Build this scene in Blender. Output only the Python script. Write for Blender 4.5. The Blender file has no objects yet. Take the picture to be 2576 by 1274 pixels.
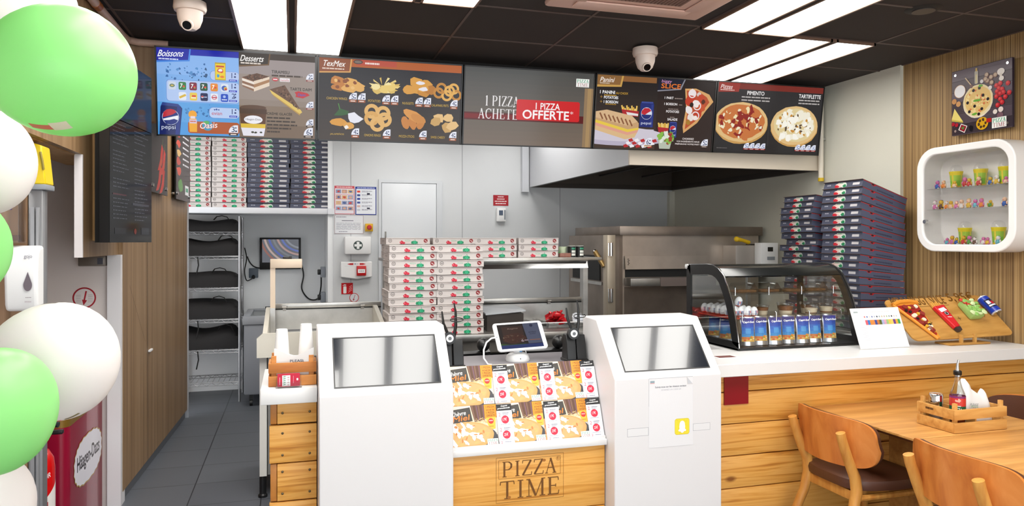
import bpy, bmesh, math, random
from mathutils import Vector, Matrix
R = math.radians
SC = bpy.context.scene
COL = SC.collection

# ------------------------------------------------------------------ camera, world, exposure
cam_data = bpy.data.cameras.new('camera')
cam = bpy.data.objects.new('camera', cam_data); COL.objects.link(cam)
cam_data.sensor_fit = 'HORIZONTAL'; cam_data.sensor_width = 36.0
cam_data.lens = 36.0 * 1850.0 / 2576.0
cam_data.shift_y = -31.0 / 2576.0
cam_data.clip_start = 0.05
cam.location = (0, 0, 1.7)
cam.rotation_euler = (R(90), 0, R(-16.6))
SC.camera = cam
W = bpy.data.worlds.new('world'); SC.world = W; W.use_nodes = True
bg = W.node_tree.nodes['Background']
bg.inputs['Color'].default_value = (0.93, 0.97, 1.0, 1)
bg.inputs['Strength'].default_value = 3.6
SC.view_settings.view_transform = 'Standard'
SC.view_settings.look = 'None'
SC.view_settings.gamma = 1.0
SC.view_settings.use_curve_mapping = False
SC.view_settings.exposure = 0.2
LAMP = 8.0

# ------------------------------------------------------------------ helpers
def lin(c):
    if isinstance(c, str):
        c = c.lstrip('#'); c = [int(c[i:i+2], 16)/255 for i in (0, 2, 4)]
        return tuple(((x/12.92) if x <= .04045 else ((x+.055)/1.055)**2.4) for x in c) + (1.0,)
    return tuple(c) + (1.0,)
MATS = {}
def nt(name):
    m = bpy.data.materials.new(name); m.use_nodes = True
    t = m.node_tree; b = t.nodes['Principled BSDF']
    return m, t, b
def mat(name, col, rough=.5, metal=0., spec=.5, coat=0., bump=0., bscale=80, var=0., vscale=6, sub=0.):
    if name in MATS: return MATS[name]
    m, t, b = nt(name)
    b.inputs['Base Color'].default_value = lin(col); b.inputs['Roughness'].default_value = rough
    b.inputs['Metallic'].default_value = metal; b.inputs['Specular IOR Level'].default_value = spec
    b.inputs['Coat Weight'].default_value = coat
    if sub:
        b.inputs['Subsurface Weight'].default_value = sub; b.inputs['Subsurface Radius'].default_value = (.05, .05, .05)
    tc = t.nodes.new('ShaderNodeTexCoord')
    if var:
        n = t.nodes.new('ShaderNodeTexNoise'); n.inputs['Scale'].default_value = vscale; n.inputs['Detail'].default_value = 4
        t.links.new(tc.outputs['Object'], n.inputs['Vector'])
        r = t.nodes.new('ShaderNodeValToRGB'); c = lin(col)
        r.color_ramp.elements[0].position = .3; r.color_ramp.elements[1].position = .7
        r.color_ramp.elements[0].color = tuple(x*(1-var) for x in c[:3])+(1,); r.color_ramp.elements[1].color = tuple(min(1, x*(1+var)) for x in c[:3])+(1,)
        t.links.new(n.outputs['Fac'], r.inputs['Fac']); t.links.new(r.outputs['Color'], b.inputs['Base Color'])
    if bump:
        n = t.nodes.new('ShaderNodeTexNoise'); n.inputs['Scale'].default_value = bscale
        t.links.new(tc.outputs['Object'], n.inputs['Vector'])
        bp = t.nodes.new('ShaderNodeBump'); bp.inputs['Strength'].default_value = bump; bp.inputs['Distance'].default_value = .002
        t.links.new(n.outputs['Fac'], bp.inputs['Height']); t.links.new(bp.outputs['Normal'], b.inputs['Normal'])
    MATS[name] = m; return m
def wood(name, cols, scale, rough=.45, detail=6, dist=.6, knots=None, pos=None, spec=.4):
    if name in MATS: return MATS[name]
    m, t, b = nt(name); L = t.links.new
    b.inputs['Roughness'].default_value = rough; b.inputs['Specular IOR Level'].default_value = spec
    tc = t.nodes.new('ShaderNodeTexCoord'); mp = t.nodes.new('ShaderNodeMapping')
    mp.inputs['Scale'].default_value = scale
    L(tc.outputs['Object'], mp.inputs['Vector'])
    n = t.nodes.new('ShaderNodeTexNoise'); n.inputs['Scale'].default_value = 1; n.inputs['Detail'].default_value = detail; n.inputs['Distortion'].default_value = dist
    L(mp.outputs['Vector'], n.inputs['Vector'])
    r = t.nodes.new('ShaderNodeValToRGB'); e = r.color_ramp.elements
    k = len(cols); pos = pos or [.3+.4*i/(k-1) for i in range(k)]
    e[0].position = pos[0]; e[0].color = lin(cols[0]); e[1].position = pos[-1]; e[1].color = lin(cols[-1])
    for i in range(1, k-1):
        q = e.new(pos[i]); q.color = lin(cols[i])
    L(n.outputs['Fac'], r.inputs['Fac']); out = r.outputs['Color']
    if knots:
        v = t.nodes.new('ShaderNodeTexVoronoi'); v.inputs['Scale'].default_value = 1
        mp2 = t.nodes.new('ShaderNodeMapping'); mp2.inputs['Scale'].default_value = knots[1]
        L(tc.outputs['Object'], mp2.inputs['Vector']); L(mp2.outputs['Vector'], v.inputs['Vector'])
        r2 = t.nodes.new('ShaderNodeValToRGB'); r2.color_ramp.elements[0].position = knots[2]; r2.color_ramp.elements[1].position = knots[3]
        r2.color_ramp.elements[0].color = (1, 1, 1, 1); r2.color_ramp.elements[1].color = (0, 0, 0, 1)
        L(v.outputs['Distance'], r2.inputs['Fac'])
        mx = t.nodes.new('ShaderNodeMix'); mx.data_type = 'RGBA'; mx.inputs['B'].default_value = lin(knots[0])
        L(r2.outputs['Color'], mx.inputs['Factor']); L(out, mx.inputs['A']); out = mx.outputs['Result']
    L(out, b.inputs['Base Color'])
    MATS[name] = m; return m
def print_mat(name, rough=.5, emit=0., base=1., spec=.4, ior=1.5):
    m, t, b = nt(name); L = t.links.new
    a = t.nodes.new('ShaderNodeAttribute'); a.attribute_name = 'Col'
    b.inputs['Roughness'].default_value = rough; b.inputs['Specular IOR Level'].default_value = spec
    b.inputs['IOR'].default_value = ior
    if emit:
        b.inputs['Base Color'].default_value = (.01, .01, .01, 1)
        L(a.outputs['Color'], b.inputs['Emission Color']); b.inputs['Emission Strength'].default_value = emit
        m.cycles.emission_sampling = 'NONE'
    else:
        L(a.outputs['Color'], b.inputs['Base Color'])
    return m
def glass_mat(name, tint=(1, 1, 1), refl=.08, rough=.02, fresnel=True):
    m = bpy.data.materials.new(name); m.use_nodes = True; t = m.node_tree; L = t.links.new
    t.nodes.remove(t.nodes['Principled BSDF'])
    o = t.nodes['Material Output']; tr = t.nodes.new('ShaderNodeBsdfTransparent'); tr.inputs['Color'].default_value = (*tint, 1)
    g = t.nodes.new('ShaderNodeBsdfGlossy'); g.inputs['Roughness'].default_value = rough
    mx = t.nodes.new('ShaderNodeMixShader'); mx.inputs['Fac'].default_value = refl
    if fresnel:
        f = t.nodes.new('ShaderNodeLayerWeight'); f.inputs['Blend'].default_value = .25
        mm = t.nodes.new('ShaderNodeMath'); mm.operation = 'MULTIPLY_ADD'; mm.inputs[1].default_value = .5; mm.inputs[2].default_value = refl
        L(f.outputs['Fresnel'], mm.inputs[0]); L(mm.outputs[0], mx.inputs['Fac'])
    L(tr.outputs[0], mx.inputs[1]); L(g.outputs[0], mx.inputs[2]); L(mx.outputs[0], o.inputs['Surface'])
    return m
def emit_mat(name, col, s):
    m, t, b = nt(name); b.inputs['Base Color'].default_value = lin(col)
    b.inputs['Emission Color'].default_value = lin(col); b.inputs['Emission Strength'].default_value = s
    return m

class M:
    """collects shapes in world coordinates and links them as one mesh object"""
    def __init__(s, T=None): s.v = []; s.f = []; s.mi = []; s.c = []; s.T = T; s.anycol = False
    def add(s, vs, fs, m=0, col=None):
        b = len(s.v)
        s.v += [tuple(s.T @ Vector(v)) if s.T else tuple(v) for v in vs]
        for f in fs:
            s.f.append([b+i for i in f]); s.mi.append(m); s.c.append(col)
        if col is not None: s.anycol = True
        return s
    def box(s, x0, y0, z0, x1, y1, z1, m=0, b=0., col=None, seg=2):
        x0, x1 = min(x0, x1), max(x0, x1); y0, y1 = min(y0, y1), max(y0, y1); z0, z1 = min(z0, z1), max(z0, z1)
        vs = [(x, y, z) for z in (z0, z1) for y in (y0, y1) for x in (x0, x1)]
        fs = [(0, 2, 3, 1), (4, 5, 7, 6), (0, 1, 5, 4), (2, 6, 7, 3), (0, 4, 6, 2), (1, 3, 7, 5)]
        if b <= 0: return s.add(vs, fs, m, col)
        b = min(b, .49*min(x1-x0, y1-y0, z1-z0))
        bm = bmesh.new(); bv = [bm.verts.new(v) for v in vs]
        for f in fs: bm.faces.new([bv[i] for i in f])
        bmesh.ops.bevel(bm, geom=bm.edges[:], offset=b, segments=seg, affect='EDGES', profile=.5)
        bm.verts.index_update()
        s.add([v.co[:] for v in bm.verts], [[v.index for v in f.verts] for f in bm.faces], m, col); bm.free(); return s
    def frame(s, d):
        d = Vector(d).normalized(); a = Vector((0, 0, 1)) if abs(d.z) < .9 else Vector((1, 0, 0))
        u = d.cross(a).normalized(); return u, d.cross(u)
    def cyl(s, p0, p1, r0, r1=None, n=16, m=0, caps=True, col=None):
        r1 = r0 if r1 is None else r1; p0 = Vector(p0); p1 = Vector(p1); u, w = s.frame(p1-p0); vs = []
        for p, r in ((p0, r0), (p1, r1)):
            for i in range(n):
                a = 2*math.pi*i/n; vs.append(p + u*(r*math.cos(a)) + w*(r*math.sin(a)))
        fs = [(i, (i+1) % n, n+(i+1) % n, n+i) for i in range(n)]
        if caps: fs += [tuple(range(n-1, -1, -1)), tuple(range(n, 2*n))]
        return s.add(vs, fs, m, col)
    def tube(s, pts, r, n=8, m=0, col=None, flat=None):
        pts = [Vector(p) for p in pts]; k = len(pts); vs = []; fs = []; u = None
        for i, p in enumerate(pts):
            d = (pts[min(i+1, k-1)] - pts[max(i-1, 0)]).normalized()
            if u is None: u, w = s.frame(d)
            else:
                u = (u - d*u.dot(d)).normalized(); w = d.cross(u)
            rr = r[i] if isinstance(r, (list, tuple)) else r
            for j in range(n):
                a = 2*math.pi*j/n; vs.append(p + u*(rr*math.cos(a)) + w*(rr*math.sin(a)*(flat or 1)))
        for i in range(k-1):
            for j in range(n): fs.append((i*n+j, i*n+(j+1) % n, (i+1)*n+(j+1) % n, (i+1)*n+j))
        fs += [tuple(range(n-1, -1, -1)), tuple(range((k-1)*n, k*n))]
        return s.add(vs, fs, m, col)
    def lathe(s, prof, c=(0, 0, 0), n=24, m=0, col=None, rot=None):
        vs = []; fs = []; k = len(prof); c = Vector(c)
        for r, z in prof:
            for j in range(n):
                a = 2*math.pi*j/n; p = Vector((r*math.cos(a), r*math.sin(a), z))
                if rot: p = rot @ p
                vs.append(c+p)
        for i in range(k-1):
            for j in range(n): fs.append((i*n+j, i*n+(j+1) % n, (i+1)*n+(j+1) % n, (i+1)*n+j))
        if prof[0][0] > 1e-5: fs.append(tuple(range(n-1, -1, -1)))
        if prof[-1][0] > 1e-5: fs.append(tuple(range((k-1)*n, k*n)))
        return s.add(vs, fs, m, col)
    def prism(s, poly, ax, a0, a1, m=0, col=None):
        n = len(poly)
        def P(q, a): return {'x': (a, q[0], q[1]), 'y': (q[0], a, q[1]), 'z': (q[0], q[1], a)}[ax]
        vs = [P(q, a0) for q in poly] + [P(q, a1) for q in poly]
        fs = [tuple(range(n)), tuple(range(2*n-1, n-1, -1))] + [(i, n+i, n+(i+1) % n, (i+1) % n) for i in range(n)]
        return s.add(vs, fs, m, col)
    def sph(s, c, rx, ry=None, rz=None, n=16, m=0, col=None):
        ry = rx if ry is None else ry; rz = rx if rz is None else rz; k = n//2
        vs = []; fs = []
        for i in range(k+1):
            t = math.pi*i/k
            for j in range(n):
                a = 2*math.pi*j/n; vs.append((c[0]+rx*math.sin(t)*math.cos(a), c[1]+ry*math.sin(t)*math.sin(a), c[2]+rz*math.cos(t)))
        for i in range(k):
            for j in range(n): fs.append((i*n+j, (i+1)*n+j, (i+1)*n+(j+1) % n, i*n+(j+1) % n))
        return s.add(vs, fs, m, col)
    def slab(s, quad, th, m=0, col=None):
        """thick plate: four corners (ccw from its front), thickness pushed back from the front"""
        q = [Vector(p) for p in quad]; nn = (q[1]-q[0]).cross(q[3]-q[0]).normalized()
        vs = q + [p - nn*th for p in q]
        return s.add(vs, [(0, 1, 2, 3), (7, 6, 5, 4), (0, 4, 5, 1), (1, 5, 6, 2), (2, 6, 7, 3), (3, 7, 4, 0)], m, col)
    def obj(s, name, mats, parent=None, org=None, sharp=35, fixn=True):
        if not isinstance(mats, (list, tuple)): mats = [mats]
        if parent is not None: o3 = Vector(parent['_org'])
        elif org is not None: o3 = Vector(org)
        else:
            xs, ys, zs = zip(*s.v); o3 = Vector(((min(xs)+max(xs))/2, (min(ys)+max(ys))/2, min(zs)))
        me = bpy.data.meshes.new(name)
        me.from_pydata([tuple(Vector(v)-o3) for v in s.v], [], s.f)
        for mm in mats: me.materials.append(mm)
        me.polygons.foreach_set('material_index', s.mi)
        me.polygons.foreach_set('use_smooth', [True]*len(s.f))
        if fixn and not s.anycol:
            bm = bmesh.new(); bm.from_mesh(me); bmesh.ops.recalc_face_normals(bm, faces=bm.faces[:]); bm.to_mesh(me); bm.free()
        if s.anycol:
            ca = me.color_attributes.new('Col', 'FLOAT_COLOR', 'CORNER'); buf = []
            cache = {}
            for f, c in zip(s.f, s.c):
                if c not in cache: cache[c] = lin(c) if c is not None else (.8, .8, .8, 1)
                buf += list(cache[c])*len(f)
            ca.data.foreach_set('color', buf)
        me.update(); me.set_sharp_from_angle(angle=R(sharp))
        o = bpy.data.objects.new(name, me); COL.objects.link(o)
        o['_org'] = tuple(o3)
        if parent is not None: o.parent = parent
        else: o.location = o3
        return o
ALL = []
def tag(o, label=None, cat=None, group=None, kind=None):
    if label: o['label'] = label
    if cat: o['category'] = cat
    if group: o['group'] = group
    if kind: o['kind'] = kind
    return o
def thing(name, label, cat, loc, group=None):
    o = bpy.data.objects.new(name, None); COL.objects.link(o); o.location = loc; o['_org'] = tuple(loc)
    o.empty_display_size = .1
    return tag(o, label, cat, group)
def copy_tree(o, parent=None):
    c = o.copy(); COL.objects.link(c)
    if parent is not None: c.parent = parent
    for ch in list(o.children): copy_tree(ch, c)
    return c
def struct(o): o['kind'] = 'structure'; return o

GL = {}
def glyphs(s):
    if s in GL: return GL[s]
    cu = bpy.data.curves.new('t', 'FONT'); cu.body = s; cu.resolution_u = 3
    ob = bpy.data.objects.new('t', cu); COL.objects.link(ob)
    dg = bpy.context.evaluated_depsgraph_get()
    me = bpy.data.meshes.new_from_object(ob.evaluated_get(dg))
    vs = [(v.co.x, v.co.y) for v in me.vertices]; fs = [list(p.vertices) for p in me.polygons]
    bpy.data.objects.remove(ob); bpy.data.curves.remove(cu); bpy.data.meshes.remove(me)
    if not vs: vs = [(0, 0), (1, 0), (1, 1)]; fs = []
    x0 = min(v[0] for v in vs); x1 = max(v[0] for v in vs); y0 = min(v[1] for v in vs); y1 = max(v[1] for v in vs)
    GL[s] = (vs, fs, x0, x1, y0, y1); return GL[s]
class Art:
    """flat print on a surface; x runs right, y runs down, both 0..1 over w and h"""
    EPS = .000025
    def __init__(s, m, o, ux, uy, w, h, mi=0, start=.0006):
        s.m = m; s.o = Vector(o); s.ux = Vector(ux).normalized(); s.uy = Vector(uy).normalized(); s.w = w; s.h = h
        s.n = s.ux.cross(-s.uy); s.l = start; s.mi = mi; s.asp = w/h
        s.rng = random.Random(7)
    def p(s, x, y): return s.o + s.ux*(x*s.w) + s.uy*(y*s.h) + s.n*s.l
    def clip(s, pts):
        for ax, lim, sg in ((0, 0., 1), (0, 1., -1), (1, 0., 1), (1, 1., -1)):
            out = []
            for i, q in enumerate(pts):
                r = pts[i-1]; dq = (q[ax]-lim)*sg; dr = (r[ax]-lim)*sg
                if (dq >= 0) != (dr >= 0):
                    k = dr/(dr-dq); out.append((r[0]+(q[0]-r[0])*k, r[1]+(q[1]-r[1])*k))
                if dq >= 0: out.append(q)
            pts = out
            if len(pts) < 3: return None
        return pts
    def poly(s, pts, col, keep=False):
        if any(q[0] < -1e-6 or q[0] > 1+1e-6 or q[1] < -1e-6 or q[1] > 1+1e-6 for q in pts):
            pts = s.clip(list(pts))
            if not pts: return
        s.m.add([s.p(*q) for q in pts], [tuple(range(len(pts)-1, -1, -1))] if s._ccw(pts) else [tuple(range(len(pts)))], s.mi, col)
        if not keep: s.l += s.EPS
    def _ccw(s, pts):
        a = sum(pts[i][0]*pts[(i+1) % len(pts)][1]-pts[(i+1) % len(pts)][0]*pts[i][1] for i in range(len(pts)))
        return a > 0
    def rect(s, x, y, w, h, col, sh=0): s.poly([(x+sh, y), (x+w+sh, y), (x+w, y+h), (x, y+h)], col)
    def rrect(s, x, y, w, h, r, col):
        ry = r*s.asp; pts = []
        for cx, cy, a0 in ((x+w-r, y+ry, -90), (x+w-r, y+h-ry, 0), (x+r, y+h-ry, 90), (x+r, y+ry, 180)):
            for k in range(5):
                a = R(a0+k*22.5); pts.append((cx+r*math.cos(a), cy+ry*math.sin(a)))
        s.poly(pts, col)
    def ell(s, cx, cy, rx, ry=None, col='#ffffff', n=20, a0=0, a1=360):
        ry = rx*s.asp if ry is None else ry
        pts = [(cx+rx*math.cos(R(a0+(a1-a0)*k/n)), cy+ry*math.sin(R(a0+(a1-a0)*k/n))) for k in range(n if a1-a0 == 360 else n+1)]
        s.poly(pts, col)
    def ring(s, cx, cy, r, t, col, n=24):
        a = s.asp; vs = []
        for k in range(n):
            q = 2*math.pi*k/n
            for rr in (r, r-t): vs.append(s.p(cx+rr*math.cos(q), cy+rr*a*math.sin(q)))
        fs = [(2*k, 2*k+1, 2*((k+1) % n)+1, 2*((k+1) % n)) for k in range(n)]
        s.m.add(vs, fs, s.mi, col); s.l += s.EPS
    def blob(s, cx, cy, rx, ry=None, col='#ffffff', n=11, jit=.22, rot=0):
        ry = rx*s.asp if ry is None else ry; pts = []
        for k in range(n):
            a = 2*math.pi*k/n; q = 1+s.rng.uniform(-jit, jit)
            x, y = math.cos(a)*q*rx*s.w, math.sin(a)*q*ry*s.h
            pts.append((cx+(x*math.cos(rot)-y*math.sin(rot))/s.w, cy+(x*math.sin(rot)+y*math.cos(rot))/s.h))
        s.poly(pts, col)
    def line(s, x0, y0, x1, y1, t, col):
        dx, dy = (x1-x0)*s.w, (y1-y0)*s.h; L = math.hypot(dx, dy) or 1e-6; px, py = -dy/L*t/2, dx/L*t/2
        s.poly([(x0+px, y0+py*s.asp), (x1+px, y1+py*s.asp), (x1-px, y1-py*s.asp), (x0-px, y0-py*s.asp)], col)
    def text(s, t, x, y, w, h, col, shear=0., up=0., bold=0.):
        """fit the words into the box; up tilts the base line"""
        vs, fs, x0, x1, y0, y1 = glyphs(t); sy = h/(y1-y0)
        if w is None: w = (x1-x0)*sy/s.asp
        sx = w/(x1-x0)
        for db in ((0, 0),) if not bold else ((-bold, 0), (bold, 0), (0, bold*s.asp), (0, -bold*s.asp)):
            out = []
            for a, b in vs:
                yy = (b-y0)*sy; xx = (a-x0)*sx + shear*yy/s.asp
                out.append(s.p(x+xx+db[0], y+h-yy-up*(a-x0)/(x1-x0)+db[1]))
            s.m.add(out, [tuple(f) for f in fs], s.mi, col); s.l += s.EPS*.5
        s.l += s.EPS
    SERIF = {'P': (1, [(.22, 0, .22, 1, 3), (.05, .01, .6, .02, 1), (.05, .985, .42, .985, 1), (.6, .02, .82, .13, 2), (.82, .13, .86, .28, 3), (.86, .28, .80, .43, 3), (.80, .43, .6, .53, 2), (.6, .53, .22, .53, 1)]),
             'I': (.55, [(.5, 0, .5, 1, 3), (.15, .012, .85, .012, 1), (.15, .985, .85, .985, 1)]),
             'Z': (.95, [(.1, .015, .92, .015, 1), (.88, .02, .1, .98, 3), (.08, .985, .92, .985, 1), (.1, .0, .07, .2, 1), (.92, 1, .96, .78, 1)]),
             'A': (1.05, [(.5, 0, .12, 1, 1), (.48, 0, .86, 1, 3), (.26, .64, .7, .64, 1), (.0, .985, .26, .985, 1), (.66, .985, 1.0, .985, 1)]),
             'T': (1, [(.5, 0, .5, 1, 3), (.06, .015, .94, .015, 1), (.06, .0, .03, .2, 1), (.94, .0, .97, .2, 1), (.3, .985, .7, .985, 1)]),
             'M': (1.3, [(.14, 0, .14, 1, 1), (.14, 0, .5, .98, 3), (.5, .98, .85, 0, 1), (.85, 0, .85, 1, 3), (.0, .985, .28, .985, 1), (.70, .985, 1, .985, 1), (0, .012, .2, .012, 1), (.8, .012, 1, .012, 1)]),
             'E': (.9, [(.24, 0, .24, 1, 3), (.06, .012, .86, .012, 1), (.24, .49, .68, .49, 1), (.06, .985, .88, .985, 1), (.86, .0, .89, .2, 1), (.88, 1, .93, .77, 1), (.68, .4, .68, .58, 1)]),
             'C': (1, [(.9, .2, .75, .05, 1), (.75, .05, .5, .01, 2), (.5, .01, .2, .15, 2), (.2, .15, .1, .5, 3), (.1, .5, .2, .84, 3), (.2, .84, .5, .99, 2), (.5, .99, .75, .95, 2), (.75, .95, .92, .78, 1), (.92, .0, .92, .28, 1)]),
             'H': (1.1, [(.2, 0, .2, 1, 3), (.82, 0, .82, 1, 3), (.2, .48, .82, .48, 1), (.05, .012, .36, .012, 1), (.05, .985, .36, .985, 1), (.66, .012, .98, .012, 1), (.66, .985, .98, .985, 1)]),
             '1': (.6, [(.5, 0, .5, 1, 3), (.5, .0, .2, .15, 1), (.15, .985, .85, .985, 1)]), ' ': (.45, [])}
    def serif(s, t, x, y, w, h, col, wt=.055, up=0., gap=.12):
        tot = sum(s.SERIF[c][0] for c in t)+gap*(len(t)-1); k = w/tot; cx = x
        for c in t:
            cw, st = s.SERIF[c]
            for x0, y0, x1, y1, q in st:
                f = lambda a, b: (cx+a*cw*k, y+b*h-up*((cx+a*cw*k-x)/w))
                s.line(*f(x0, y0), *f(x1, y1), h/s.asp*wt*(.45, 1, 1.7, 2.6)[q], col)
            cx += (cw+gap)*k
    def lines(s, x, y, w, h, n, col, fill=.5):
        for k in range(n):
            s.words(x, y+k*h/n, w*s.rng.uniform(.75, 1), h/n*fill, col)
    def words(s, x, y, w, h, col):
        cx = x
        while cx < x+w-.004:
            ww = min(s.rng.uniform(.12, .3)*max(w, .05), x+w-cx); s.poly([(cx, y), (cx+ww*.88, y), (cx+ww*.88, y+h), (cx, y+h)], col, True); cx += ww
        s.l += s.EPS
    def price(s, x, y, w, t, bar='#8a3a22', barh=.3, tcol='#1a2a5a'):
        """white quarter-round price tag with a small bar beneath"""
        a = s.asp; h = w*a*.85
        pts = [(x+w, y+h), (x, y+h)]
        for k in range(7):
            q = R(180+k*15); pts.append((x+w*.75+w*.75*math.cos(q), y+h+h*math.sin(q)))
        pts.append((x+w, y)); s.poly(pts, '#e8eaf6')
        s.text(t, x+w*.3, y+h*.2, w*.34, h*.72, tcol); s.rect(x+w*.7, y+h*.25, w*.12, h*.2, tcol); s.rect(x+w*.68, y+h*.7, w*.2, h*.18, tcol)
        s.rect(x+w*.02, y+h*1.06, w*.96, h*barh, bar); s.rect(x+w*.2, y+h*1.06+h*barh*.3, w*.6, h*barh*.4, '#ead8cf')
    def pizza(s, cx, cy, rx, ry, crust='#e0bb80', sauce='#c8743a', tops=(('#f0dca8', 30, .12), ('#a8281c', 20, .13)), seed=3, clip=None, edge='#c99a55'):
        s.rng.seed(seed)
        s.blob(cx, cy+ry*.1, rx, ry, edge, 28, .015); s.blob(cx, cy, rx, ry, crust, 28, .015); s.blob(cx, cy-ry*.02, rx*.88, ry*.86, sauce, 24, .03)
        for c, n, sz in tops:
            for _ in range(n):
                a = s.rng.uniform(0, 6.28); q = math.sqrt(s.rng.random())*.78
                s.blob(cx+q*rx*math.cos(a), cy+q*ry*math.sin(a), rx*sz*s.rng.uniform(.6, 1.2), ry*sz*s.rng.uniform(.6, 1.2), c, 9, .3, s.rng.uniform(0, 3))
    def ptlogo(s, x, y, w, h, bgc='#f4f4f0'):
        s.rect(x, y, w, h, bgc)
        s.serif('PIZZA', x+w*.06, y+h*.08, w*.88, h*.38, '#2f9a70', .07); s.serif('TIME', x+w*.06, y+h*.52, w*.88, h*.4, '#9a3a48', .05)
def artpanel(name, mats, parent, o, ux, uy, w, h, bgc, mi=0, **k):
    m = M(); a = Art(m, o, ux, uy, w, h, mi); a.rect(0, 0, 1, 1, bgc); return m, a

# ------------------------------------------------------------------ shared materials
PRINT = print_mat('printed_ink', .45)
GLOSSPRINT = print_mat('glossy_print', .22, spec=.25, ior=1.35)
SCREEN = print_mat('lit_screen', .14, emit=.82, spec=.2)
WHITE = mat('white_laminate', '#e0dfde', .35)
KIOSKW = mat('white_satin_metal', '#dcd9d9', .4)
STEEL = mat('brushed_steel', '#b8b6b2', .32, .9, var=.12, vscale=9)
STEELD = mat('dull_steel', '#8f8b86', .42, .85, var=.2, vscale=5)
CHROME = mat('chrome', '#d8d8d8', .12, 1.)
BLACK = mat('black_plastic', '#151516', .35)
BLACKM = mat('matt_black', '#101010', .7)
DARKGLASS = mat('dark_glass', '#0b0c0e', .04, spec=.8)
GREYP = mat('grey_plastic', '#8a8f96', .5)
WHITEP = mat('white_plastic', '#ececec', .3)
BEIGE = mat('cream_paint', '#e6d9c6', .5)
RED = mat('red_plastic', '#c01418', .35)
PAPER = mat('white_paper', '#e4e3e2', .8)
CARDB = mat('brown_cardboard', '#7a665c', .8)
CLEAR = glass_mat('clear_plastic', (.97, .97, .97), .05)
DOME = glass_mat('dome_plastic', (.98, .98, .98), .05, fresnel=False)
GLASS = glass_mat('clear_glass', (.98, .99, .985), .03)
PINE = wood('pine_planks', ['#b06c24', '#d89842', '#e6ac5a', '#da9c46'], (1.1, 22, 27), .42, 4, 1.4, ('#8a5320', (3.0, 6, 6.4), .05, .13), [.28, .42, .55, .7])
PINED = mat('pine_edge', '#b5742e', .5, var=.15, vscale=20)
# ================================================================== SETTING
def mat_floor():
    m, t, b = nt('grey_floor_tile'); L = t.links.new
    tc = t.nodes.new('ShaderNodeTexCoord'); br = t.nodes.new('ShaderNodeTexBrick')
    br.offset = 0; br.inputs['Scale'].default_value = 1; br.inputs['Brick Width'].default_value = .45; br.inputs['Row Height'].default_value = .45
    br.inputs['Mortar Size'].default_value = .004; br.inputs['Color1'].default_value = lin('#585b62'); br.inputs['Color2'].default_value = lin('#60636a'); br.inputs['Mortar'].default_value = lin('#2f3136')
    L(tc.outputs['Object'], br.inputs['Vector']); L(br.outputs['Color'], b.inputs['Base Color']); b.inputs['Roughness'].default_value = .45
    return m
ZC = 3.05
fl = M().box(-2.4, -2.6, -.05, 4.7, 9.2, 0).obj('floor', mat_floor()); struct(fl)
# ceiling: black tiles with a thin grid
CEILM = mat('black_ceiling_tile', '#352d2a', .85, bump=.3, bscale=300)
GRIDM = mat('ceiling_grid_metal', '#5a4a44', .5)
ce = M().box(-2.4, -2.6, ZC, 4.7, 9.2, ZC+.05).obj('ceiling', CEILM); struct(ce)
GX = [-2.36, -1.68, -1.01, -.34, .33, 1.0, 1.72, 2.45, 3.13, 3.81, 4.49]
GY = [4.09+.68*k for k in range(-9, 3)]
g = M()
for x in GX: g.box(x-.008, -2.5, ZC-.004, x+.008, 5.44, ZC)
for y in GY: g.box(-2.36, y-.008, ZC-.0045, 4.49, y+.008, ZC)
g.obj('ceiling_grid', GRIDM, ce)
WALLP = mat('pale_grey_wall_panel', '#d2d4d6', .4, var=.02, vscale=2)
WALLG = mat('lamp_tinted_white_wall', '#d6d4c6', .5, var=.02, vscale=2)  # greenish cast of the fluorescent light is put into this wall colour
WHITEW = mat('white_door_paint', '#e6dcd8', .5)
SEAM = mat('panel_seam', '#9a9ca0', .6)
# back wall with its panel seams
wb = M().box(.42, 8.1, 0, 4.6, 8.2, ZC).obj('wall_back', WALLP); struct(wb)
s = M()
for x in (.6, 1.83, 3.0): s.box(x-.003, 8.097, 0, x+.003, 8.1, ZC)
s.obj('seam', SEAM, wb)
WALLA = mat('alcove_wall_lightened', '#eef0f2', .5, var=.015, vscale=2)  # alcove wall colour lightened to stand in for light missing under the shelf
struct(M().box(-1.8, 8.95, 0, .5, 9.05, ZC).obj('wall_alcove_back', WALLA))
struct(M().box(.36, 8.12, 0, .42, 8.95, ZC).obj('wall_alcove_right', WALLA))
struct(M().box(-1.8, 7.7, 0, -1.7, 8.95, ZC).obj('wall_alcove_left', WALLA))
struct(M().box(4.47, 4.56, 0, 4.6, 8.1, ZC).obj('wall_right_kitchen', WALLG))
# corner strip in the kitchen corner
struct(M().box(4.40, 8.04, 0, 4.47, 8.1, 2.3).obj('trim_1', WALLG))
# zebra-striped wood cladding on the right wall, stripes run vertically
ZEBRA = wood('striped_wood_cladding', ['#5a432a', '#8c6e48', '#a8885a', '#c2a476'], (3, 150, .3), .5, 3, .15, None, [.3, .44, .55, .7])
struct(M().box(4.50, -2.5, 0, 4.6, 4.56, ZC).obj('wall_right', ZEBRA))
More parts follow.
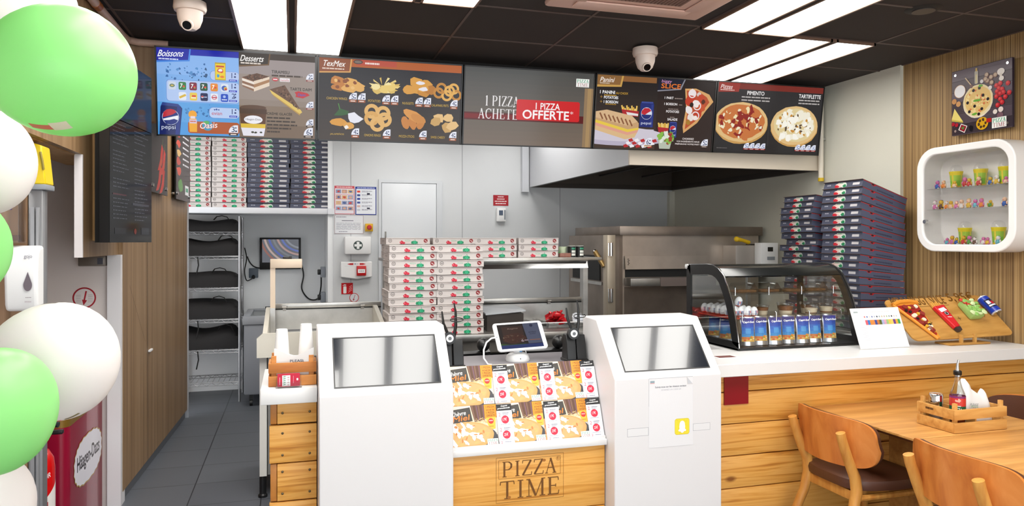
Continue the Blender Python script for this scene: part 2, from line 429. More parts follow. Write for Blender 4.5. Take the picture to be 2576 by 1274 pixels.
# left: brown wood wall running to the back
OAK = wood('brown_oak_veneer', ['#785b3e', '#917351', '#a08261'], (26, 26, .5), .45, 5, .3)
OAKL = wood('light_oak_edge', ['#a8804e', '#c39a64'], (26, 26, .6), .45, 5, .3)
def left_line(y): return -1.05 + (y-5.26)*.0335
wl = M()
a = (left_line(5.26), 5.26); b = (left_line(7.65), 7.65)
wl.add([(a[0], a[1], .08), (b[0], b[1], .08), (b[0], b[1], ZC), (a[0], a[1], ZC), (a[0]-.09, a[1], .08), (b[0]-.09, b[1], .08), (b[0]-.09, b[1], ZC), (a[0]-.09, a[1], ZC)],
       [(0, 1, 2, 3), (7, 6, 5, 4), (0, 4, 5, 1), (1, 5, 6, 2), (2, 6, 7, 3), (3, 7, 4, 0)])
struct(wl.obj('wall_left', OAK))
m = M()
x = left_line(7.65); m.box(x-.09, 7.652, 0, x+.012, 7.662, ZC); struct(m.obj('trim_2', mat('aluminium_trim', '#b9bcc2', .35, .6)))
m = M(); m.add([(a[0]-.02, a[1], 0), (b[0]-.02, b[1], 0), (b[0]-.02, b[1], .08), (a[0]-.02, a[1], .08), (a[0]-.08, a[1], 0), (b[0]-.08, b[1], 0), (b[0]-.08, b[1], .08), (a[0]-.08, a[1], .08)],
       [(0, 1, 2, 3), (7, 6, 5, 4), (0, 4, 5, 1), (1, 5, 6, 2), (2, 6, 7, 3), (3, 7, 4, 0)])
struct(m.obj('baseboard_left', mat('grey_plinth', '#5d6066', .5)))
# door cut into the brown wall: one leaf with its small white handle
m = M(); y0, y1 = 5.95, 7.6
def wl_pt(y, z, o=.004): return (left_line(y)+o, y, z)
for yy in (5.95, 7.58):
    m.add([wl_pt(yy-.004, .08), wl_pt(yy+.004, .08), wl_pt(yy+.004, 2.0), wl_pt(yy-.004, 2.0)], [(0, 1, 2, 3)])
for q in range(6):
    y_, z_ = 5.42+q*.075, 1.40-q*.072; m.add([wl_pt(y_, z_), wl_pt(y_+.075, z_-.072), wl_pt(y_+.079, z_-.072), wl_pt(y_+.004, z_)], [(0, 1, 2, 3)])
d1 = struct(m.obj('door_1', mat('door_gap', '#4a3826', .7)))
m = M(); p = wl_pt(5.98, .88, .03); m.box(p[0]-.03, p[1], .874, p[0]-.012, p[1]+.10, .890, b=.004); m.obj('door_handle', WHITEP, d1)
# white wall facing the room beside the brown wall, with its door edge post
struct(M().box(-2.3, 5.25, 0, -1.13, 5.33, 2.4).obj('wall_left_white', WHITEW))
struct(M().box(-1.13, 5.21, 0, -1.052, 5.33, 1.61).obj('trim_3', mat('white_post', '#e2e0e2', .4)))
struct(M().box(-2.4, 5.25, 2.4, -1.05, 5.33, ZC).obj('wall_left_upper', OAK))
struct(M().box(-2.4, -2.5, 0, -2.3, 5.33, ZC).obj('wall_left_far', WHITEW))
# wood fascia hanging along the passage, with its white end edge
m = M(); m.prism([(4.42, 1.61), (5.25, 1.61), (5.25, ZC), (3.2, ZC), (3.2, 2.16), (4.42, 2.16)], 'x', -1.11, -1.075, 0)
m.box(-1.112, 4.405, 1.61, -1.073, 4.42, 2.16, 1)
struct(m.obj('wall_left_fascia', [OAK, mat('white_edge', '#efe9ea', .4)]))
m = M().box(-1.30, 3.2, 2.155, -1.11, 5.0, 2.17); struct(m.obj('trim_4', OAKL))
# light wood batten behind the black menu screens
struct(M().box(-1.075, 4.62, 1.7, -1.03, 4.70, 2.6).obj('trim_5', OAKL))
# wood pier with the soap dispenser, and the metal column beside it
struct(M().box(-2.3, 3.8, 0, -1.145, 3.9, 2.6).obj('wall_left_pier', wood('pier_wood', ['#7d5f42', '#987555', '#a98566'], (20, 20, .5), .5, 5, .3)))
m = M(); m.box(-1.14, 3.79, 0, -1.083, 3.86, 1.93, b=.004); m.box(-1.128, 3.776, .2, -1.112, 3.795, 1.85); m.box(-1.105, 3.776, .2, -1.095, 3.795, 1.85)
struct(m.obj('trim_6', mat('grey_column', '#9a9a9c', .3, .6)))
# shop front behind the viewer: frame with big openings to the daylight
m = M(); FR = mat('dark_window_frame', '#2a2a2c', .4)
m.box(-2.4, -2.6, 2.7, 4.6, -2.5, ZC)
for x in (-2.35, -.1, 2.2, 4.5): m.box(x-.05, -2.58, 0, x+.05, -2.5, 2.7)
m.box(-2.4, -2.58, 0, 4.6, -2.5, .12)
struct(m.obj('window_1', FR))
# bulkhead carrying the row of menu screens
struct(M().box(-.84, 5.42, 2.5, 4.47, 5.5, ZC).obj('trim_7', mat('dark_bulkhead', '#1c1918', .7)))
struct(M().box(-1.05, 5.42, 2.5, -.84, 5.5, ZC).obj('trim_8', wood('tan_veneer', ['#96775a', '#a88a6c', '#b49878'], (26, 26, .5), .5, 4, .3)))

# ------------------------------------------------------------------ ceiling fittings
LAMPM = emit_mat('lamp_diffuser', '#fffdf8', LAMP)
LFR = mat('lamp_frame', '#7a5f50', .4)
def ceiling_light(x0, y0, label, L=1.36):
    t = thing('ceiling_light', label, 'ceiling light', (x0+.335, y0+L/2, ZC-.03), 'twin panel ceiling lights')
    w = .67
    f = M(); z0, z1 = ZC-.022, ZC-.005
    for xa, xb in ((0, .014), (w/2-.030, w/2-.016), (w/2+.016, w/2+.030), (w-.014, w)): f.box(x0+xa, y0, z0, x0+xb, y0+L, z1)
    for ya, yb in ((0, .012), (L-.012, L)): f.box(x0, y0+ya, z0, x0+w, y0+yb, z1)
    f.obj('lamp_frame', LFR, t)
    M().box(x0+w/2-.016, y0+.012, z0+.004, x0+w/2+.016, y0+L-.012, z1).obj('centre_gap', CEILM, t)
    for xa, xb in ((.014, w/2-.030), (w/2+.030, w-.014)):
        M().box(x0+xa, y0+.012, ZC-.016, x0+xb, y0+L-.012, ZC-.008).obj('diffuser', LAMPM, t)
    return t
ceiling_light(-.34, 4.09, 'lit twin panel ceiling light above the drinks and desserts menu screen')
ceiling_light(.33, 2.05, 'lit twin panel ceiling light at top edge, left of the pink air conditioner', 2.04)
ceiling_light(2.455, 2.05, 'lit twin panel ceiling light just right of the pink air conditioner', 2.04)
ceiling_light(3.135, 4.09, 'lit twin panel ceiling light above the pizza menu screen at right')
for i, (x, y) in enumerate(((-1.01, 2.73), (-.34, 1.37), (1.0, .69), (2.455, .69), (3.135, 0.01), (.33, .69))):
    ceiling_light(x, y, ['lit ceiling light over the balloons', 'lit ceiling light over the customer floor near the kiosks', 'lit ceiling light over the middle of the customer floor', 'lit ceiling light over the tables', 'lit ceiling light nearest the shop window on the right', 'lit ceiling light over the floor in front of the left kiosk'][i])
ceiling_light(.9, 6.2, 'lit kitchen ceiling light behind the menu screens, over the prep table')
ceiling_light(2.2, 6.3, 'lit kitchen ceiling light behind the menu screens, beside the hood')
ceiling_light(-.75, 6.2, 'added unseen ceiling light behind the menu screens, brightening the pizza box alcove')  # unseen lamp, added to lift the dim alcove
# air conditioner cassette
t = thing('air_conditioner', 'pinkish white ceiling cassette air conditioner at the top of the picture', 'air conditioner', (1.82, 3.4, ZC-.05))
PINKW = mat('pinkish_white_plastic', '#eac4b4', .4)
m = M()
m.box(1.34, 2.92, ZC-.045, 2.30, 3.88, ZC-.004, b=.02); m.obj('housing', PINKW, t)
m = M().box(1.58, 3.16, ZC-.052, 2.06, 3.64, ZC-.046); 
for k in range(22): m.box(1.59+k*.0215, 3.17, ZC-.056, 1.598+k*.0215, 3.63, ZC-.052)
m.obj('grille', mat('grille_brown', '#8a6a5e', .5), t)
for q in ((1.48, 3.70, 2.16, 3.80), (1.48, 3.0, 2.16, 3.1), (1.42, 3.1, 1.52, 3.7), (2.12, 3.1, 2.22, 3.7)):
    M().box(q[0], q[1], ZC-.058, q[2], q[3], ZC-.047, b=.004).obj('louvre', PINKW, t)
def camera_dome(x, y, label, wire=False):
    t = thing('security_camera', label, 'security camera', (x, y, ZC-.17), 'white ceiling security cameras')
    m = M().lathe([(0, 0), (.03, .0), (.052, .02), (.066, .06), (.070, .10), (.082, .103), (.088, .12), (.085, .155), (.05, .165), (0, .165)], (x, y, ZC-.172), 28)
    m.obj('dome_housing', mat('white_camera_shell', '#ead8cc', .35), t)
    m = M(); d = Vector((-.15, -.8, -.55)).normalized(); c = Vector((x, y, ZC-.125))
    m.cyl(c+d*.04, c+d*.064, .026, .024, 20); m.obj('lens', DARKGLASS, t)
    m = M(); m.cyl(c+d*.03, c+d*.062, .034, .031, 20); m.obj('eyelid', mat('white_camera_shell', ''), t)
    if wire:
        M().tube([(x+.0, y+.05, ZC-.012), (x+.06, y+.13, ZC-.01), (x+.12, y+.2, ZC-.008)], .006, 8).obj('cable', GREYP, t)
camera_dome(-.55, 4.45, 'white dome security camera on the ceiling left of the lights')
camera_dome(2.34, 4.62, 'white dome security camera on the ceiling above the panini menu screen', True)
m = M().lathe([(0, -.012), (.06, -.012), (.085, -.008), (.10, -.001)], (3.52, 3.42, ZC), 28); t = m.obj('ceiling_speaker', mat('dark_grille', '#1d1a19', .6))
tag(t, 'round black speaker grille in the ceiling above the wood wall', 'speaker')
M().lathe([(0.05, -.016), (.062, -.016), (.062, -.011), (.05, -.011)], (3.52, 3.42, ZC), 28).obj('ring', mat('grille_ring', '#4a4442', .4), t)
# pipes
CREAMP = mat('cream_pipe_paint', '#d9b6a4', .45)
def wlx(y): return left_line(y)
pts = [(wlx(2.8)-.02, 2.8, ZC-.04), (-1.04, 5.28, ZC-.04), (-1.03, 5.36, ZC-.04), (-.97, 5.385, ZC-.04), (-.7, 5.385, ZC-.04)]
pts = [(-1.05, 3.2, ZC-.035)]+[(-1.045, 5.2, ZC-.035), (-1.035, 5.33, ZC-.035), (-.98, 5.375, ZC-.035), (-.8, 5.38, ZC-.035)]
m = M(); m.tube(pts, .024, 12); o = m.obj('pipe', CREAMP); tag(o, 'cream painted pipe along the ceiling edge above the left screens', 'pipe')
m = M(); m.cyl((-1.047, 4.55, ZC-.035), (-1.046, 4.62, ZC-.035), .027, n=12); m.obj('coupling', mat('brass_orange', '#a8622c', .4), o)
t = thing('gas_pipe', 'thin white pipe running down the wall right of the pizza menu screen', 'pipe', (4.43, 5.395, 2.24))
m = M(); m.tube([(4.25, 5.395, 2.985), (4.38, 5.395, 2.985), (4.415, 5.395, 2.97), (4.43, 5.395, 2.93), (4.43, 5.395, 2.25)], .022, 12); m.obj('pipe_run', mat('ivory_pipe', '#e6dccb', .4), t)
M().cyl((4.43, 5.395, 2.22), (4.43, 5.395, 2.25), .025, n=12).obj('yellow_collar', mat('yellow_paint', '#d8b418', .5), t)
M().box(4.43, 5.38, 2.58, 4.47, 5.41, 2.6).obj('pipe_clip', STEEL, t)
# ================================================================== ROW OF MENU SCREENS
TVX = [-.864, .161, 1.193, 2.234, 3.297, 4.339]
def tv_frame(i):
    x0, x1 = TVX[i]+.004, TVX[i+1]-.004
    k = .0075
    zt0, zt1 = 2.968+k*(x0+.864), 2.968+k*(x1+.864); zb0, zb1 = 2.393+k*(x0+.864), 2.393+k*(x1+.864)
    TL = Vector((x0, 5.235, zt0)); TR = Vector((x1, 5.235, zt1)); BL = Vector((x0, 5.315, zb0)); BR = Vector((x1, 5.315, zb1))
    return TL, TR, BL, BR
SCRN = []
def make_tv(i, label, bgc):
    TL, TR, BL, BR = tv_frame(i)
    ux = (TR-TL).normalized(); uy = (BL-TL).normalized(); n = ux.cross(-uy)
    w = (TR-TL).length; h = (BL-TL).length
    t = thing('menu_screen', label, 'menu screen', tuple((BL+BR)/2), 'row of lit menu screens above the counter')
    m = M(); m.slab([BL, BR, TR, TL], .055); m.obj('casing', BLACK, t)
    b = .010; m = M()
    for (fa, fb) in (((0, 0), (1, b/h)), ((0, 1-b/h), (1, 1)), ((0, 0), (b/w, 1)), ((1-b/w, 0), (1, 1))):
        q = [TL+ux*(a[0]*w)+uy*(a[1]*h)+n*.006 for a in ((fa[0], fb[1]), (fb[0], fb[1]), (fb[0], fa[1]), (fa[0], fa[1]))]
        m.slab(q, .006)
    m.obj('bezel', BLACK, t)
    m = M(); a = Art(m, TL+ux*b+uy*b, ux, uy, w-2*b, h-2*b, 0, .0012)
    if isinstance(bgc, tuple):
        # picture background running from one colour to another
        k = 16; c0, c1 = bgc
        for j in range(k):
            q = j/(k-1); cc = '#'+''.join('%02x' % round(int(c0[1+2*z:3+2*z], 16)*(1-q)+int(c1[1+2*z:3+2*z], 16)*q) for z in range(3))
            a.poly([(0, j/k), (1, j/k), (1, (j+1)/k), (0, (j+1)/k)], cc, keep=True)
        a.l += a.EPS
    else: a.rect(0, 0, 1, 1, bgc)
    return t, m, a
def finish_tv(t, m): m.obj('screen', SCREEN, t)
# ---- drinks and desserts
t, m, a = make_tv(0, 'leftmost menu screen, blue drinks page beside the desserts page', '#86b4ee')
a.rect(0, .3, .505, .45, '#7aaeea'); a.rect(0, .62, .505, .38, '#5aa2e2'); a.rect(0, .85, .505, .15, '#4c9ade')
a.rect(0, 0, .505, .07, '#0a1aa6'); a.poly([(0, .0), (.208, 0), (.2, .14), (0, .17)], '#3f86e0'); a.poly([(0, 0), (.2, 0), (.19, .125), (0, .15)], '#0a1aa0')
a.text('Boissons', .006, .028, .15, .075, '#f4f6ff', .35, .012, .0007); a.words(.012, .118, .12, .016, '#c9d4f8')
for _ in range(46):
    x, y = a.rng.gauss(.2, .07), a.rng.gauss(.27, .05); a.blob(x, y, a.rng.uniform(.002, .011), None, ['#2f66a4', '#4f8cc8', '#24507e'][_ % 3], 7, .5, 1)
for _ in range(40):
    x, y = a.rng.uniform(.15, .33), a.rng.gauss(.72, .06); a.blob(x, y, a.rng.uniform(.002, .01), None, ['#3f86c4', '#5fa8e2', '#2b6aa8'][_ % 3], 7, .5, 1)
a.rrect(.325, .235, .18, .11, .02, '#5f86cc'); a.rrect(.327, .238, .178, .104, .02, '#b4c8f0')
a.rrect(.055, .36, .45, .25, .02, '#5f86cc'); a.rrect(.057, .364, .448, .242, .02, '#b2c9f2')
a.rrect(.315, .66, .19, .13, .025, '#5f86cc'); a.rrect(.317, .664, .188, .122, .025, '#bcd0f4')
a.rect(.355, .135, .067, .205, '#b59a16'); a.rect(.358, .15, .061, .18, '#ecd022'); a.rect(.362, .17, .05, .02, '#c8482a'); a.blob(.388, .225, .02, .03, '#d8482a'); a.blob(.388, .225, .013, .018, '#f4f0e0'); a.blob(.375, .29, .01, .02, '#3a9ad0'); a.blob(.40, .30, .012, .015, '#e87a22')
icons = [[(.068, '#cfd8e6', None), (.130, '#2c7a3a', '7'), (.196, '#7a1638', '7'), (.262, '#164a34', '7'), (.326, '#e88a28', '7'), (.392, '#dfe6f0', None)],
         [(.130, '#e4eaf4', None), (.197, '#e8c848', None), (.263, '#141c50', None), (.326, '#e6ecf6', None), (.390, '#1c4cc0', None)]]
for r, row in enumerate(icons):
    for x, c, tx in row:
        y = .378+r*.118+.004; a.rrect(x, y, .046, .092, .009, c)
        if tx: a.text(tx, x+.008, y+.02, .014, .05, '#ffffff', .1, 0, .0006); a.ell(x+.031, y+.052, .007, None, '#e03030'); a.ell(x+.033, y+.064, .004, None, '#70c850')
        elif c == '#141c50': a.ell(x+.012, y+.046, .008, None, '#d8e0f0'); a.ell(x+.012, y+.041, .008, .008, '#d03030'); a.words(x+.022, y+.042, .02, .01, '#c8d0f0')
        elif c == '#1c4cc0': a.ell(x+.022, y+.032, .009, None, '#a8c0f0'); a.words(x+.006, y+.062, .034, .012, '#dfe8fb')
        elif c == '#e8c848': a.rect(x+.014, y+.03, .024, .02, '#d84030'); a.rect(x+.008, y+.055, .03, .012, '#f8f4e0')
        elif x < .1: a.ell(x+.023, y+.046, .016, .02, '#5a7a68'); a.ell(x+.023, y+.046, .01, .01, '#c8b060')
        elif x > .38: a.ell(x+.02, y+.05, .017, .03, '#3a5ab8'); a.ell(x+.028, y+.055, .011, .02, '#e0c040'); a.ell(x+.03, y+.062, .008, .014, '#c83a3a')
        elif r and x < .2: a.line(x+.004, y+.065, x+.043, y+.03, .014, '#d8b43a')
        else: a.ring(x+.023, y+.045, .016, .004, '#d04a5a'); a.rect(x+.006, y+.04, .034, .014, '#c84a5a')
for y, d in ((.25, '1'), (.375, '1'), (.49, '2'), (.675, '1')):
    a.text(d, .458, y, None, .06, '#22306e'); a.rect(.478, y, .008, .018, '#22306e'); a.rect(.474, y+.035, .012, .018, '#22306e'); a.rect(.442, y+.077, .05, .022, '#1826b4'); a.words(.447, y+.084, .04, .009, '#b8c4f4')
a.text('evian', .332, .712, .064, .04, '#c83a4a'); a.blob(.35, .69, .005, .008, '#2a4a9a'); a.blob(.362, .686, .006, .01, '#2a4a9a'); a.blob(.376, .69, .005, .008, '#2a4a9a')
a.poly([(.03, .625), (.125, .64), (.15, .69), (.132, 1), (.008, 1), (.018, .68)], '#101f60'); a.poly([(.03, .625), (.125, .64), (.145, .675), (.022, .66)], '#2b3f88'); a.poly([(.12, .66), (.145, .69), (.128, 1), (.105, 1)], '#1c3184')
a.ell(.078, .795, .052, None, '#c8d0e6'); a.ell(.078, .795, .049, None, '#14287a'); a.ell(.078, .795, .047, None, '#f0f2f8', 20, 180+165, 180+345); a.poly([(.031, .80), (.034, .745), (.055, .708), (.078, .70), (.10, .708), (.115, .735), (.09, .765), (.06, .785)], '#c02434')
a.poly([(.036, .835), (.07, .83), (.10, .815), (.122, .83), (.11, .865), (.08, .885), (.05, .875)], '#14287a'); a.text('pepsi', .022, .89, .085, .06, '#d8e0f4', 0, .0)
a.rrect(.183, .835, .322, .14, .018, '#b0521c'); a.ell(.213, .755, .026, None, '#f0a41e'); a.poly([(.193, .80), (.235, .80), (.24, .87), (.238, .96), (.193, .96), (.19, .87)], '#f0aa22'); a.rect(.193, .815, .045, .045, '#d9c4dc'); a.words(.197, .83, .036, .014, '#d06a3a'); a.rect(.2, .775, .028, .03, '#e6d8e4')
a.ell(.305, .88, .034, None, '#3a9ac0'); a.ell(.297, .845, .02, .02, '#58b060'); a.text('Oasis', .256, .852, .108, .07, '#c83222', .1, .02, .0022); a.text('Oasis', .256, .852, .108, .07, '#f8f2ea', .1, .02, .0005)
a.price(.437, .865, .06, '3', '#3a2a22', .32)
a.rect(.505, 0, .495, 1, '#8f7f74'); a.rect(.505, 0, .495, .25, '#9a8e8c'); a.rect(.505, .25, .495, .3, '#96877e'); a.rect(.505, .62, .495, .38, '#84705f'); a.rect(.505, .85, .495, .15, '#776251')
a.rect(.505, 0, .495, .072, '#3a2c24'); a.poly([(.505, 0), (.708, 0), (.698, .135), (.505, .17)], '#6a4c2c'); a.poly([(.505, 0), (.70, 0), (.69, .12), (.505, .15)], '#2c2016')
a.text('Desserts', .513, .03, .145, .07, '#f6f2ee', .3, .0, .0007); a.words(.517, .113, .13, .018, '#d8ccc2')
a.poly([(.525, .29), (.62, .235), (.70, .27), (.6, .33)], '#5c3a26'); a.poly([(.525, .29), (.6, .33), (.6, .45), (.528, .40)], '#8a6248'); a.poly([(.525, .30), (.6, .34), (.6, .37), (.525, .33)], '#ece0d4'); a.poly([(.525, .36), (.6, .40), (.6, .425), (.525, .38)], '#e4d4c6'); a.poly([(.6, .33), (.7, .27), (.7, .38), (.6, .455)], '#e6d2bc'); a.poly([(.6, .37), (.7, .30), (.7, .335), (.6, .41)], '#a87a52')
for _ in range(24): a.blob(a.rng.uniform(.55, .67), a.rng.uniform(.26, .30), .006, None, ['#43281a', '#74503a'][_ % 2], 7, .4)
a.text('TIRAMISU', .715, .19, .115, .036, '#2a211d', 0, 0, .0004); a.words(.715, .242, .2, .02, '#4a3c34'); a.ell(.738, .298, .02, .022, '#c02a34'); a.rect(.724, .29, .028, .014, '#f0dada'); a.rect(.768, .278, .065, .042, '#eee8ea'); a.text('nutella', .773, .288, .055, .026, '#b83040')
a.poly([(.70, .42), (.80, .36), (.915, .68), (.88, .68)], '#6a4a38'); a.poly([(.70, .42), (.715, .47), (.90, .70), (.915, .68), (.905, .65)], '#e0c060'); a.poly([(.715, .47), (.73, .50), (.90, .72), (.90, .70)], '#b8924a')
for _ in range(40):
    q = a.rng.random(); u = a.rng.random(); a.blob(.72+q*.17+(1-q)*u*.07, .405+q*.24-(1-q)*u*.03, .005, None, ['#4a3024', '#8a6a54', '#3a2418'][_ % 3], 7, .4)
a.text('TARTE DAIM', .835, .385, .142, .034, '#2a211d', 0, 0, .0004); a.poly([(.865, .44), (.89, .425), (.95, .445), (.965, .47), (.94, .49), (.92, .51), (.87, .495), (.875, .47)], '#c02830'); a.text('Daim', .885, .452, .05, .032, '#3a5ab0', .2, 0, .0004)
for x, y, d in ((.94, .205, '2'), (.94, .545, '2'), (.94, .76, '3'), (.925, .865, '6')): a.price(x, y, .05 if d != '6' else .062, d, '#8a3a3a' if d == '2' else '#241a16', .25)
a.poly([(.508, .65), (.68, .66), (.677, .70), (.508, .69)], '#3a2418'); a.ell(.595, .645, .085, .03, '#5a3a28'); a.poly([(.508, .66), (.682, .66), (.682, .72), (.508, .72)], '#4a2c1c'); a.poly([(.51, .72), (.678, .72), (.672, .84), (.515, .84)], '#5c3622'); a.poly([(.514, .84), (.674, .84), (.672, .89), (.516, .89)], '#e0bc38'); a.poly([(.516, .89), (.672, .89), (.662, .985), (.53, .985)], '#e6e4ee'); a.ell(.595, .79, .06, .05, '#f0eef4'); a.text('Häagen-Dazs', .545, .775, .1, .03, '#3a2a24')
for x, y in ((.59, .94), (.61, .945), (.645, .94)): a.blob(x, y, .009, .012, '#3a3a2a')
a.text('CRÈME GLACÉE', .683, .688, .165, .036, '#2a211d', 0, 0, .0004);
for k in range(5): a.words(.683, .75+k*.042, [.16, .19, .2, .16, .09][k], .018, '#3a2c24')
finish_tv(t, m)
# ---- tex-mex snacks
t, m, a = make_tv(1, 'dark tex-mex menu screen showing eight fried snacks, second from left', ('#1c1a22', '#3c302a'))
a.rect(0, 0, 1, .095, '#b25a22'); a.rect(.25, 0, .28, .07, '#b84a34'); a.poly([(0, 0), (.222, 0), (.212, .165), (0, .185)], '#d8a05a'); a.poly([(0, 0), (.212, 0), (.203, .15), (0, .168)], '#8c4a26')
a.text('TexMex', .02, .03, .15, .07, '#f4ece6', .3, 0, .0007); a.words(.02, .12, .15, .016, '#e0c8b8'); a.ell(.262, .03, .032, .026, '#3a2a28'); a.ell(.262, .03, .026, .018, '#7a6a60'); a.words(.31, .03, .1, .022, '#f0d8d0')
def snack(a, cx, cy, kind):
    pal = ['#c07a34', '#d8984a', '#a8642a', '#e0aa5a']
    if kind == 'wing':
        for x, y, rx, ry in ((-.07, -.03, .05, .06), (-.03, .0, .05, .05), (.02, -.02, .05, .05), (.06, .02, .055, .05), (-.06, .05, .05, .04), (.02, .06, .06, .05), (.08, .05, .04, .05)): a.blob(cx+x, cy+y, rx, ry, a.rng.choice(pal), 10, .2)
        for _ in range(9): a.blob(cx+a.rng.uniform(-.09, .09), cy+a.rng.uniform(-.05, .06), .014, .02, a.rng.choice(['#8a4a20', '#eaba72']), 8, .3)
    elif kind == 'potato':
        for k in range(11):
            an = k*.6; a.poly([(cx+.02*math.cos(an), cy), (cx+.10*math.cos(an)+.02, cy+.11*math.sin(an)*.9), (cx+.105*math.cos(an+.35), cy+.11*math.sin(an+.35)*.9)], ['#e8cc7a', '#d8b458', '#f0dc98'][k % 3])
        for _ in range(9): a.blob(cx+a.rng.uniform(-.06, .06), cy+a.rng.uniform(.0, .07), .03, .045, a.rng.choice(['#e6c870', '#d9b860', '#f2e0a0']), 8, .25)
    elif kind == 'nugget':
        for x, y in ((-.07, .05), (-.02, -.05), (.05, -.03), (-.02, .04), (.04, .07), (.08, .04), (.03, .01)): a.blob(cx+x, cy+y, .046, .06, a.rng.choice(['#c8882e', '#d89a3c', '#b87626']), 10, .15)
        a.blob(cx+.01, cy-.04, .035, .025, '#e8e4ea'); a.blob(cx+.035, cy+.035, .035, .028, '#e8e4ea')
    elif kind == 'ring':
        for x, y in ((-.06, .03), (.05, -.03), (.07, .05), (0, .06), (-.04, -.03), (.02, .0)):
            a.ring(cx+x, cy+y, .040, .017, a.rng.choice(['#d8983a', '#e2ac54', '#c28430']), 18)
    elif kind == 'jala':
        a.poly([(cx-.07, cy+.0), (cx-.03, cy-.09), (cx+.03, cy-.06), (cx+.03, cy-.02), (cx-.02, cy+.0)], '#2c5a2c'); a.line(cx-.03, cy-.08, cx-.04, cy-.15, .006, '#4a8a3a'); a.blob(cx+.07, cy+.03, .05, .07, '#e6e6f0', 8, .3); a.blob(cx-.04, cy+.08, .055, .05, '#d8983a', 10, .1); a.blob(cx+.03, cy+.12, .04, .045, '#dca048', 10, .1); a.blob(cx+.015, cy+.14, .015, .025, '#f0ece8')
    elif kind == 'onion':
        for x, y in ((-.03, -.08), (.05, -.06), (-.03, .01), (.06, .02), (.01, .08)):
            a.ring(cx+x, cy+y, .052, .026, a.rng.choice(['#e0b068', '#d8a458', '#e8bc7a']), 20)
    elif kind == 'stick':
        for x, y, q in ((-.05, .06, -1.1), (0, .06, -1.0), (.06, .05, 1.0)): a.blob(cx+x, cy+y, .028, .085, '#c8803a', 12, .08, q*.3)
        a.blob(cx+.01, cy-.03, .085, .06, '#d89448', 12, .08, .5); a.blob(cx+.04, cy-.0, .06, .05, '#cc8840', 12, .1, .4)
    else:
        for x, y in ((-.03, -.05), (.04, -.06), (-.05, .0), (.03, .07), (.07, .04)): a.blob(cx+x, cy+y, .042, .06, a.rng.choice(['#d8a860', '#e4bc80', '#caa060']), 7, .2)
rows = [[('wing', .19, .30, 'CHICKEN WINGS', .05, .14, ['5', '7']), ('potato', .44, .30, 'POTATOES', .335, .085, ['2', '4']), ('nugget', .69, .29, 'NUGGETS', .575, .08, ['5', '7']), ('ring', .895, .33, 'CALAMARS FRITS', .785, .125, ['4'])],
        [('jala', .17, .70, 'JALAPEÑOS', .075, .095, ['4']), ('onion', .39, .71, 'ONIONS RINGS', .31, .115, ['4']), ('stick', .65, .70, 'MOZZA STICKS', .555, .11, ['4']), ('swiss', .87, .73, 'SWISS CHEESY', .785, .105, ['4'])]]
for r, row in enumerate(rows):
    for k, (kd, x, y, nm, tx, tw, pr) in enumerate(row):
        snack(a, x, y, kd); ty = (.505 if r == 0 else .945)+(.01*k if r == 0 else 0)
        a.text(nm, tx, ty-.03, tw, .03, '#d8b04a')
        px = tx+tw+.012 if r == 0 else x+.05
        for j, d in enumerate(pr): a.price(px+j*.06, ty-.095, .054, d, '#a0522a', .38)
finish_tv(t, m)
# ---- promotion
t, m, a = make_tv(2, 'menu screen with the red one free pizza offer banner, in the middle', ('#4e4e4c', '#75665a'))
a.rect(0, .58, 1, .1, '#5a1418'); a.rect(0, .60, .9, .06, '#7a1016'); a.rect(.93, .2, .07, .8, '#93795a'); a.rect(.955, .2, .03, .8, '#a88a60')
a.serif('1 PIZZA', .155, .36, .255, .13, '#e8e4e4', .05); a.serif('ACHETE', .105, .53, .30, .13, '#e8e4e4', .05); a.line(.37, .5, .385, .48, .006, '#e8e4e4')
a.rrect(.395, .39, .5, .27, .015, '#d01e24'); a.text('1 PIZZA', .545, .425, .19, .085, '#fbf4f4', 0, 0, .001); a.text('OFFERTE', .445, .525, .365, .115, '#fbf4f4', 0, 0, .002); a.text('*', .82, .52, .025, .04, '#fbf4f4')
a.ptlogo(.857, .075, .105, .11)
finish_tv(t, m)
# ---- panini and slice
t, m, a = make_tv(3, 'menu screen showing the panini beside the big pizza slice, second from right', ('#1e1a1c', '#43342c'))
a.rect(.505, 0, .495, 1, '#241a1a'); a.rect(.505, .3, .495, .7, '#2c1e1c')
a.rect(.0, 0, .49, .075, '#8a5c34'); a.poly([(0, 0), (.215, 0), (.2, .15), (0, .165)], '#c89c50'); a.poly([(0, 0), (.2, 0), (.188, .125), (0, .135)], '#8a6238'); a.text('Panini', .022, .03, .11, .065, '#f0e6dc', .3, 0, .0006); a.words(.022, .105, .08, .012, '#d8c4ac')
a.text('1 PANINI', .028, .21, .12, .042, '#f2f0f0', 0, 0, .0009); a.text('AU CHOIX', .157, .223, .10, .03, '#d8a83a'); a.text('+', .03, .28, .02, .035, '#a8803a'); a.text('POTATOES', .062, .285, .115, .036, '#ecebee', 0, 0, .0009); a.words(.062, .266, .1, .012, '#c89a3a'); a.text('+', .03, .345, .02, .035, '#a8803a'); a.text('1 BOISSON', .062, .345, .115, .036, '#ecebee', 0, 0, .0009); a.words(.075, .388, .09, .014, '#a07a2e')
for k in range(10): a.line(.21+k*.014, .40+.02*(k % 3), .225+k*.012, .49, .012, ['#e8c060', '#d8a840', '#f0d080'][k % 3])
a.poly([(.21, .455), (.355, .475), (.35, .55), (.225, .54)], '#b02830'); a.poly([(.25, .49), (.35, .51), (.35, .54), (.26, .53)], '#e4e0e0')
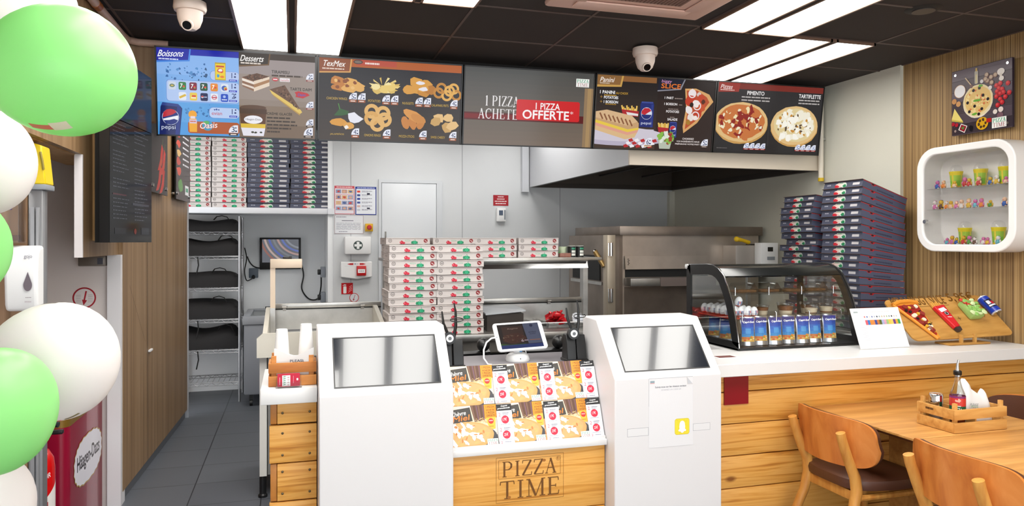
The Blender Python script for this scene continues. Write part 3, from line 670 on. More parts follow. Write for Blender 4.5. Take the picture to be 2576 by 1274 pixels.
def pepsican(a, x, y, w, h):
    a.poly([(x+w*.08, y), (x+w*.92, y), (x+w, y+h*.1), (x+w, y+h), (x, y+h), (x, y+h*.1)], '#1c2a72'); a.rect(x+w*.08, y, w*.84, h*.06, '#3c4c96'); a.rect(x+w*.8, y+h*.1, w*.15, h*.9, '#2a3a88')
    cx, cy, r = x+w*.48, y+h*.46, w*.40; ry = r*a.asp
    a.ell(cx, cy, r, ry, '#d8deee'); a.ell(cx, cy+ry*.04, r*.93, ry*.9, '#1c2a72', 20, 10, 170); a.poly([(cx-r*.95, cy+ry*.1), (cx-r*.9, cy-ry*.4), (cx-r*.4, cy-ry*.88), (cx+r*.4, cy-ry*.88), (cx+r*.85, cy-ry*.45), (cx+r*.3, cy-ry*.15), (cx-r*.3, cy+ry*.25)], '#c02434')
    a.text('pepsi', x+w*.12, y+h*.79, w*.74, h*.13, '#dfe5f6')
pepsican(a, .365, .335, .115, .355)
a.ell(.2, .84, .42, .12, '#b8b0c4', 28); a.rect(0, .72, .49, .1, '#c4bccc'); a.ell(.2, .80, .38, .10, '#cfc8d4', 28)
for k in range(5):
    for j in range(3): a.poly([(.24+k*.05+j*.02, .95-j*.04), (.27+k*.05+j*.02, .93-j*.04), (.285+k*.05+j*.02, .97-j*.04), (.25+k*.05+j*.02, .985-j*.04)], ['#b82a30', '#efeaf0'][(k+j) % 2])
a.poly([(0, .5), (.09, .47), (.3, .54), (.36, .64), (.36, .72), (.27, .74), (.0, .62)], '#c8a074'); a.poly([(0, .5), (.09, .47), (.3, .54), (.35, .62), (.26, .68), (0, .58)], '#d8b48a')
for k in range(8): a.line(.035+k*.035, .515+k*.012, .06+k*.035, .60+k*.012, .012, '#8a5a3c')
a.poly([(0, .61), (.27, .73), (.36, .70), (.36, .73), (.27, .77), (0, .65)], '#e8c84a'); a.poly([(0, .65), (.27, .77), (.36, .73), (.35, .77), (.27, .81), (0, .69)], '#e0a08a'); a.poly([(0, .69), (.27, .81), (.35, .77), (.33, .84), (.25, .87), (0, .75)], '#dcb888')
a.price(.415, .84, .063, '6', '#c8a870', .2)
a.poly([(.505, .0), (.735, .0), (.7, .145), (.5, .185)], '#8a8a96'); a.poly([(.505, .0), (.725, .0), (.69, .13), (.5, .168)], '#181a2c'); a.text('biggy', .53, .015, .085, .055, '#d89ac8', .15); a.text('SLICE', .53, .07, .165, .065, '#e8762a', .05, 0, .0011)
a.poly([(.735, .125), (.83, .115), (.95, .19), (.99, .29), (.93, .42), (.86, .6), (.745, .755), (.735, .66), (.755, .4)], '#d8a468'); a.poly([(.75, .15), (.84, .14), (.93, .23), (.955, .3), (.9, .43), (.84, .58), (.755, .70), (.77, .4)], '#b8502c')
for x, y, r, c in ((.80, .19, .035, '#ece4e4'), (.86, .2, .02, '#d8c8c0'), (.79, .29, .045, '#c03a24'), (.88, .26, .035, '#c24428'), (.84, .33, .03, '#f0e8e4'), (.89, .38, .035, '#c8522c'), (.78, .42, .03, '#ece4e4'), (.86, .47, .035, '#bc3c22'), (.80, .52, .03, '#e8dcd4'), (.78, .6, .022, '#a87a2a'), (.84, .53, .02, '#f0e6dc'), (.90, .30, .018, '#5a2a1a'), (.80, .35, .018, '#2a1a16')): a.blob(x, y, r, None, c, 12, .15)
for x, y in ((.80, .19), (.85, .36), (.84, .5)): a.ring(x, y, .034, .009, '#eee0e0')
for k, (tx, w) in enumerate((('1 PART', .075), ('1 BOISSON', .11), ('POTATOES', .11), ('SALADE', .085))): a.text(tx, [.565, .565, .585, .6][k], [.25, .335, .44, .55][k], w, .032, '#e8e2e2', 0, 0, .0008)
a.words(.65, .262, .07, .016, '#8a7a74'); a.words(.69, .35, .03, .014, '#8a7a74'); a.words(.6, .415, .09, .012, '#8a7a74'); a.words(.62, .53, .04, .012, '#8a7a74')
for k in range(7): a.line(.525+k*.014, .62+.01*(k % 2), .535+k*.012, .70, .012, ['#e8c060', '#d8a840', '#f0d080'][k % 3])
a.poly([(.52, .68), (.615, .69), (.61, .76), (.53, .75)], '#b02830'); pepsican(a, .62, .6, .065, .22)
a.poly([(.525, .80), (.655, .80), (.635, .985), (.545, .985)], '#b8c0b0')
for _ in range(26): a.blob(a.rng.uniform(.53, .65), a.rng.uniform(.76, .9), .018, None, a.rng.choice(['#5a9a34', '#86b84a', '#dfe6d8', '#3f7a26', '#9a3a2a']), 8, .4)
for k, (tx, w) in enumerate((('CHOISISSEZ', .1), ('VOS INGRÉDIENTS NOUS', .2), ('PRÉPARONS VOTRE PART !', .22))): a.text(tx, .79-w/2, .82+k*.037, w, .026, '#dcd2d0', 0, 0, .0005)
a.price(.905, .83, .06, '5', '#5a4a44', .2)
finish_tv(t, m)
# ---- pizzas
t, m, a = make_tv(4, 'menu screen showing two large pizzas, rightmost of the row', ('#2c2a2c', '#201e20'))
a.rect(0, 0, 1, .085, '#7a2a22'); a.poly([(0, 0), (.2, 0), (.19, .125), (0, .14)], '#98322a'); a.text('Pizzas', .02, .03, .105, .06, '#f0dcd8', .3, 0, .0006); a.words(.02, .1, .13, .014, '#e0b8b0')
a.text('PIMENTO', .27, .105, .16, .055, '#ece8e8', 0, 0, .001); a.text('TARTIFLETTE', .765, .11, .215, .055, '#ece8e8', 0, 0, .001)
for k in range(2): a.words(.22, .185+k*.045, .27, .018, '#b8b2b0'); a.words(.765, .19+k*.045, .21, .018, '#b8b2b0')
a.pizza(.235, .56, .25, .29, tops=(('#f0e0b0', 22, .10), ('#8e1e18', 26, .14), ('#c8743c', 14, .17), ('#efe6c8', 14, .08)), seed=5)
a.pizza(.745, .58, .23, .29, sauce='#e0cc98', tops=(('#f2ecd8', 34, .15), ('#c88a34', 16, .07), ('#5a4634', 16, .06), ('#faf6ea', 16, .14)), seed=8)
a.rect(.485, .24, .02, .66, '#2a282a')
for x0 in (.27, .765):
    for k, d in enumerate(('5', '11', '17', '24')): a.price(x0+k*.052, .86, .05, d, '#a82a2a', .22, '#3a5a9a')
a.words(.02, .94, .1, .01, '#6a6464')
finish_tv(t, m)

# ================================================================== BLACK MENU SCREENS ON THE LEFT
def left_panel(z0, z1, label, name_bits):
    o0 = Vector((-.93, 4.34, 0)); dr = Vector((.1357, .9907, 0)).normalized(); w = .668
    TL = o0+Vector((0, 0, z1)); TR = o0+dr*w+Vector((0, 0, z1)); BL = o0+Vector((0, 0, z0)); BR = o0+dr*w+Vector((0, 0, z0))
    t = thing('menu_screen', label, 'menu screen', tuple((BL+BR)/2))
    m = M(); m.slab([BL, BR, TR, TL], .05); m.obj('casing', BLACK, t)
    n = dr.cross(Vector((0, 0, 1))); m = M()
    c = (BL+BR)/2 - n*.05; q = [BL+dr*.1-n*.05, BR-dr*.1-n*.05, TR-dr*.1-n*.05, TL+dr*.1-n*.05]; m.slab([p for p in q], .06); m.obj('rear_housing', BLACKM, t)
    m = M(); a = Art(m, TL, dr, (0, 0, -1), w, z1-z0, 0, .0015)
    return t, m, a
BLKSCR = print_mat('dim_screen', .08, emit=.5, spec=.3, ior=1.16)
t, m, a = left_panel(2.365, 2.705, 'dark bluish menu screen on the left wall, upper of two black screens', 0)
a.rect(0, 0, 1, 1, '#1c2438'); a.rect(.02, .04, .96, .9, '#232d48')
m.obj('screen', BLKSCR, t)
t, m, a = left_panel(1.69, 2.36, 'tall black price list screen on the left wall, lower of two black screens', 0)
a.rect(0, 0, 1, 1, '#17171a')
for k in range(25):
    y = .03+k*.032
    if k not in (6, 13, 17): a.words(.06, y, a.rng.uniform(.25, .38), .008, '#55555e')
    if k not in (4, 9, 15): a.words(.55, y+.004, a.rng.uniform(.2, .36), .008, '#5c5c66')
a.rect(.5, .66, .42, .02, '#4a4a54'); a.rect(.06, .60, .3, .012, '#5c2c34')
a.rect(.1, .88, .25, .05, '#2a2a30'); a.ell(.57, .905, .03, .025, '#8a3a34'); a.rect(.72, .87, .2, .06, '#34363e')
m.obj('screen', BLKSCR, t)
# acrylic posters on stand-offs further back on the brown wall
def wall_poster(y0, y1, z0, z1, label, draw):
    x0, x1 = left_line(y0)+.04, left_line(y1)+.04
    t = thing('wall_poster', label, 'poster', ((x0+x1)/2, (y0+y1)/2, z0))
    m = M(); m.slab([(x0, y0, z0), (x1, y1, z0), (x1, y1, z1), (x0, y0, z1)], .012); m.obj('panel', BLACK, t)
    m = M(); a = Art(m, (x0, y0, z1), (x1-x0, y1-y0, 0), (0, 0, -1), math.hypot(x1-x0, y1-y0), z1-z0); draw(a); m.obj('picture', GLOSSPRINT, t)
    for yy in (y0+.05, y1-.05):
        for z in (z0+.05, z1-.05):
            xx = left_line(yy); M().cyl((xx, yy, z), (xx+.05, yy, z), .012, n=12).obj('standoff_bolt', CHROME, t)
def chilli(a):
    a.rect(0, 0, 1, 1, '#1c1a1c')
    for k in range(4): a.rect(0, .25*k, 1, .004, '#2a2626')
    a.text('PIMENT', .15, .06, .7, .06, '#d8d4d4'); a.text('addict', .2, .16, .6, .04, '#e8e4e4', .2)
    for x, y, q in ((.5, .62, .4), (.65, .66, .2), (.4, .84, 1.2), (.6, .86, 1.4)):
        a.poly([(x-.12, y+.14), (x+.02, y+.02), (x+.12, y-.16), (x+.22, y-.12), (x+.16, y+.04), (x+.04, y+.12)], '#c02418'); a.line(x+.16, y-.14, x+.2, y-.22, .008, '#6a8a3a')
def veg(a):
    a.rect(0, 0, 1, 1, '#17181c')
    for k in range(6): a.blob(.16+.03*(k % 2), .1+.11*k, .14, .05, ['#c8a060', '#a82a1c', '#c03a22'][k % 3], 9, .3)
    for k in range(7): a.words(.45, .12+k*.07, .45, .02, '#cfcfd4')
    a.blob(.3, .82, .14, .09, '#3f8a34'); a.rect(.62, .80, .26, .12, '#e8eef0'); a.rect(.66, .83, .18, .05, '#3f9a78')
wall_poster(5.88, 6.48, 2.06, 2.78, 'black acrylic poster with red chillies on the brown wall', chilli)
wall_poster(6.85, 7.55, 2.06, 2.78, 'black acrylic vegetable poster beside the shelf of pizza boxes', veg)
# ================================================================== COUNTER, KIOSKS AND WHAT STANDS ON THEM
def bevel(o, w=.004, seg=2):
    md = o.modifiers.new('bevel', 'BEVEL'); md.width = w; md.segments = seg; md.limit_method = 'ANGLE'; md.angle_limit = R(40); return o
SCRG = mat('kiosk_screen_glass', '#1c2028', .10, spec=.9, coat=.5)
SCREW = mat('plank_screw', '#6a5a40', .4, .6)
def nails(m, pts, y, r=.006):
    for x, z in pts: m.lathe([(0, .002), (r*.6, .0015), (r, 0)], (x, y, z), 10, 0, None, Matrix.Rotation(R(90), 3, 'X'))
# left counter block
t = thing('wood_counter', 'narrow left end of the pine counter, left of the white kiosk', 'counter', (.0, 3.7, 0))
m = M()
rows = [(.861, .962, True), (.684, .854, False), (.508, .678, True), (.332, .502, False), (.156, .326, True), (.0, .150, False)]
for z0, z1, inset in rows:
    x0 = -.068 if inset else -.102
    m.box(x0, 3.525 if inset else 3.52, z0, .106, 3.55, z1, 0, .002)
m.obj('plank_front', PINE, t)
m = M()
for z0, z1, inset in rows: m.box(-.098, 3.53 if inset else 3.551, z0, -.07, 4.0, z1, 0, .002)
m.obj('plank_side', PINED, t)
m = M().box(-.06, 3.56, .03, .106, 3.95, .95); m.obj('carcass', BLACKM, t)
for q in [(x, (z0+z1)/2+dz) for z0, z1, _ in rows[:4] for x in (-.045, .075) for dz in ((-.05, .05) if z1-z0 > .12 else (0,))]:
    m = M(); nails(m, [q], 3.5195); m.obj('screw', SCREW, t)
w = M().box(-.139, 3.46, .964, .107, 4.02, 1.034, 0, .004).obj('worktop', WHITE); tag(w, 'white worktop on the left end of the counter, under the napkin crate', 'worktop')
# middle block with the engraved sign
t = thing('wood_counter', 'pine counter front with engraved sign between the two white kiosks', 'counter', (1.11, 3.6, 0))
m = M(); m.box(.712, 3.41, .375, 1.503, 3.44, .679, 0, .002); m.box(.712, 3.41, .06, 1.503, 3.44, .371, 0, .002); m.obj('plank_front', PINE, t)
m = M(); a = Art(m, (.93, 3.41, .655), (1, 0, 0), (0, 0, -1), .357, .222)
ENG = '#8a5a1e'; ENGD = '#6e4414'
for x0, y0, x1, y1 in ((.02, .01, .985, .01), (.02, .99, .985, .99), (.02, .01, .02, .99), (.985, .01, .985, .99), (.055, .07, .94, .07), (.055, .47, .94, .47), (.055, .07, .055, .47), (.94, .07, .94, .47)): a.line(x0, y0, x1, y1, .005, ENG)
a.serif('PIZZA', .10, .105, .78, .33, ENGD, .05); a.serif('TIME', .07, .53, .86, .38, ENGD, .05)
a.ring(.905, .125, .028, .004, ENG); a.text('R', .893, .098, .024, .05, ENG)
for x, y in ((.70, .14), (.20, .88)): a.ell(x, y, .026, .03, '#a86a2a')
m.obj('engraved_sign', PRINT, t)
m = M().box(.72, 3.45, .02, 1.495, 3.56, .66); m.obj('carcass', BLACKM, t)
w = M().box(.712, 3.385, .679, 1.506, 3.60, .708, 0, .003).obj('ledge', WHITE); tag(w, 'white ledge under the pizza flyers between the kiosks', 'ledge')
# sloping flyer rack and its top shelf
t = thing('flyer_rack', 'white sloping flyer rack between the two kiosks', 'rack', (1.11, 3.5, .708))
B0 = Vector((0, 3.425, .71)); UP = Vector((0, .15, .37)).normalized(); NRM = Vector((0, -.37, .15)).normalized()
m = M(); q = [Vector((.712, 0, 0))+B0, Vector((1.503, 0, 0))+B0, Vector((1.503, 0, 0))+B0+UP*.39, Vector((.712, 0, 0))+B0+UP*.39]; m.slab(q, .008); m.obj('board', WHITE, t)
m = M().box(.712, 3.40, .7085, 1.503, 3.408, .722); m.obj('lip', WHITE, t)
# shelf behind
w = M().box(.712, 3.585, 1.03, 1.503, 3.98, 1.06, 0, .003).obj('shelf', mat('grey_shelf', '#6f6b70', .4)); tag(w, 'grey shelf behind the flyers carrying the tablet stand', 'shelf')
struct_leg = M().box(.74, 3.62, .0, 1.48, 3.96, 1.03).obj('cabinet', BLACKM); tag(struct_leg, 'black cabinet under the tablet shelf behind the flyer rack', 'cabinet')
# flyers with a strip of coupons
def flyer_mesh():
    m = M(); w, h = .245, .195
    a = Art(m, (0, 0, h), (1, 0, 0), (0, 0, -1), w, h, 0, .0006)
    m.box(0, 0, 0, w, .0005, h, 0, 0, '#f0e0cc')
    a.rect(0, 0, 1, 1, '#eed2b6'); a.rect(0, 0, 1, .08, '#f0dcc4'); a.rect(0, .82, 1, .18, '#3c3c3e'); a.poly([(.7, .55), (1, .40), (1, 1), (.8, 1)], '#d8cfc6'); a.poly([(.66, .86), (.98, .74), (1, 1), (.6, 1)], '#444448')
    a.poly([(.47, 0), (.76, 0), (.76, .36), (.54, .42)], '#6a4c3c')
    for k in range(6): a.line(.50+k*.045, 0, .55+k*.038, .38, .013, ['#8a6a58', '#54382c', '#7a5a74'][k % 3])
    for k in range(18): a.line(.52+a.rng.random()*.36, .30+a.rng.random()*.15, .55+a.rng.random()*.4, .35+a.rng.random()*.22, .006, ['#e0b878', '#c89858', '#f0d8a8'][k % 3])
    a.poly([(.75, 0), (1, 0), (1, .33), (.75, .35)], '#e89432')
    for k in range(4): a.text(('1 PIZZA', 'ACHETÉE', '1 PIZZA', 'OFFERTE')[k], .79, .035+k*.072, .17, .048, '#7a4a1c', 0, 0, .001)
    a.poly([(.77, .33), (.97, .31), (.95, .6), (.83, .62)], '#f0b848'); a.ell(.87, .41, .055, None, '#d83a32'); a.rect(.83, .385, .08, .03, '#e8a0a0'); a.words(.82, .53, .1, .02, '#b8842a')
    a.poly([(0, .10), (.46, .04), (.50, .38), (0, .48)], '#46433f'); a.text('Chèvre', .07, .15, .30, .11, '#f4f0ea', .1, .04, .0012); a.text('Miel', .10, .255, .33, .13, '#f08232', .15, .04, .002); a.words(.05, .41, .38, .02, '#d8d0c4')
    a.ell(.41, .77, .56, .30, '#4c4c50', 28)
    a.pizza(.35, .71, .56, .32, '#d8a266', '#dca872', (('#e8b070', 26, .1), ('#faf4ec', 18, .17), ('#c8844a', 14, .07)), seed=4)
    a.ptlogo(.76, .84, .22, .15)
    return m
def strip_mesh():
    m = M(); w, h = .078, .19
    m.box(0, 0, 0, w, .0005, h, 0, 0, '#e6e6ea'); a = Art(m, (0, 0, h), (1, 0, 0), (0, 0, -1), w, h, 0, .0006)
    a.rect(0, 0, 1, 1, '#e4e4ea'); a.rect(0, 0, 1, .165, '#2c2c2e'); a.text('Coupons', .3, .03, .42, .045, '#f4f4f4', .2, .01, .004); a.text('promotionnels', .08, .09, .8, .045, '#f4f4f4', .2, .015, .004)
    for k, (y, d) in enumerate(((.2, '17€'), (.58, '25€'))):
        a.text('2', .12, y+.02, .12, .085, '#c8405a'); a.words(.38, y+.02, .42, .014, '#5a5a70'); a.words(.38, y+.055, .36, .012, '#7a7a90'); a.words(.38, y+.085, .3, .01, '#8a8a9a')
        a.ell(.52, y+.195, .25, None, '#e03048'); a.text(d, .35, y+.155, .26, .075, '#fff4f4', .1, .01, .0); a.words(.2, y+.31, .6, .012, '#9a9aa6')
    a.text('2', .12, .93, .1, .06, '#c8405a'); a.words(.38, .95, .4, .012, '#6a6a80')
    return m
fm = flyer_mesh().obj('flyer', PRINT, None, (0, 0, 0)); sm_ = strip_mesh().obj('coupon_strip', PRINT, None, (0, 0, 0))
tilt = math.atan2(.15, .37)
first = True
pos = [(.712, 'left'), (.957, 'middle'), (1.192, 'right')]
for r, (off, lift, rn) in enumerate(((.0, .004, 'lower'), (.196, .0015, 'upper'))):
    for k, (x, nm) in enumerate(pos):
        f = fm if (r == 0 and k == 0) else fm.copy(); c = sm_ if (r == 0 and k == 0) else sm_.copy()
        if not (r == 0 and k == 0): COL.objects.link(f); COL.objects.link(c)
        q = Vector((x+.002 if k else x, 0, 0))+B0+UP*(off+.002)+NRM*(lift+.002+.0016*k); f.location = q; f.rotation_euler = (-tilt, 0, 0)
        tag(f, '%s pizza flyer in the %s row of the rack between the kiosks' % (nm, rn), 'flyer', 'goat cheese pizza flyers')
        q = Vector((x+.243 if k < 2 else x+.233, 0, 0))+B0+UP*(off+.003)+NRM*(lift+.010+.0006*k); c.location = q; c.rotation_euler = (-tilt, 0, 0)
        tag(c, 'coupon strip with red price dots beside the %s flyer in the %s row' % (nm, rn), 'coupon strip', 'coupon strips on the flyers')
# kiosks
def kiosk(x0, label):
    t = thing('order_kiosk', label, 'kiosk', (x0+.2975, 3.5, 0), 'white touch screen order kiosks'); x1 = x0+.595
    m = M()
    prof = [(3.30, .0), (3.30, 1.02), (3.53, 1.291), (3.715, 1.293), (3.715, .0)]
    m.prism(prof, 'x', x0, x1); bevel(m.obj('body', KIOSKW, t), .006, 3)
    dn = Vector((0, -.23, -.271)).normalized(); n = Vector((0, -.271, .23)).normalized(); tp = Vector((0, 3.53, 1.291))
    X0, X1 = x0+.07, x1-.058; s0, s1 = .060, .313
    def P(x, s_, o): return Vector((x, 0, 0))+tp+dn*s_+n*o
    m = M(); b = .006
    for (xa, sa, xb, sb) in ((X0-b, s0-b, X1+b, s0), (X0-b, s1, X1+b, s1+b), (X0-b, s0, X0, s1), (X1, s0, X1+b, s1)):
        m.slab([P(xa, sb, .0025), P(xb, sb, .0025), P(xb, sa, .0025), P(xa, sa, .0025)], .004)
    sr = m.obj('screen_rim', BLACK, t)
    m = M(); m.slab([P(X0, s1, .001), P(X1, s1, .001), P(X1, s0, .001), P(X0, s0, .001)], .003); m.obj('touch_screen', SCRG, sr)
    return t
k1 = kiosk(.11, 'white order kiosk left of the flyer rack, with blank sloping touch screen')
k2 = kiosk(1.508, 'white order kiosk right of the flyer rack, with a paper notice on its front')
for xa, xb, za, zb in ((1.575, 1.69, .734, .774), (1.938, 2.036, .738, .774)):
    m = M(); a = Art(m, (xa, 3.30, zb), (1, 0, 0), (0, 0, -1), xb-xa, zb-za, 0, .0002); a.rect(0, 0, 1, 1, '#77777f'); a.rect(.012, .03, .976, .94, '#dedcdc'); m.obj('blank_label', PRINT, k2)
m = M(); m.box(0, -.0006, 0, .245, 0, .345, 0, 0, '#e0dedf'); a = Art(m, (0, -.0006, .345), (1, 0, 0), (0, 0, -1), .245, .345, 0, .0003)
a.rect(0, 0, 1, .004, '#8a8a90'); a.rect(0, 0, .005, .4, '#b0b0b4'); a.rect(.996, .1, .004, .3, '#d8d8dc')
a.words(.03, .035, .1, .03, '#8aa0a8'); a.words(.03, .065, .1, .012, '#d8a0a0'); a.text('Suivez-nous sur les réseaux sociaux', .14, .115, .71, .026, '#5a5a64', 0, 0, .0006); a.text('SCANNEZ UN CODE QR', .28, .165, .45, .02, '#a0a0a8')
a.poly([(.86, .0), (1, .11), (.875, .11)], '#c4c4c8'); a.line(.86, 0, .875, .11, .004, '#c8b8a8'); a.line(.875, .11, 1, .11, .004, '#c8b8a8')
a.rrect(.585, .605, .335, .235, .05, '#c8b028'); a.rrect(.592, .61, .321, .225, .045, '#f0d838')
for _ in range(60):
    x, y = a.rng.uniform(.61, .89), a.rng.uniform(.62, .82); a.rect(x, y, .012, .004, '#cdb72c')
a.poly([(.66, .775), (.69, .755), (.685, .725), (.695, .67), (.72, .645), (.752, .637), (.785, .645), (.81, .67), (.82, .725), (.815, .755), (.845, .775), (.825, .795), (.80, .79), (.775, .81), (.752, .815), (.73, .81), (.705, .79), (.68, .795)], '#fafaf4')
o = m.obj('paper_notice', PRINT, None, (0, 0, 0)); o.location = (1.691, 3.2994, .670); tag(o, 'white paper notice with a yellow ghost code stuck on the right kiosk front', 'notice')
# tablet on its stand
t = thing('tablet', 'white tablet in landscape on a stand above the flyers', 'tablet', (1.165, 3.755, 1.12), None)
TL, TR, BR, BL = Vector((1.027, 3.822, 1.252)), Vector((1.303, 3.822, 1.262)), Vector((1.303, 3.692, 1.131)), Vector((1.027, 3.692, 1.121))
ux = (TR-TL).normalized(); uy = (BL-TL).normalized(); n = ux.cross(-uy); w, h = (TR-TL).length, (BL-TL).length
m = M(); pts = []
for cx, cy, a0 in ((w-.018, .018, -90), (w-.018, h-.018, 0), (.018, h-.018, 90), (.018, .018, 180)):
    for k in range(6): q = R(a0+k*18); pts.append((cx+.018*math.cos(q), cy+.018*math.sin(q)))
f = [TL+ux*x+uy*y for x, y in pts]; N = len(f)
m.add(f+[p-n*.009 for p in f], [tuple(range(N-1, -1, -1)), tuple(range(N, 2*N))]+[(i, (i+1) % N, N+(i+1) % N, N+i) for i in range(N)]); m.obj('case', WHITEP, t)
m = M(); a = Art(m, TL+ux*.022+uy*.012, ux, uy, w-.044, h-.024, 0, .0006)
a.rect(0, 0, 1, 1, '#1c1616'); a.rect(.1, .1, .5, .4, '#33201a'); a.blob(.35, .6, .3, .22, '#3c2018', 16, .1); a.poly([(.62, 0), (1, 0), (1, .84), (.66, .84)], '#4a5066')
for _ in range(40): a.blob(a.rng.uniform(.1, .58), a.rng.uniform(.45, .72), .02, .012, ['#5a3a2a', '#6a5a48', '#4a2018'][_ % 3], 7, .4)
a.text('Regina', .23, .17, .25, .07, '#8a7468', .25, .01); a.poly([(0, .78), (.2, .84), (.6, .84), (.6, .9), (0, .9)], '#2c4a22'); a.rect(0, .86, 1, .14, '#1e2f66'); a.text('6', .5, .66, .06, .1, '#b8a8b0'); a.words(.58, .68, .09, .05, '#8a7a86'); a.text('GYMKO', .72, .36, .18, .06, '#1c2030'); a.words(.74, .45, .14, .02, '#2a3044'); a.rect(.70, .69, .26, .03, '#8a5a44'); a.ell(.82, .11, .04, None, '#1c2440')
m.obj('screen', print_mat('tablet_screen', .15, emit=.8), t)
m = M(); c = (TL+BL)/2+ux*.009; m.cyl(c+n*.0002, c+n*.001, .004, n=12); m.obj('home_button', GREYP, t)
t = thing('tablet_stand', 'white round tablet stand behind the upper flyer row', 'stand', (1.15, 3.755, 1.06))
m = M().lathe([(.0, 0), (.062, 0), (.064, .012), (.058, .03), (.04, .042), (.02, .044), (0, .044)], (1.15, 3.755, 1.06), 28); m.obj('base', WHITEP, t)
m = M().cyl((1.15, 3.755, 1.10), (1.15, 3.77, 1.16), .023, n=20); st = m.obj('stem', WHITEP, t)
m = M().box(1.155, 3.729, 1.108, 1.168, 3.734, 1.124); m.obj('sticker', mat('blue_sticker', '#3a86c0', .4), st)
for z in (1.078, 1.071): M().cyl((1.148, 3.692, z), (1.148, 3.70, z), .003, n=8).obj('led', BLACK, t)
m = M(); m.tube([(1.028, 3.757, 1.186), (1.005, 3.752, 1.184), (.975, 3.74, 1.165), (.955, 3.72, 1.13), (.948, 3.69, 1.09), (.962, 3.66, 1.064), (.98, 3.65, 1.062)], .0045, 8)
o = m.obj('charging_cable', WHITEP); tag(o, 'white charging cable looping from the left of the tablet', 'cable')
m = M(); m.tube([(1.172, 3.77, 1.14), (1.195, 3.765, 1.125), (1.2, 3.755, 1.09), (1.215, 3.75, 1.062)], .003, 8); m.obj('cable_tail', WHITEP, o)
# headsets on their black chargers
def headset(x, y, label, flip, lb2):
    t = thing('headset_charger', lb2, 'charger', (x, y, 1.06), 'black headset chargers')
    m = M(); m.prism([(y-.045, 1.06), (y-.03, 1.15), (y-.012, 1.205), (y+.03, 1.205), (y+.05, 1.06)], 'x', x-.055, x-.003); m.prism([(y-.043, 1.06), (y-.027, 1.15), (y-.01, 1.20), (y+.03, 1.20), (y+.05, 1.06)], 'x', x+.001, x+.055); bevel(m.obj('cradle', BLACK, t), .004)
    M().box(x-.06, y-.055, 1.06, x+.06, y+.055, 1.075, b=.004).obj('foot', BLACK, t)
    t = thing('headset', label, 'headset', (x-.015, y, 1.2), 'black headsets with boom arms')
    c = Vector((x-.018*flip, y-.04, 1.21)); m = M(); m.cyl(c, c+Vector((0, .025, 0)), .031, n=24); ec = m.obj('ear_cup', BLACK, t)
    m = M(); m.cyl(c+Vector((0, -.003, 0)), c, .019, n=24); m.obj('silver_ring', WHITEP, ec); m = M(); m.cyl(c+Vector((0, -.005, 0)), c+Vector((0, -.003, 0)), .009, n=16); m.obj('ear_button', DARKGLASS, ec)
    m = M(); m.tube([c+Vector((-.01*flip, .015, .028)), c+Vector((-.03*flip, .015, .075)), c+Vector((-.036*flip, .02, .135))], [.008, .007, .004], 8); m.obj('boom_arm', BLACK, t)
    m = M(); m.tube([c+Vector((.024*flip, .02, -.01)), c+Vector((.036*flip, .025, .06)), c+Vector((.036*flip, .03, .13)), c+Vector((.028*flip, .03, .175))], [.009, .008, .006, .003], 8); m.obj('headband', BLACK, t)
    m = M(); q = c+Vector((.04*flip, .02, .09)); pts = [q+Vector((.034*math.cos(R(k*30)), 0, .010*math.sin(R(k*30)))) for k in range(13)]; m.tube(pts, .0028, 6); m.obj('ear_hook', BLACK, t)
headset(1.438, 3.66, 'black headset with round silver ear piece beside the right kiosk', 1, 'black headset charger at the right end of the flyer shelf')
headset(.772, 3.66, 'black headset half hidden behind the right edge of the left kiosk', 1, 'black headset charger at the left end of the flyer shelf')
# backs of the till terminals
def till(x0, x1, y, label):
    t = thing('till_terminal', label, 'till', ((x0+x1)/2, y, 1.0), 'black till terminals behind the counter'); xm = (x0+x1)/2; hw = (x1-x0)/2
    m = M(); n = 12; top = []; 
    P_ = [(x0+(x1-x0)*k/n, y-.05*(1-((k-n/2)/(n/2))**2)) for k in range(n+1)]
    vs = []; fs = []
    for px, py in P_: vs += [(px, py, .985), (px, py-.01, 1.055), (px, py+.03, 1.065), (px, py+.05, .985)]
    for k in range(n):
        for j in range(4): fs.append((k*4+j, (k+1)*4+j, (k+1)*4+(j+1) % 4, k*4+(j+1) % 4))
    fs += [(0, 1, 2, 3), (n*4+3, n*4+2, n*4+1, n*4)]
    m.add(vs, fs); m.obj('screen_back', BLACK, t)
    M().sph((x1-.045, y-.02, 1.098), .038, .038, .04, 18).obj('hinge_knob', BLACK, t)
    M().box(xm-.06, y-.03, .90, xm+.06, y+.06, .985, b=.01).obj('neck', BLACK, t)
    M().box(xm-.14, y-.02, .88, xm+.14, y+.14, .90, b=.008).obj('base', BLACK, t)
till(.78, 1.10, 4.14, 'black till terminal back behind the left part of the flyer shelf')
till(1.20, 1.56, 4.14, 'black till terminal back behind the right part of the flyer shelf')
w = M().box(.72, 4.0, .85, 1.75, 4.38, .88).obj('till_shelf', BLACKM); tag(w, 'low black staff shelf under the till terminals', 'shelf')
tag(M().box(.76, 4.05, 0, 1.7, 4.33, .85).obj('till_cabinet', BLACKM), 'black staff cabinet below the till terminals', 'cabinet')
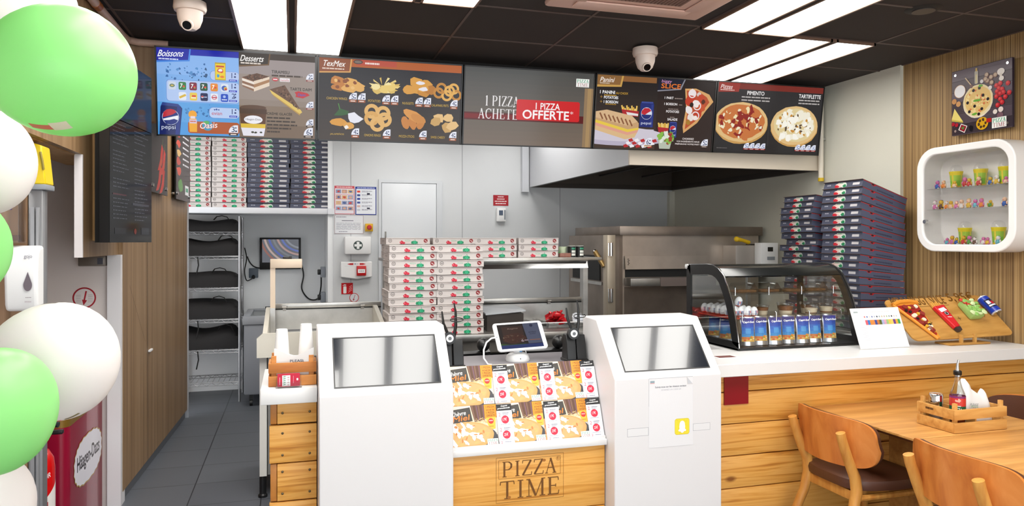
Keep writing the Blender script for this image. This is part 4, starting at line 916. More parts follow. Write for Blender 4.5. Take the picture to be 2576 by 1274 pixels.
# ---- left worktop: napkin crate, napkins, cups, card holder
CRW = wood('crate_wood', ['#a8642c', '#c07c3c', '#cc8c4c'], (3, 30, 30), .55, 4, .4)
t = thing('napkin_crate', 'small slatted wooden crate of napkins on the left worktop', 'crate', (.02, 3.565, 1.034))
x0, x1, y0, y1 = -.106, .105, 3.51, 3.66
for nm, z0, z1 in (('slat', 1.036, 1.082), ('slat', 1.096, 1.142)):
    for yy in (y0, y1-.01): M().box(x0, yy, z0, x1, yy+.01, z1, b=.0015).obj('front_slat' if yy == y0 else 'rear_slat', CRW, t)
    for xx in (x0, x1-.01): M().box(xx, y0+.01, z0, xx+.01, y1-.01, z1, b=.0015).obj('side_slat', CRW, t)
for xx in (x0+.012, x1-.034):
    for yy in (y0+.011, y1-.031): M().box(xx, yy, 1.036, xx+.022, yy+.018, 1.172, b=.0015).obj('corner_post', CRW, t)
M().box(x0+.01, y0+.01, 1.034, x1-.01, y1-.01, 1.04).obj('floor_board', CRW, t)
m = M(); n = 14
for off in (0, .03):
    vs = []
    for k in range(n+1):
        u = k/n; x = -.082+u*.175; zt = 1.205-.032*math.sin(u*math.pi)**1.0+.004*math.sin(u*9)-off*.5; yy = 3.545+off+.012*math.sin(u*5)
        vs += [(x, yy, 1.045), (x, yy-.006, 1.14), (x, yy-.018*(.4+abs(u-.5)), zt), (x+.003, yy+.012, zt-.002), (x, yy+.014, 1.045)]
    m.add(vs, [(k*5+j, (k+1)*5+j, (k+1)*5+j+1, k*5+j+1) for k in range(n) for j in range(4)]+[(0, 1, 2, 3, 4), (n*5+4, n*5+3, n*5+2, n*5+1, n*5)])
o = m.obj('napkin_pack', PAPER); tag(o, 'open white napkin pack standing in the crate on the left worktop', 'napkins')
m = M(); a = Art(m, (-.02, 3.532, 1.155), (1, 0, 0), (0, 0, -1), .08, .02, 0, .0); a.text('PLEASE', .1, .15, .8, .6, '#4a5060', 0, 0, .004); m.obj('printed_word', PRINT, o)
t = thing('card_holder', 'clear card holder of red loyalty cards on the left worktop edge', 'card holder', (-.018, 3.475, 1.034))
M().box(-.073, 3.466, 1.034, .040, 3.5, 1.04).obj('base', CLEAR, t); M().box(-.071, 3.466, 1.04, .037, 3.468, 1.063).obj('front_lip', CLEAR, t); M().box(-.071, 3.490, 1.04, .037, 3.492, 1.09).obj('back_plate', CLEAR, t)
m = M(); m.box(-.066, 3.474, 1.041, .031, 3.488, 1.097, 0, 0, '#c01c38'); a = Art(m, (-.066, 3.474, 1.097), (1, 0, 0), (0, 0, -1), .097, .056); a.rect(0, 0, 1, 1, '#c41a3a')
a.rect(.21, .1, .36, .86, '#eef0ee')
for k, ch in enumerate('PIZZA'): a.line(.25, .90-k*.16, .36, .83-k*.16, .02, '#2f8a66'); a.line(.25, .80-k*.16, .36, .80-k*.16, .02, '#2f8a66')
for k in range(4): a.line(.42, .88-k*.2, .54, .88-k*.2, .014, '#a83a4c'); a.line(.48, .94-k*.2, .48, .80-k*.2, .012, '#a83a4c')
a.rect(.09, .25, .025, .6, '#e8b8c0'); a.rect(.70, .16, .02, .6, '#d890a0'); a.rrect(.85, .36, .075, .18, .015, '#f0f0ee')
o = m.obj('loyalty_card', PRINT); tag(o, 'red loyalty cards with a white logo, in the clear holder', 'card')
def cup(x, y, ztop, label):
    t = thing('paper_cup', label, 'cup', (x, y, 1.034), 'upturned white paper cup stacks')
    h = ztop-1.034; m = M(); m.lathe([(.043, 0), (.045, .004), (.043, .008), (.0265, h-.004), (.025, h), (.022, h-.002), (0, h-.003)], (x, y, 1.034), 28); m.obj('cup_wall', PAPER, t)
    for k in range(3): M().lathe([(.0425-.0006*k, 0), (.0448-.001*k, .004), (.0425-.001*k, .008)], (x, y, 1.05+k*.014), 28).obj('rim', PAPER, t)
cup(-.050, 3.70, 1.275, 'upturned white paper cup stack, the left and lower of two behind the crate')
cup(.062, 3.70, 1.297, 'upturned white paper cup stack, the right and taller of two behind the crate')
# ================================================================== KITCHEN
# ---- steel prep table
t = thing('prep_table', 'long stainless steel prep table behind the counter', 'prep table', (1.1, 5.5, 0))
m = M().box(-.16, 5.16, .14, 2.36, 5.9, .955); m.obj('fridge_body', STEELD, t)
m = M().box(.635, 5.06, .985, 2.40, 5.92, 1.035, 0, .006); m.obj('worktop', STEEL, t)
m = M().box(.635, 5.10, .90, 2.40, 5.16, .98); m.obj('apron', STEELD, t)
m = M().box(.8, 5.158, .3, 2.3, 5.162, .88); m.obj('open_front', BLACKM, t)
IVM = mat('ivory_steel', '#d8d2c4', .35, .3, var=.04)
m = M()
m.prism([(-.225, .935), (-.225, 1.06), (-.19, 1.092), (.63, 1.092), (.63, .935)], 'y', 5.06, 5.10); m.obj('front_rim', IVM, t)
m = M().box(-.2, 5.10, .955, .62, 5.9, 1.02); m.obj('basin_floor', STEEL, t)
for xx in (-.19, .595):
    m = M(); m.prism([(5.10, .96), (5.10, 1.09), (5.72, 1.2), (5.82, 1.2), (5.82, .96)], 'x', xx, xx+.03); m.obj('side_cheek', IVM, t)
m = M().box(-.21, 5.13, .14, -.165, 5.9, .95); m.obj('white_side_panel', mat('white_fridge_panel', '#dcdad4', .45), t)
for xx in (-.19, 2.3):
    for yy in (5.15, 5.84):
        m = M().cyl((xx, yy, .02), (xx, yy, .14), .022, n=12); m.lathe([(.03, 0), (.03, .015), (.015, .03)], (xx, yy, 0), 14); m.obj('leg', BLACK, t)
for x0, x1 in ((-.14, .66), (.70, 2.34)):
    m = M().box(x0, 5.80, 1.03, x1, 5.82, 1.18); m.obj('back_panel', STEEL, t)
    m = M().box(x0, 5.79, 1.188, x1, 5.83, 1.225, 0, .004); rr_ = m.obj('rear_rail', STEEL, t)
    m = M().box(x0, 5.788, 1.180, x1, 5.80, 1.188); m.obj('rail_dark_strip', BLACKM, t)  # thin matt black strip between back panel and rail
    for q in (.1, .82):
        xx = x0+(x1-x0)*q; m = M().box(xx-.012, 5.776, 1.172, xx+.012, 5.79, 1.205); m.cyl((xx-.016, 5.772, 1.2), (xx+.016, 5.772, 1.2), .009, n=10); m.obj('hinge', STEELD, rr_)
# ---- gantry with its shelf
t = thing('steel_gantry', 'stainless steel gantry shelf over the prep table, carrying pizza boxes', 'gantry shelf', (1.5, 5.7, 1.035))
M().box(.66, 5.50, 1.54, 2.40, 5.97, 1.566, b=.004).obj('shelf', STEEL, t)
for x, y in ((.68, 5.84), (2.262, 5.56), (2.362, 5.84)): M().box(x, y, 1.036, x+.04, y+.04, 1.54).obj('post', STEEL, t)
m = M(); m.slab([(1.0, 5.475, 1.482), (2.27, 5.475, 1.482), (2.27, 5.50, 1.535), (1.0, 5.50, 1.535)], .004); m.obj('hood_lip', CHROME, t)
M().box(1.0, 5.47, 1.538, 2.27, 5.50, 1.556, b=.003).obj('top_lip', STEEL, t)
t = thing('steel_bracket', 'cream steel upright with a short flat arm left of the prep table', 'bracket', (-.14, 5.62, 1.03))
M().box(-.157, 5.62, 1.205, -.122, 5.655, 1.50).obj('post', mat('cream_steel', '#d8c4ae', .4, .2), t); M().box(-.157, 5.60, 1.02, -.122, 5.64, 1.21).obj('post_foot', STEEL, t)
M().box(-.157, 5.60, 1.50, .066, 5.66, 1.566, b=.003).obj('flat_arm', mat('cream_steel', ''), t)
t = thing('black_clip', 'small black clip lying on the short cream steel arm', 'clip', (-.04, 5.63, 1.566)); m = M().box(-.07, 5.615, 1.567, -.02, 5.645, 1.585, b=.006); m.cyl((-.025, 5.63, 1.578), (-.006, 5.63, 1.575), .01, n=10); m.obj('body', BLACK, t)
# ---- pizza boxes
WB = mat('white_box_card', '#d2cac7', .75); WBI = mat('white_box_side', '#c9c0bc', .8)
def white_box_mesh(w=.335, h=.0500):
    m = M(); d = w
    m.box(-w/2, 0, 0, w/2, d, h, 0)
    m.add([(-w/2-.004, -.006, h-.003), (w/2+.004, -.006, h-.003), (w/2+.004, d, h+.0008), (-w/2-.004, d, h+.0008), (-w/2-.004, -.006, h-.0045), (w/2+.004, -.006, h-.0045)], [(0, 1, 2, 3), (4, 5, 1, 0)], 2)
    a = Art(m, (-w/2, 0, h), (1, 0, 0), (0, 0, -1), w, h, 1, .0005)
    a.ring(.09, .45, .042, .007, '#4a4440'); a.ring(.09, .45, .027, .004, '#6a625e'); a.words(.07, .42, .04, .08, '#5a524e')
    a.blob(.35, .72, .045, .24, '#c8243c', 14, .08); a.blob(.395, .78, .034, .18, '#d02a42', 12, .08); a.blob(.35, .48, .02, .06, '#b01e34', 8, .2); a.ell(.335, .66, .012, .06, '#ec8090')
    a.text('PIZZA', .43, .34, .12, .2, '#5fb890'); a.text('TIME', .44, .6, .11, .22, '#e8c8c4')
    a.blob(.625, .7, .03, .26, '#1f9a6a', 12, .05); a.blob(.665, .7, .03, .27, '#27a878', 12, .05); a.blob(.59, .72, .024, .22, '#178a5c', 12, .05); a.blob(.70, .72, .02, .2, '#178a5c', 12, .05); a.line(.645, .42, .66, .24, .01, '#1f9a6a'); a.line(.63, .55, .63, .85, .006, '#5fc49a')
    a.rect(.30, .955, .43, .045, '#2a2422'); a.ell(.90, .45, .046, None, '#8e2a2c'); a.line(.88, .38, .925, .60, .012, '#e8d8d4'); a.rect(.88, .955, .12, .045, '#2a2422')
    a2 = Art(m, (-w/2, d, h), (0, -1, 0), (0, 0, -1), d, h, 1, .0005); a2.rect(0, 0, 1, 1, '#b6aca8'); a2.rect(.3, .35, .4, .25, '#9a908c')
    return m
bm_ = white_box_mesh().obj('pizza_box', [WB, PRINT, WBI], None, (0, 0, 0)); WBOX = [bm_]
bd_ = None
def ordinal(k): return ['topmost', 'second', 'third', 'fourth', 'fifth', 'sixth', 'seventh', 'eighth', 'ninth', 'tenth', 'eleventh', 'twelfth', 'thirteenth', 'fourteenth', 'fifteenth', 'sixteenth', 'seventeenth', 'eighteenth', 'nineteenth', 'twentieth'][k]
def from_top(k): return 'topmost' if k == 0 else ordinal(k)+' from the top'
RG = random.Random(11)
def place_white(x, y, z, rot, label, group):
    if WBOX: o = WBOX.pop(); place_white.src = o
    else: o = place_white.src.copy(); COL.objects.link(o)
    o.location = (x, y, z); o.rotation_euler = (0, 0, R(rot)); tag(o, label, 'pizza box', group); return o
for sx, nm in ((.806, 'left'), (1.140, 'right')):
    for k in range(12):
        place_white(sx+RG.uniform(-.006, .006), 5.11+RG.uniform(-.008, .008), 1.036+k*.0530, RG.uniform(-1.2, 1.2),
                    'white pizza box, %s in the %s front stack on the prep table' % (from_top(11-k), nm), 'white pizza boxes stacked on the prep table')
for sx, nm in ((.846, 'leftmost'), (1.20, 'second from left'), (1.541, 'third from left'), (1.888, 'rightmost')):
    for k in range(3):
        place_white(sx+RG.uniform(-.005, .005), 5.60+RG.uniform(-.008, .008), 1.567+k*.0525, RG.uniform(-1., 1.),
                    'white pizza box, %s layer in the %s stack on the gantry shelf' % (('bottom', 'middle', 'top')[k], nm), 'white pizza boxes on the gantry shelf')
for sx, nm in ((-.978, 'leftmost white'), (-.632, 'second white')):
    for k in range(14):
        place_white(sx+RG.uniform(-.004, .004), 8.15+RG.uniform(-.008, .008), 2.046+k*.0527, RG.uniform(-.8, .8),
                    'white pizza box, %s in the %s stack on the high shelf' % (from_top(13-k), nm), 'white pizza boxes on the high shelf')
NAVY = mat('navy_box_card', '#4a4e61', .6); NAVYL = mat('brown_box_lid', '#6c5a55', .8)
def dark_box_mesh(w, hf, hb, wedge):
    m = M(); d = w
    m.add([(-w/2, 0, 0), (w/2, 0, 0), (w/2, d, 0), (-w/2, d, 0), (-w/2, 0, hf), (w/2, 0, hf), (w/2, d, hb), (-w/2, d, hb)], [(0, 3, 2, 1), (4, 5, 6, 7), (0, 1, 5, 4), (1, 2, 6, 5), (2, 3, 7, 6), (3, 0, 4, 7)], 0)
    ov = .014 if wedge else .004
    m.slab([(-w/2-.004, -ov, hf), (w/2+.004, -ov, hf), (w/2+.004, d, hb), (-w/2-.004, d, hb)], .002, 2)
    a = Art(m, (-w/2, 0, hf), (1, 0, 0), (0, 0, -1), w, hf, 1, .0005)
    for k in range(3): a.rect(.09+k*.035, .38, .022, .18, '#b8b8c4')
    a.blob(.40, .60, .10, .36, '#d8c0b8', 12, .12); a.rect(.38, .18, .18, .7, '#d8bcb4'); a.blob(.54, .6, .07, .38, '#c8d8cc', 12, .12)
    a.blob(.345, .72, .05, .22, '#b81c2a', 12, .1); a.blob(.385, .78, .035, .15, '#c02434', 10, .1); a.blob(.55, .70, .045, .24, '#1f7a4c', 12, .1); a.line(.55, .5, .56, .25, .008, '#c8e0d0'); a.rect(.40, .2, .10, .14, '#8ab8a0'); a.rect(.40, .45, .13, .12, '#e8d8d0')
    a.rect(.76, .36, .17, .36, '#c9c6c8')
    a = Art(m, (w/2, 0, hf), (0, 1, 0), (0, (0), -1), d, hf, 1, .0005)
    if wedge:
        # side face: red line of the inner lid, thumb notch and a printed address
        def yv(u, v): return v*1.0
        k_ = hb/hf
        def q(u, v): return (u, (1-k_)*u + v*(1-(1-k_)*u))
        a.poly([q(.0, .0), q(1, .0), q(1, 1), q(0, 1)], '#50556b'); a.poly([q(.0, .02), q(1, .02), q(1, .13), q(0, .13)], '#b81a28')
        a.poly([q(.17, .1), q(.29, .1), q(.26, .36), q(.2, .36)], '#c01c28'); a.ell(.22, .22, .03, .12, '#2a1a20')
        for j in range(16): a.rect(.33+j*.024, .60+.005*(j % 3), .014, .2, '#262a40')
    else: a.rect(0, 0, 1, 1, '#43475a')
    return m
DBOX = [dark_box_mesh(.42, .0505, .0505, False).obj('pizza_box', [NAVY, PRINT, NAVYL], None, (0, 0, 0))]
def place_dark(pool, loc, rot, label, group):
    if len(pool) == 1 and not pool[0].get('label'): o = pool[0]
    else: o = pool[0].copy(); COL.objects.link(o)
    o.location = loc; o.rotation_euler = rot; tag(o, label, 'pizza box', group); return o
for sx, nm in ((-.245, 'left navy'), (.188, 'right navy')):
    for k in range(14):
        place_dark(DBOX, (sx+RG.uniform(-.008, .008), 8.15+RG.uniform(-.01, .01), 2.046+k*.0527), (0, 0, R(RG.uniform(-.8, .8))),
                   'navy pizza box, %s in the %s stack on the high shelf' % (from_top(13-k), nm), 'navy pizza boxes on the high shelf')
HF, HB = .0558, .0478
DW = [dark_box_mesh(.415, HF-.003, HB-.003, True).obj('pizza_box', [NAVY, PRINT, NAVYL], None, (0, 0, 0))]
for k in range(20):
    zf, zb = 1.045+k*HF, 1.062+k*HB; dx = .012*math.sin(k*.7)-.012*(k < 14)
    place_dark(DW, (4.0+dx, 4.65+RG.uniform(-.006, .006), zf-dx*(zf-zb)/.415), (-math.atan2(zf-zb, .415), 0, R(-90+RG.uniform(-.8, .8))),
               'navy pizza box, %s in the tall right stack beside the wood wall' % from_top(19-k), 'navy pizza boxes stacked by the right wall')
HF2, HB2 = .0505, .0478
DW2 = [dark_box_mesh(.40, HF2-.002, HB2-.002, True).obj('pizza_box', [NAVY, PRINT, NAVYL], None, (0, 0, 0))]
offs = [0, .01, .0, .02, -.02, .0, .01, .03, -.03, -.05, -.02, -.06, .0, -.03, -.06, -.05, -.07, -.06, -.03, 0]
for k in range(20):
    zf, zb = 1.045+k*HF2*1.02, 1.05+k*HB2
    place_dark(DW2, (4.04+offs[k]*.8, 5.16+RG.uniform(-.02, .02), zf-offs[k]*.8*(zf-zb)/.4), (-math.atan2(zf-zb, .40), 0, R(-90+RG.uniform(-3, 3))),
               'navy pizza box, %s in the shorter stack behind the display case' % from_top(19-k), 'navy pizza boxes stacked by the right wall')
t = thing('steel_table', 'steel side table under the navy pizza box stacks', 'table', (4.2, 4.95, 0))
M().box(3.88, 4.40, 1.0, 4.46, 5.52, 1.04, b=.004).obj('table_top', STEEL, t)
for x in (3.92, 4.40):
    for y in (4.46, 5.46): M().box(x-.02, y-.02, 0, x+.02, y+.02, 1.0).obj('leg', STEEL, t)
# ---- things on the prep table
t = thing('ingredient_bin', 'dark steel bin with a pale lid on the prep table, behind the tablet', 'bin', (1.5, 5.3, 1.036))
m = M(); m.prism([(1.36, 5.20), (1.63, 5.17), (1.66, 5.5), (1.38, 5.5)], 'z', 1.036, 1.165); m.obj('body', mat('brown_steel', '#4a4440', .35, .6), t)
m = M(); m.add([(1.345, 5.18, 1.157), (1.64, 5.15, 1.18), (1.675, 5.52, 1.185), (1.36, 5.52, 1.185), (1.345, 5.18, 1.168), (1.64, 5.15, 1.19), (1.675, 5.52, 1.195), (1.36, 5.52, 1.195)], [(0, 1, 2, 3), (7, 6, 5, 4), (0, 4, 5, 1), (1, 5, 6, 2), (2, 6, 7, 3), (3, 7, 4, 0)]); m.obj('lid', mat('pale_lid', '#b8bcc0', .25), t)
def tray(x0, x1, label, tone):
    t = thing('ingredient_tray', label, 'tray', ((x0+x1)/2, 5.4, 1.036), 'clear ingredient trays on the prep table')
    m = M(); m.box(x0, 5.24, 1.037, x1, 5.56, 1.042); 
    for q in ((x0, 5.24, x1, 5.245), (x0, 5.555, x1, 5.56), (x0, 5.245, x0+.005, 5.555), (x1-.005, 5.245, x1, 5.555)): m.box(q[0], q[1], 1.042, q[2], q[3], 1.082)
    m.obj('tray_body', CLEAR, t); M().box(x0-.008, 5.23, 1.078, x1+.008, 5.242, 1.083).obj('rim', WHITEP, t)
tray(1.655, 1.74, 'small shallow clear tray next to the dark steel bin', 0); tray(1.755, 1.83, 'small shallow clear tray left of the red packets', 0)
tray(1.85, 2.06, 'clear tray holding the red sauce packets', 0); tray(2.075, 2.23, 'clear tray holding the white packets', 0)
FOILR = mat('red_foil', '#c01a22', .25, .2); FOILW = mat('white_foil', '#dfe3ea', .3, .1)
def packet(x, y, z, mm, label, cat, grp, s=.05):
    m = M(); rr = Matrix.Rotation(RG.uniform(-.5, .5), 4, 'X') @ Matrix.Rotation(RG.uniform(-.9, .9), 4, 'Y') @ Matrix.Rotation(RG.uniform(0, 3), 4, 'Z')
    m.T = Matrix.Translation((x, y, z)) @ rr; w, h = s*.55, s*.4
    m.add([(-w, -h, 0), (w, -h, 0), (w, h, 0), (-w, h, 0), (-w*.7, -h*.7, .010), (w*.7, -h*.7, .012), (w*.7, h*.7, .009), (-w*.7, h*.7, .011), (-w*.7, -h*.7, -.008), (w*.7, -h*.7, -.008), (w*.7, h*.7, -.008), (-w*.7, h*.7, -.008)],
          [(0, 1, 5, 4), (1, 2, 6, 5), (2, 3, 7, 6), (3, 0, 4, 7), (4, 5, 6, 7), (1, 0, 8, 9), (2, 1, 9, 10), (3, 2, 10, 11), (0, 3, 11, 8), (11, 10, 9, 8)])
    m.T = None; o = m.obj('sauce_packet', mm, None, (x, y, z), sharp=20); tag(o, label, cat, grp)
for k in range(20):
    q = RG.random(); packet(1.955+RG.uniform(-.085, .085)*(1-.5*q), 5.36+RG.uniform(-.07, .07), 1.065+q*.075, FOILR, 'red foil sauce packet heaped in the clear tray', 'sauce packet', 'red sauce packets in the tray', .062)
for k in range(14):
    q = RG.random(); packet(2.15+RG.uniform(-.06, .06)*(1-.4*q), 5.36+RG.uniform(-.06, .06), 1.062+q*.055, FOILW, 'white foil packet heaped in the clear tray right of the red packets', 'sauce packet', 'white packets in the tray', .05)
CANG = print_mat('can_print', .4)
def canister(x, y, z, label):
    m = M(); n = 20; r = .033
    bands = [(0, '#141414'), (.012, '#e0e0d8'), (.03, '#2a2a2a'), (.036, '#d8dcd4'), (.055, '#1c1c1c'), (.062, '#3a8a6a'), (.078, '#141414'), (.088, '#d0d0c8'), (.092, '#d0d0c8')]
    for (z0, c), (z1, _) in zip(bands, bands[1:]):
        for j in range(n):
            a0, a1 = 2*math.pi*j/n, 2*math.pi*(j+1)/n; cc = c if (j % 10) in (4, 5, 6, 7) or c in ('#141414', '#d0d0c8') else '#1e1e1e'
            m.add([(x+r*math.cos(a0), y+r*math.sin(a0), z+z0), (x+r*math.cos(a1), y+r*math.sin(a1), z+z0), (x+r*math.cos(a1), y+r*math.sin(a1), z+z1), (x+r*math.cos(a0), y+r*math.sin(a0), z+z1)], [(0, 1, 2, 3)], 0, cc)
    m.add([(x+r*math.cos(2*math.pi*j/n), y+r*math.sin(2*math.pi*j/n), z+.092) for j in range(n)], [tuple(range(n))], 0, '#c8c8c0')
    tag(m.obj('canister', CANG), label, 'canister', 'black labelled canisters on the gantry shelf')
canister(2.19, 5.64, 1.566, 'black and green labelled canister on the gantry shelf, left of two'); canister(2.262, 5.64, 1.566, 'black and green labelled canister at the gantry shelf right end')
t = thing('plastic_tub', 'pale green plastic tub behind the brown tub on the gantry shelf', 'tub', (2.13, 5.68, 1.566)); M().lathe([(.03, 0), (.035, .085), (.033, .085), (.028, .004)], (2.135, 5.70, 1.566), 16).obj('tub', mat('pale_green_plastic', '#cddab8', .4), t); M().box(2.02, 5.66, 1.60, 2.10, 5.70, 1.606).obj('green_lid', mat('green_plastic', '#3f9a4a', .4), t)
tag(M().box(2.07, 5.58, 1.566, 2.165, 5.63, 1.60, b=.004).obj('meat_pack', mat('brown_meat_pack', '#8a5a4c', .5, var=.2, vscale=40)), 'small brown pack beside the pizza boxes on the gantry shelf', 'pack')
# ---- hood
t = thing('extractor_hood', 'big cream extractor hood over the oven in the corner', 'hood', (3.53, 6.75, 2.31))
HX0, HX1, HY0, HY1, HZ = 2.61, 4.45, 5.43, 8.06, 2.315
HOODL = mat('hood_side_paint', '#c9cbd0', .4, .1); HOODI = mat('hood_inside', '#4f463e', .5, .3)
M().box(HX0, HY0, HZ, HX1, HY0+.02, ZC-.02, b=.003).obj('front_panel', BEIGE, t)
M().box(HX0, HY0+.02, HZ, HX0+.02, HY1, ZC-.02).obj('side_panel', HOODL, t)
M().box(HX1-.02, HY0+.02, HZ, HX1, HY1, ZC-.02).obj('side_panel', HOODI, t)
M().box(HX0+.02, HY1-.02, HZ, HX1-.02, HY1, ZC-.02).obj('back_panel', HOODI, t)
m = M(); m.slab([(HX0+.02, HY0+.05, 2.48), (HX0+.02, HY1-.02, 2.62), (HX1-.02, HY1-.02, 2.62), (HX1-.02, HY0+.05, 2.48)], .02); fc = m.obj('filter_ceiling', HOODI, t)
for k in range(3): M().box(HX0+.3+k*.55, HY0+.3, 2.44+.02, HX0+.33+k*.55, HY1-.05, 2.475).obj('filter_rail', mat('hood_rail', '#2e2824', .5), fc)
m = M()
for q in ((HX0+.02, HY0+.02, HX1-.02, HY0+.06), (HX0+.02, HY1-.06, HX1-.02, HY1-.02), (HX0+.02, HY0+.06, HX0+.05, HY1-.06), (HX1-.05, HY0+.06, HX1-.02, HY1-.06)): m.box(q[0], q[1], HZ, q[2], q[3], HZ+.05)
m.obj('drip_rim', mat('hood_rim', '#3c342e', .45, .3), t)
tag(M().box(2.52, 8.04, 2.26, 2.6, 8.095, ZC-.02).obj('cable_trunking', HOODL), 'pale vertical wall strip at the left back edge of the hood', 'trunking')
# ---- oven
t = thing('pizza_oven', 'large stainless steel pizza oven under the hood', 'oven', (3.6, 6.65, 0))
OX0, OX1, OY0, OY1 = 2.93, 4.39, 6.24, 7.3
OVS = mat('oven_steel', '#c2b6aa', .34, .75, var=.14, vscale=4); OVD = mat('oven_dark_steel', '#85796f', .38, .75, var=.2, vscale=4)
m = M(); m.box(OX0, OY0, .30, OX1, OY1, 1.752); m.obj('body', OVS, t)
m = M(); m.box(2.885, 6.20, 1.75, 4.41, 7.32, 1.835, 0, .003); m.obj('cornice', OVD, t)
for x in (OX0+.06, OX1-.06):
    for y in (OY0+.06, OY1-.06): M().box(x-.03, y-.03, 0, x+.03, y+.03, .30).obj('leg', STEELD, t)
m = M().box(2.955, 6.232, 1.36, 3.82, 6.241, 1.43); m.obj('oven_mouth', BLACKM, t)
m = M(); m.slab([(2.945, 6.20, 1.435), (3.82, 6.20, 1.435), (3.82, 6.215, 1.558), (2.945, 6.215, 1.558)], .012); fd = m.obj('flap_door', OVS, t)
m = M(); 
for k in range(5): m.box(2.965+.006*(k % 2), 6.199, 1.475+k*.013, 2.976+.006*(k % 2), 6.203, 1.481+k*.013)
m.obj('flap_lettering', mat('dark_print', '#3a302a', .6), fd)
m = M(); m.box(2.945, 6.10, 1.285, 3.82, 6.23, 1.355, 0, .004); ot = m.obj('outfeed_tray', STEELD, t)
M().box(3.24, 6.085, 1.28, 3.82, 6.10, 1.36).obj('tray_front', mat('brown_grey_steel', '#8a7d78', .4, .6), ot)
m = M().box(2.945, 6.235, .36, 4.0, 6.241, 1.27); m.obj('lower_panel', OVD, t)
m = M(); m.box(2.76, 6.20, .9, 2.84, 6.3, 1.752, 0, .003); sc_ = m.obj('side_column', mat('ivory_column', '#b8ab98', .4, .5), t)
for z in (1.62, 1.20): 
    m = M().cyl((2.79, 6.19, z-.06), (2.79, 6.19, z+.06), .02, n=14); m.box(2.765, 6.195, z-.065, 2.815, 6.205, z+.065); m.obj('hinge', CHROME, sc_)
m = M().box(2.80, 6.31, .32, 2.93, 7.28, 1.752); m.obj('side_body', OVD, t)
m = M().box(2.79, 6.45, 1.32, 2.801, 7.15, 1.56); m.obj('side_window', BLACKM, t); M().box(2.788, 6.40, 1.28, 2.80, 7.2, 1.31).obj('window_sill', STEEL, t)
m = M(); m.cyl((2.70, 6.35, 1.60), (2.76, 6.28, 1.46), .024, .020, 14); th_ = m.obj('tilted_handle', mat('ochre_steel', '#a88a58', .35, .7), t); M().cyl((2.695, 6.355, 1.605), (2.70, 6.35, 1.598), .027, n=14).obj('handle_cap', CHROME, th_)
M().box(3.99, 6.02, 1.40, 4.30, 6.24, 1.655, b=.003).obj('control_housing', mat('grey_housing', '#a59d95', .4, .4), t)
t = thing('control_box', 'white oven control box with a small dark display, above the display case', 'control box', (4.3, 6.0, 1.45))
M().box(4.19, 5.92, 1.44, 4.38, 6.018, 1.68, b=.004).obj('housing', WHITEP, t); M().box(4.265, 5.915, 1.60, 4.32, 5.921, 1.64).obj('display', DARKGLASS, t); M().box(4.26, 5.915, 1.52, 4.34, 5.921, 1.55).obj('grey_button', GREYP, t)
t = thing('yellow_scraper', 'yellow handled tool lying on top of the oven control housing', 'tool', (4.15, 6.12, 1.656))
m = M(); m.tube([(4.05, 6.1, 1.715), (4.12, 6.11, 1.705), (4.2, 6.12, 1.682)], [.024, .017, .02], 12); m.sph((4.05, 6.1, 1.715), .026, n=12); m.obj('handle', mat('yellow_plastic', '#e2b81c', .4), t); M().box(4.19, 6.08, 1.658, 4.24, 6.16, 1.668).obj('blade', BLACK, t)
# ---- on the back wall
YW = 8.098
m = M(); m.box(.93, 8.086, .02, 1.53, 8.098, 2.33, 0, .002); d2 = struct(m.obj('door_2', mat('white_door', '#d9dce0', .35)))
m = M()
for q in ((.895, .02, .925, 2.335), (1.535, .02, 1.60, 2.335), (.895, 2.335, 1.60, 2.37)): m.box(q[0], 8.08, q[1], q[2], 8.098, q[3])
m.obj('door_frame', mat('door_frame_grey', '#cfd2d6', .4), d2); m = M(); m.box(.962, 8.072, 1.71, .978, 8.086, 1.80, 0, .003); m.obj('door_handle', STEELD, d2)
def wall_sheet(x0, x1, z0, z1, name, label, cat, draw, y=YW, th=.002):
    m = M(); m.box(x0, y-th, z0, x1, y, z1, 0, 0, '#e8e8ea'); a = Art(m, (x0, y-th, z1), (1, 0, 0), (0, 0, -1), x1-x0, z1-z0); draw(a); o = m.obj(name, GLOSSPRINT); tag(o, label, cat); return o
def d_hyg(a):
    a.rect(0, 0, 1, 1, '#c8505a'); a.rect(.03, .09, .94, .89, '#e4dce2'); a.words(.1, .03, .8, .03, '#f0d0d0')
    for r in range(4):
        a.rect(.05, .27+r*.19 if r else .30, .9, .012, '#c8505a')
        for c in range(3): a.rect(.07+c*.3, .13+r*.2, .26, .13, ['#8a92b0', '#c09a8a', '#d8b88a', '#9aa4c0'][(r+c) % 4]); a.blob(.2+c*.3, .2+r*.2, .08, .04, ['#c8504a', '#d8a890', '#5a6a9a'][(r*2+c) % 3], 8, .3)
def d_blue(a):
    a.rect(0, 0, 1, 1, '#2a3a8a'); a.rect(.04, .08, .92, .89, '#e6e8ee'); a.words(.08, .03, .84, .025, '#c8d0f0')
    for r in range(6): a.rect(.08, .14+r*.13, .15, .07, ['#d84a3a', '#3a4a8a', '#3a4a9a', '#4a5a9a', '#d8b0a8', '#c8ccd4'][r]); a.words(.3, .15+r*.13, .5, .018, '#6a6a78'); a.words(.3, .19+r*.13, .3, .012, '#9a9aa8')
    a.rect(.55, .22, .14, .06, '#3a3a4a'); a.rect(.55, .74, .14, .05, '#3a3a4a')
def d_letter(a):
    a.rect(0, 0, 1, 1, '#b4a8ac'); a.rect(.02, .03, .96, .94, '#dfe0e4'); a.words(.06, .08, .35, .03, '#5a5a66'); a.rect(.25, .28, .4, .03, '#4a4a58')
    for k in range(7): a.words(.06, .42+k*.055, .85, .018, '#8a8a96')
    a.words(.15, .86, .3, .05, '#a8a8b4')
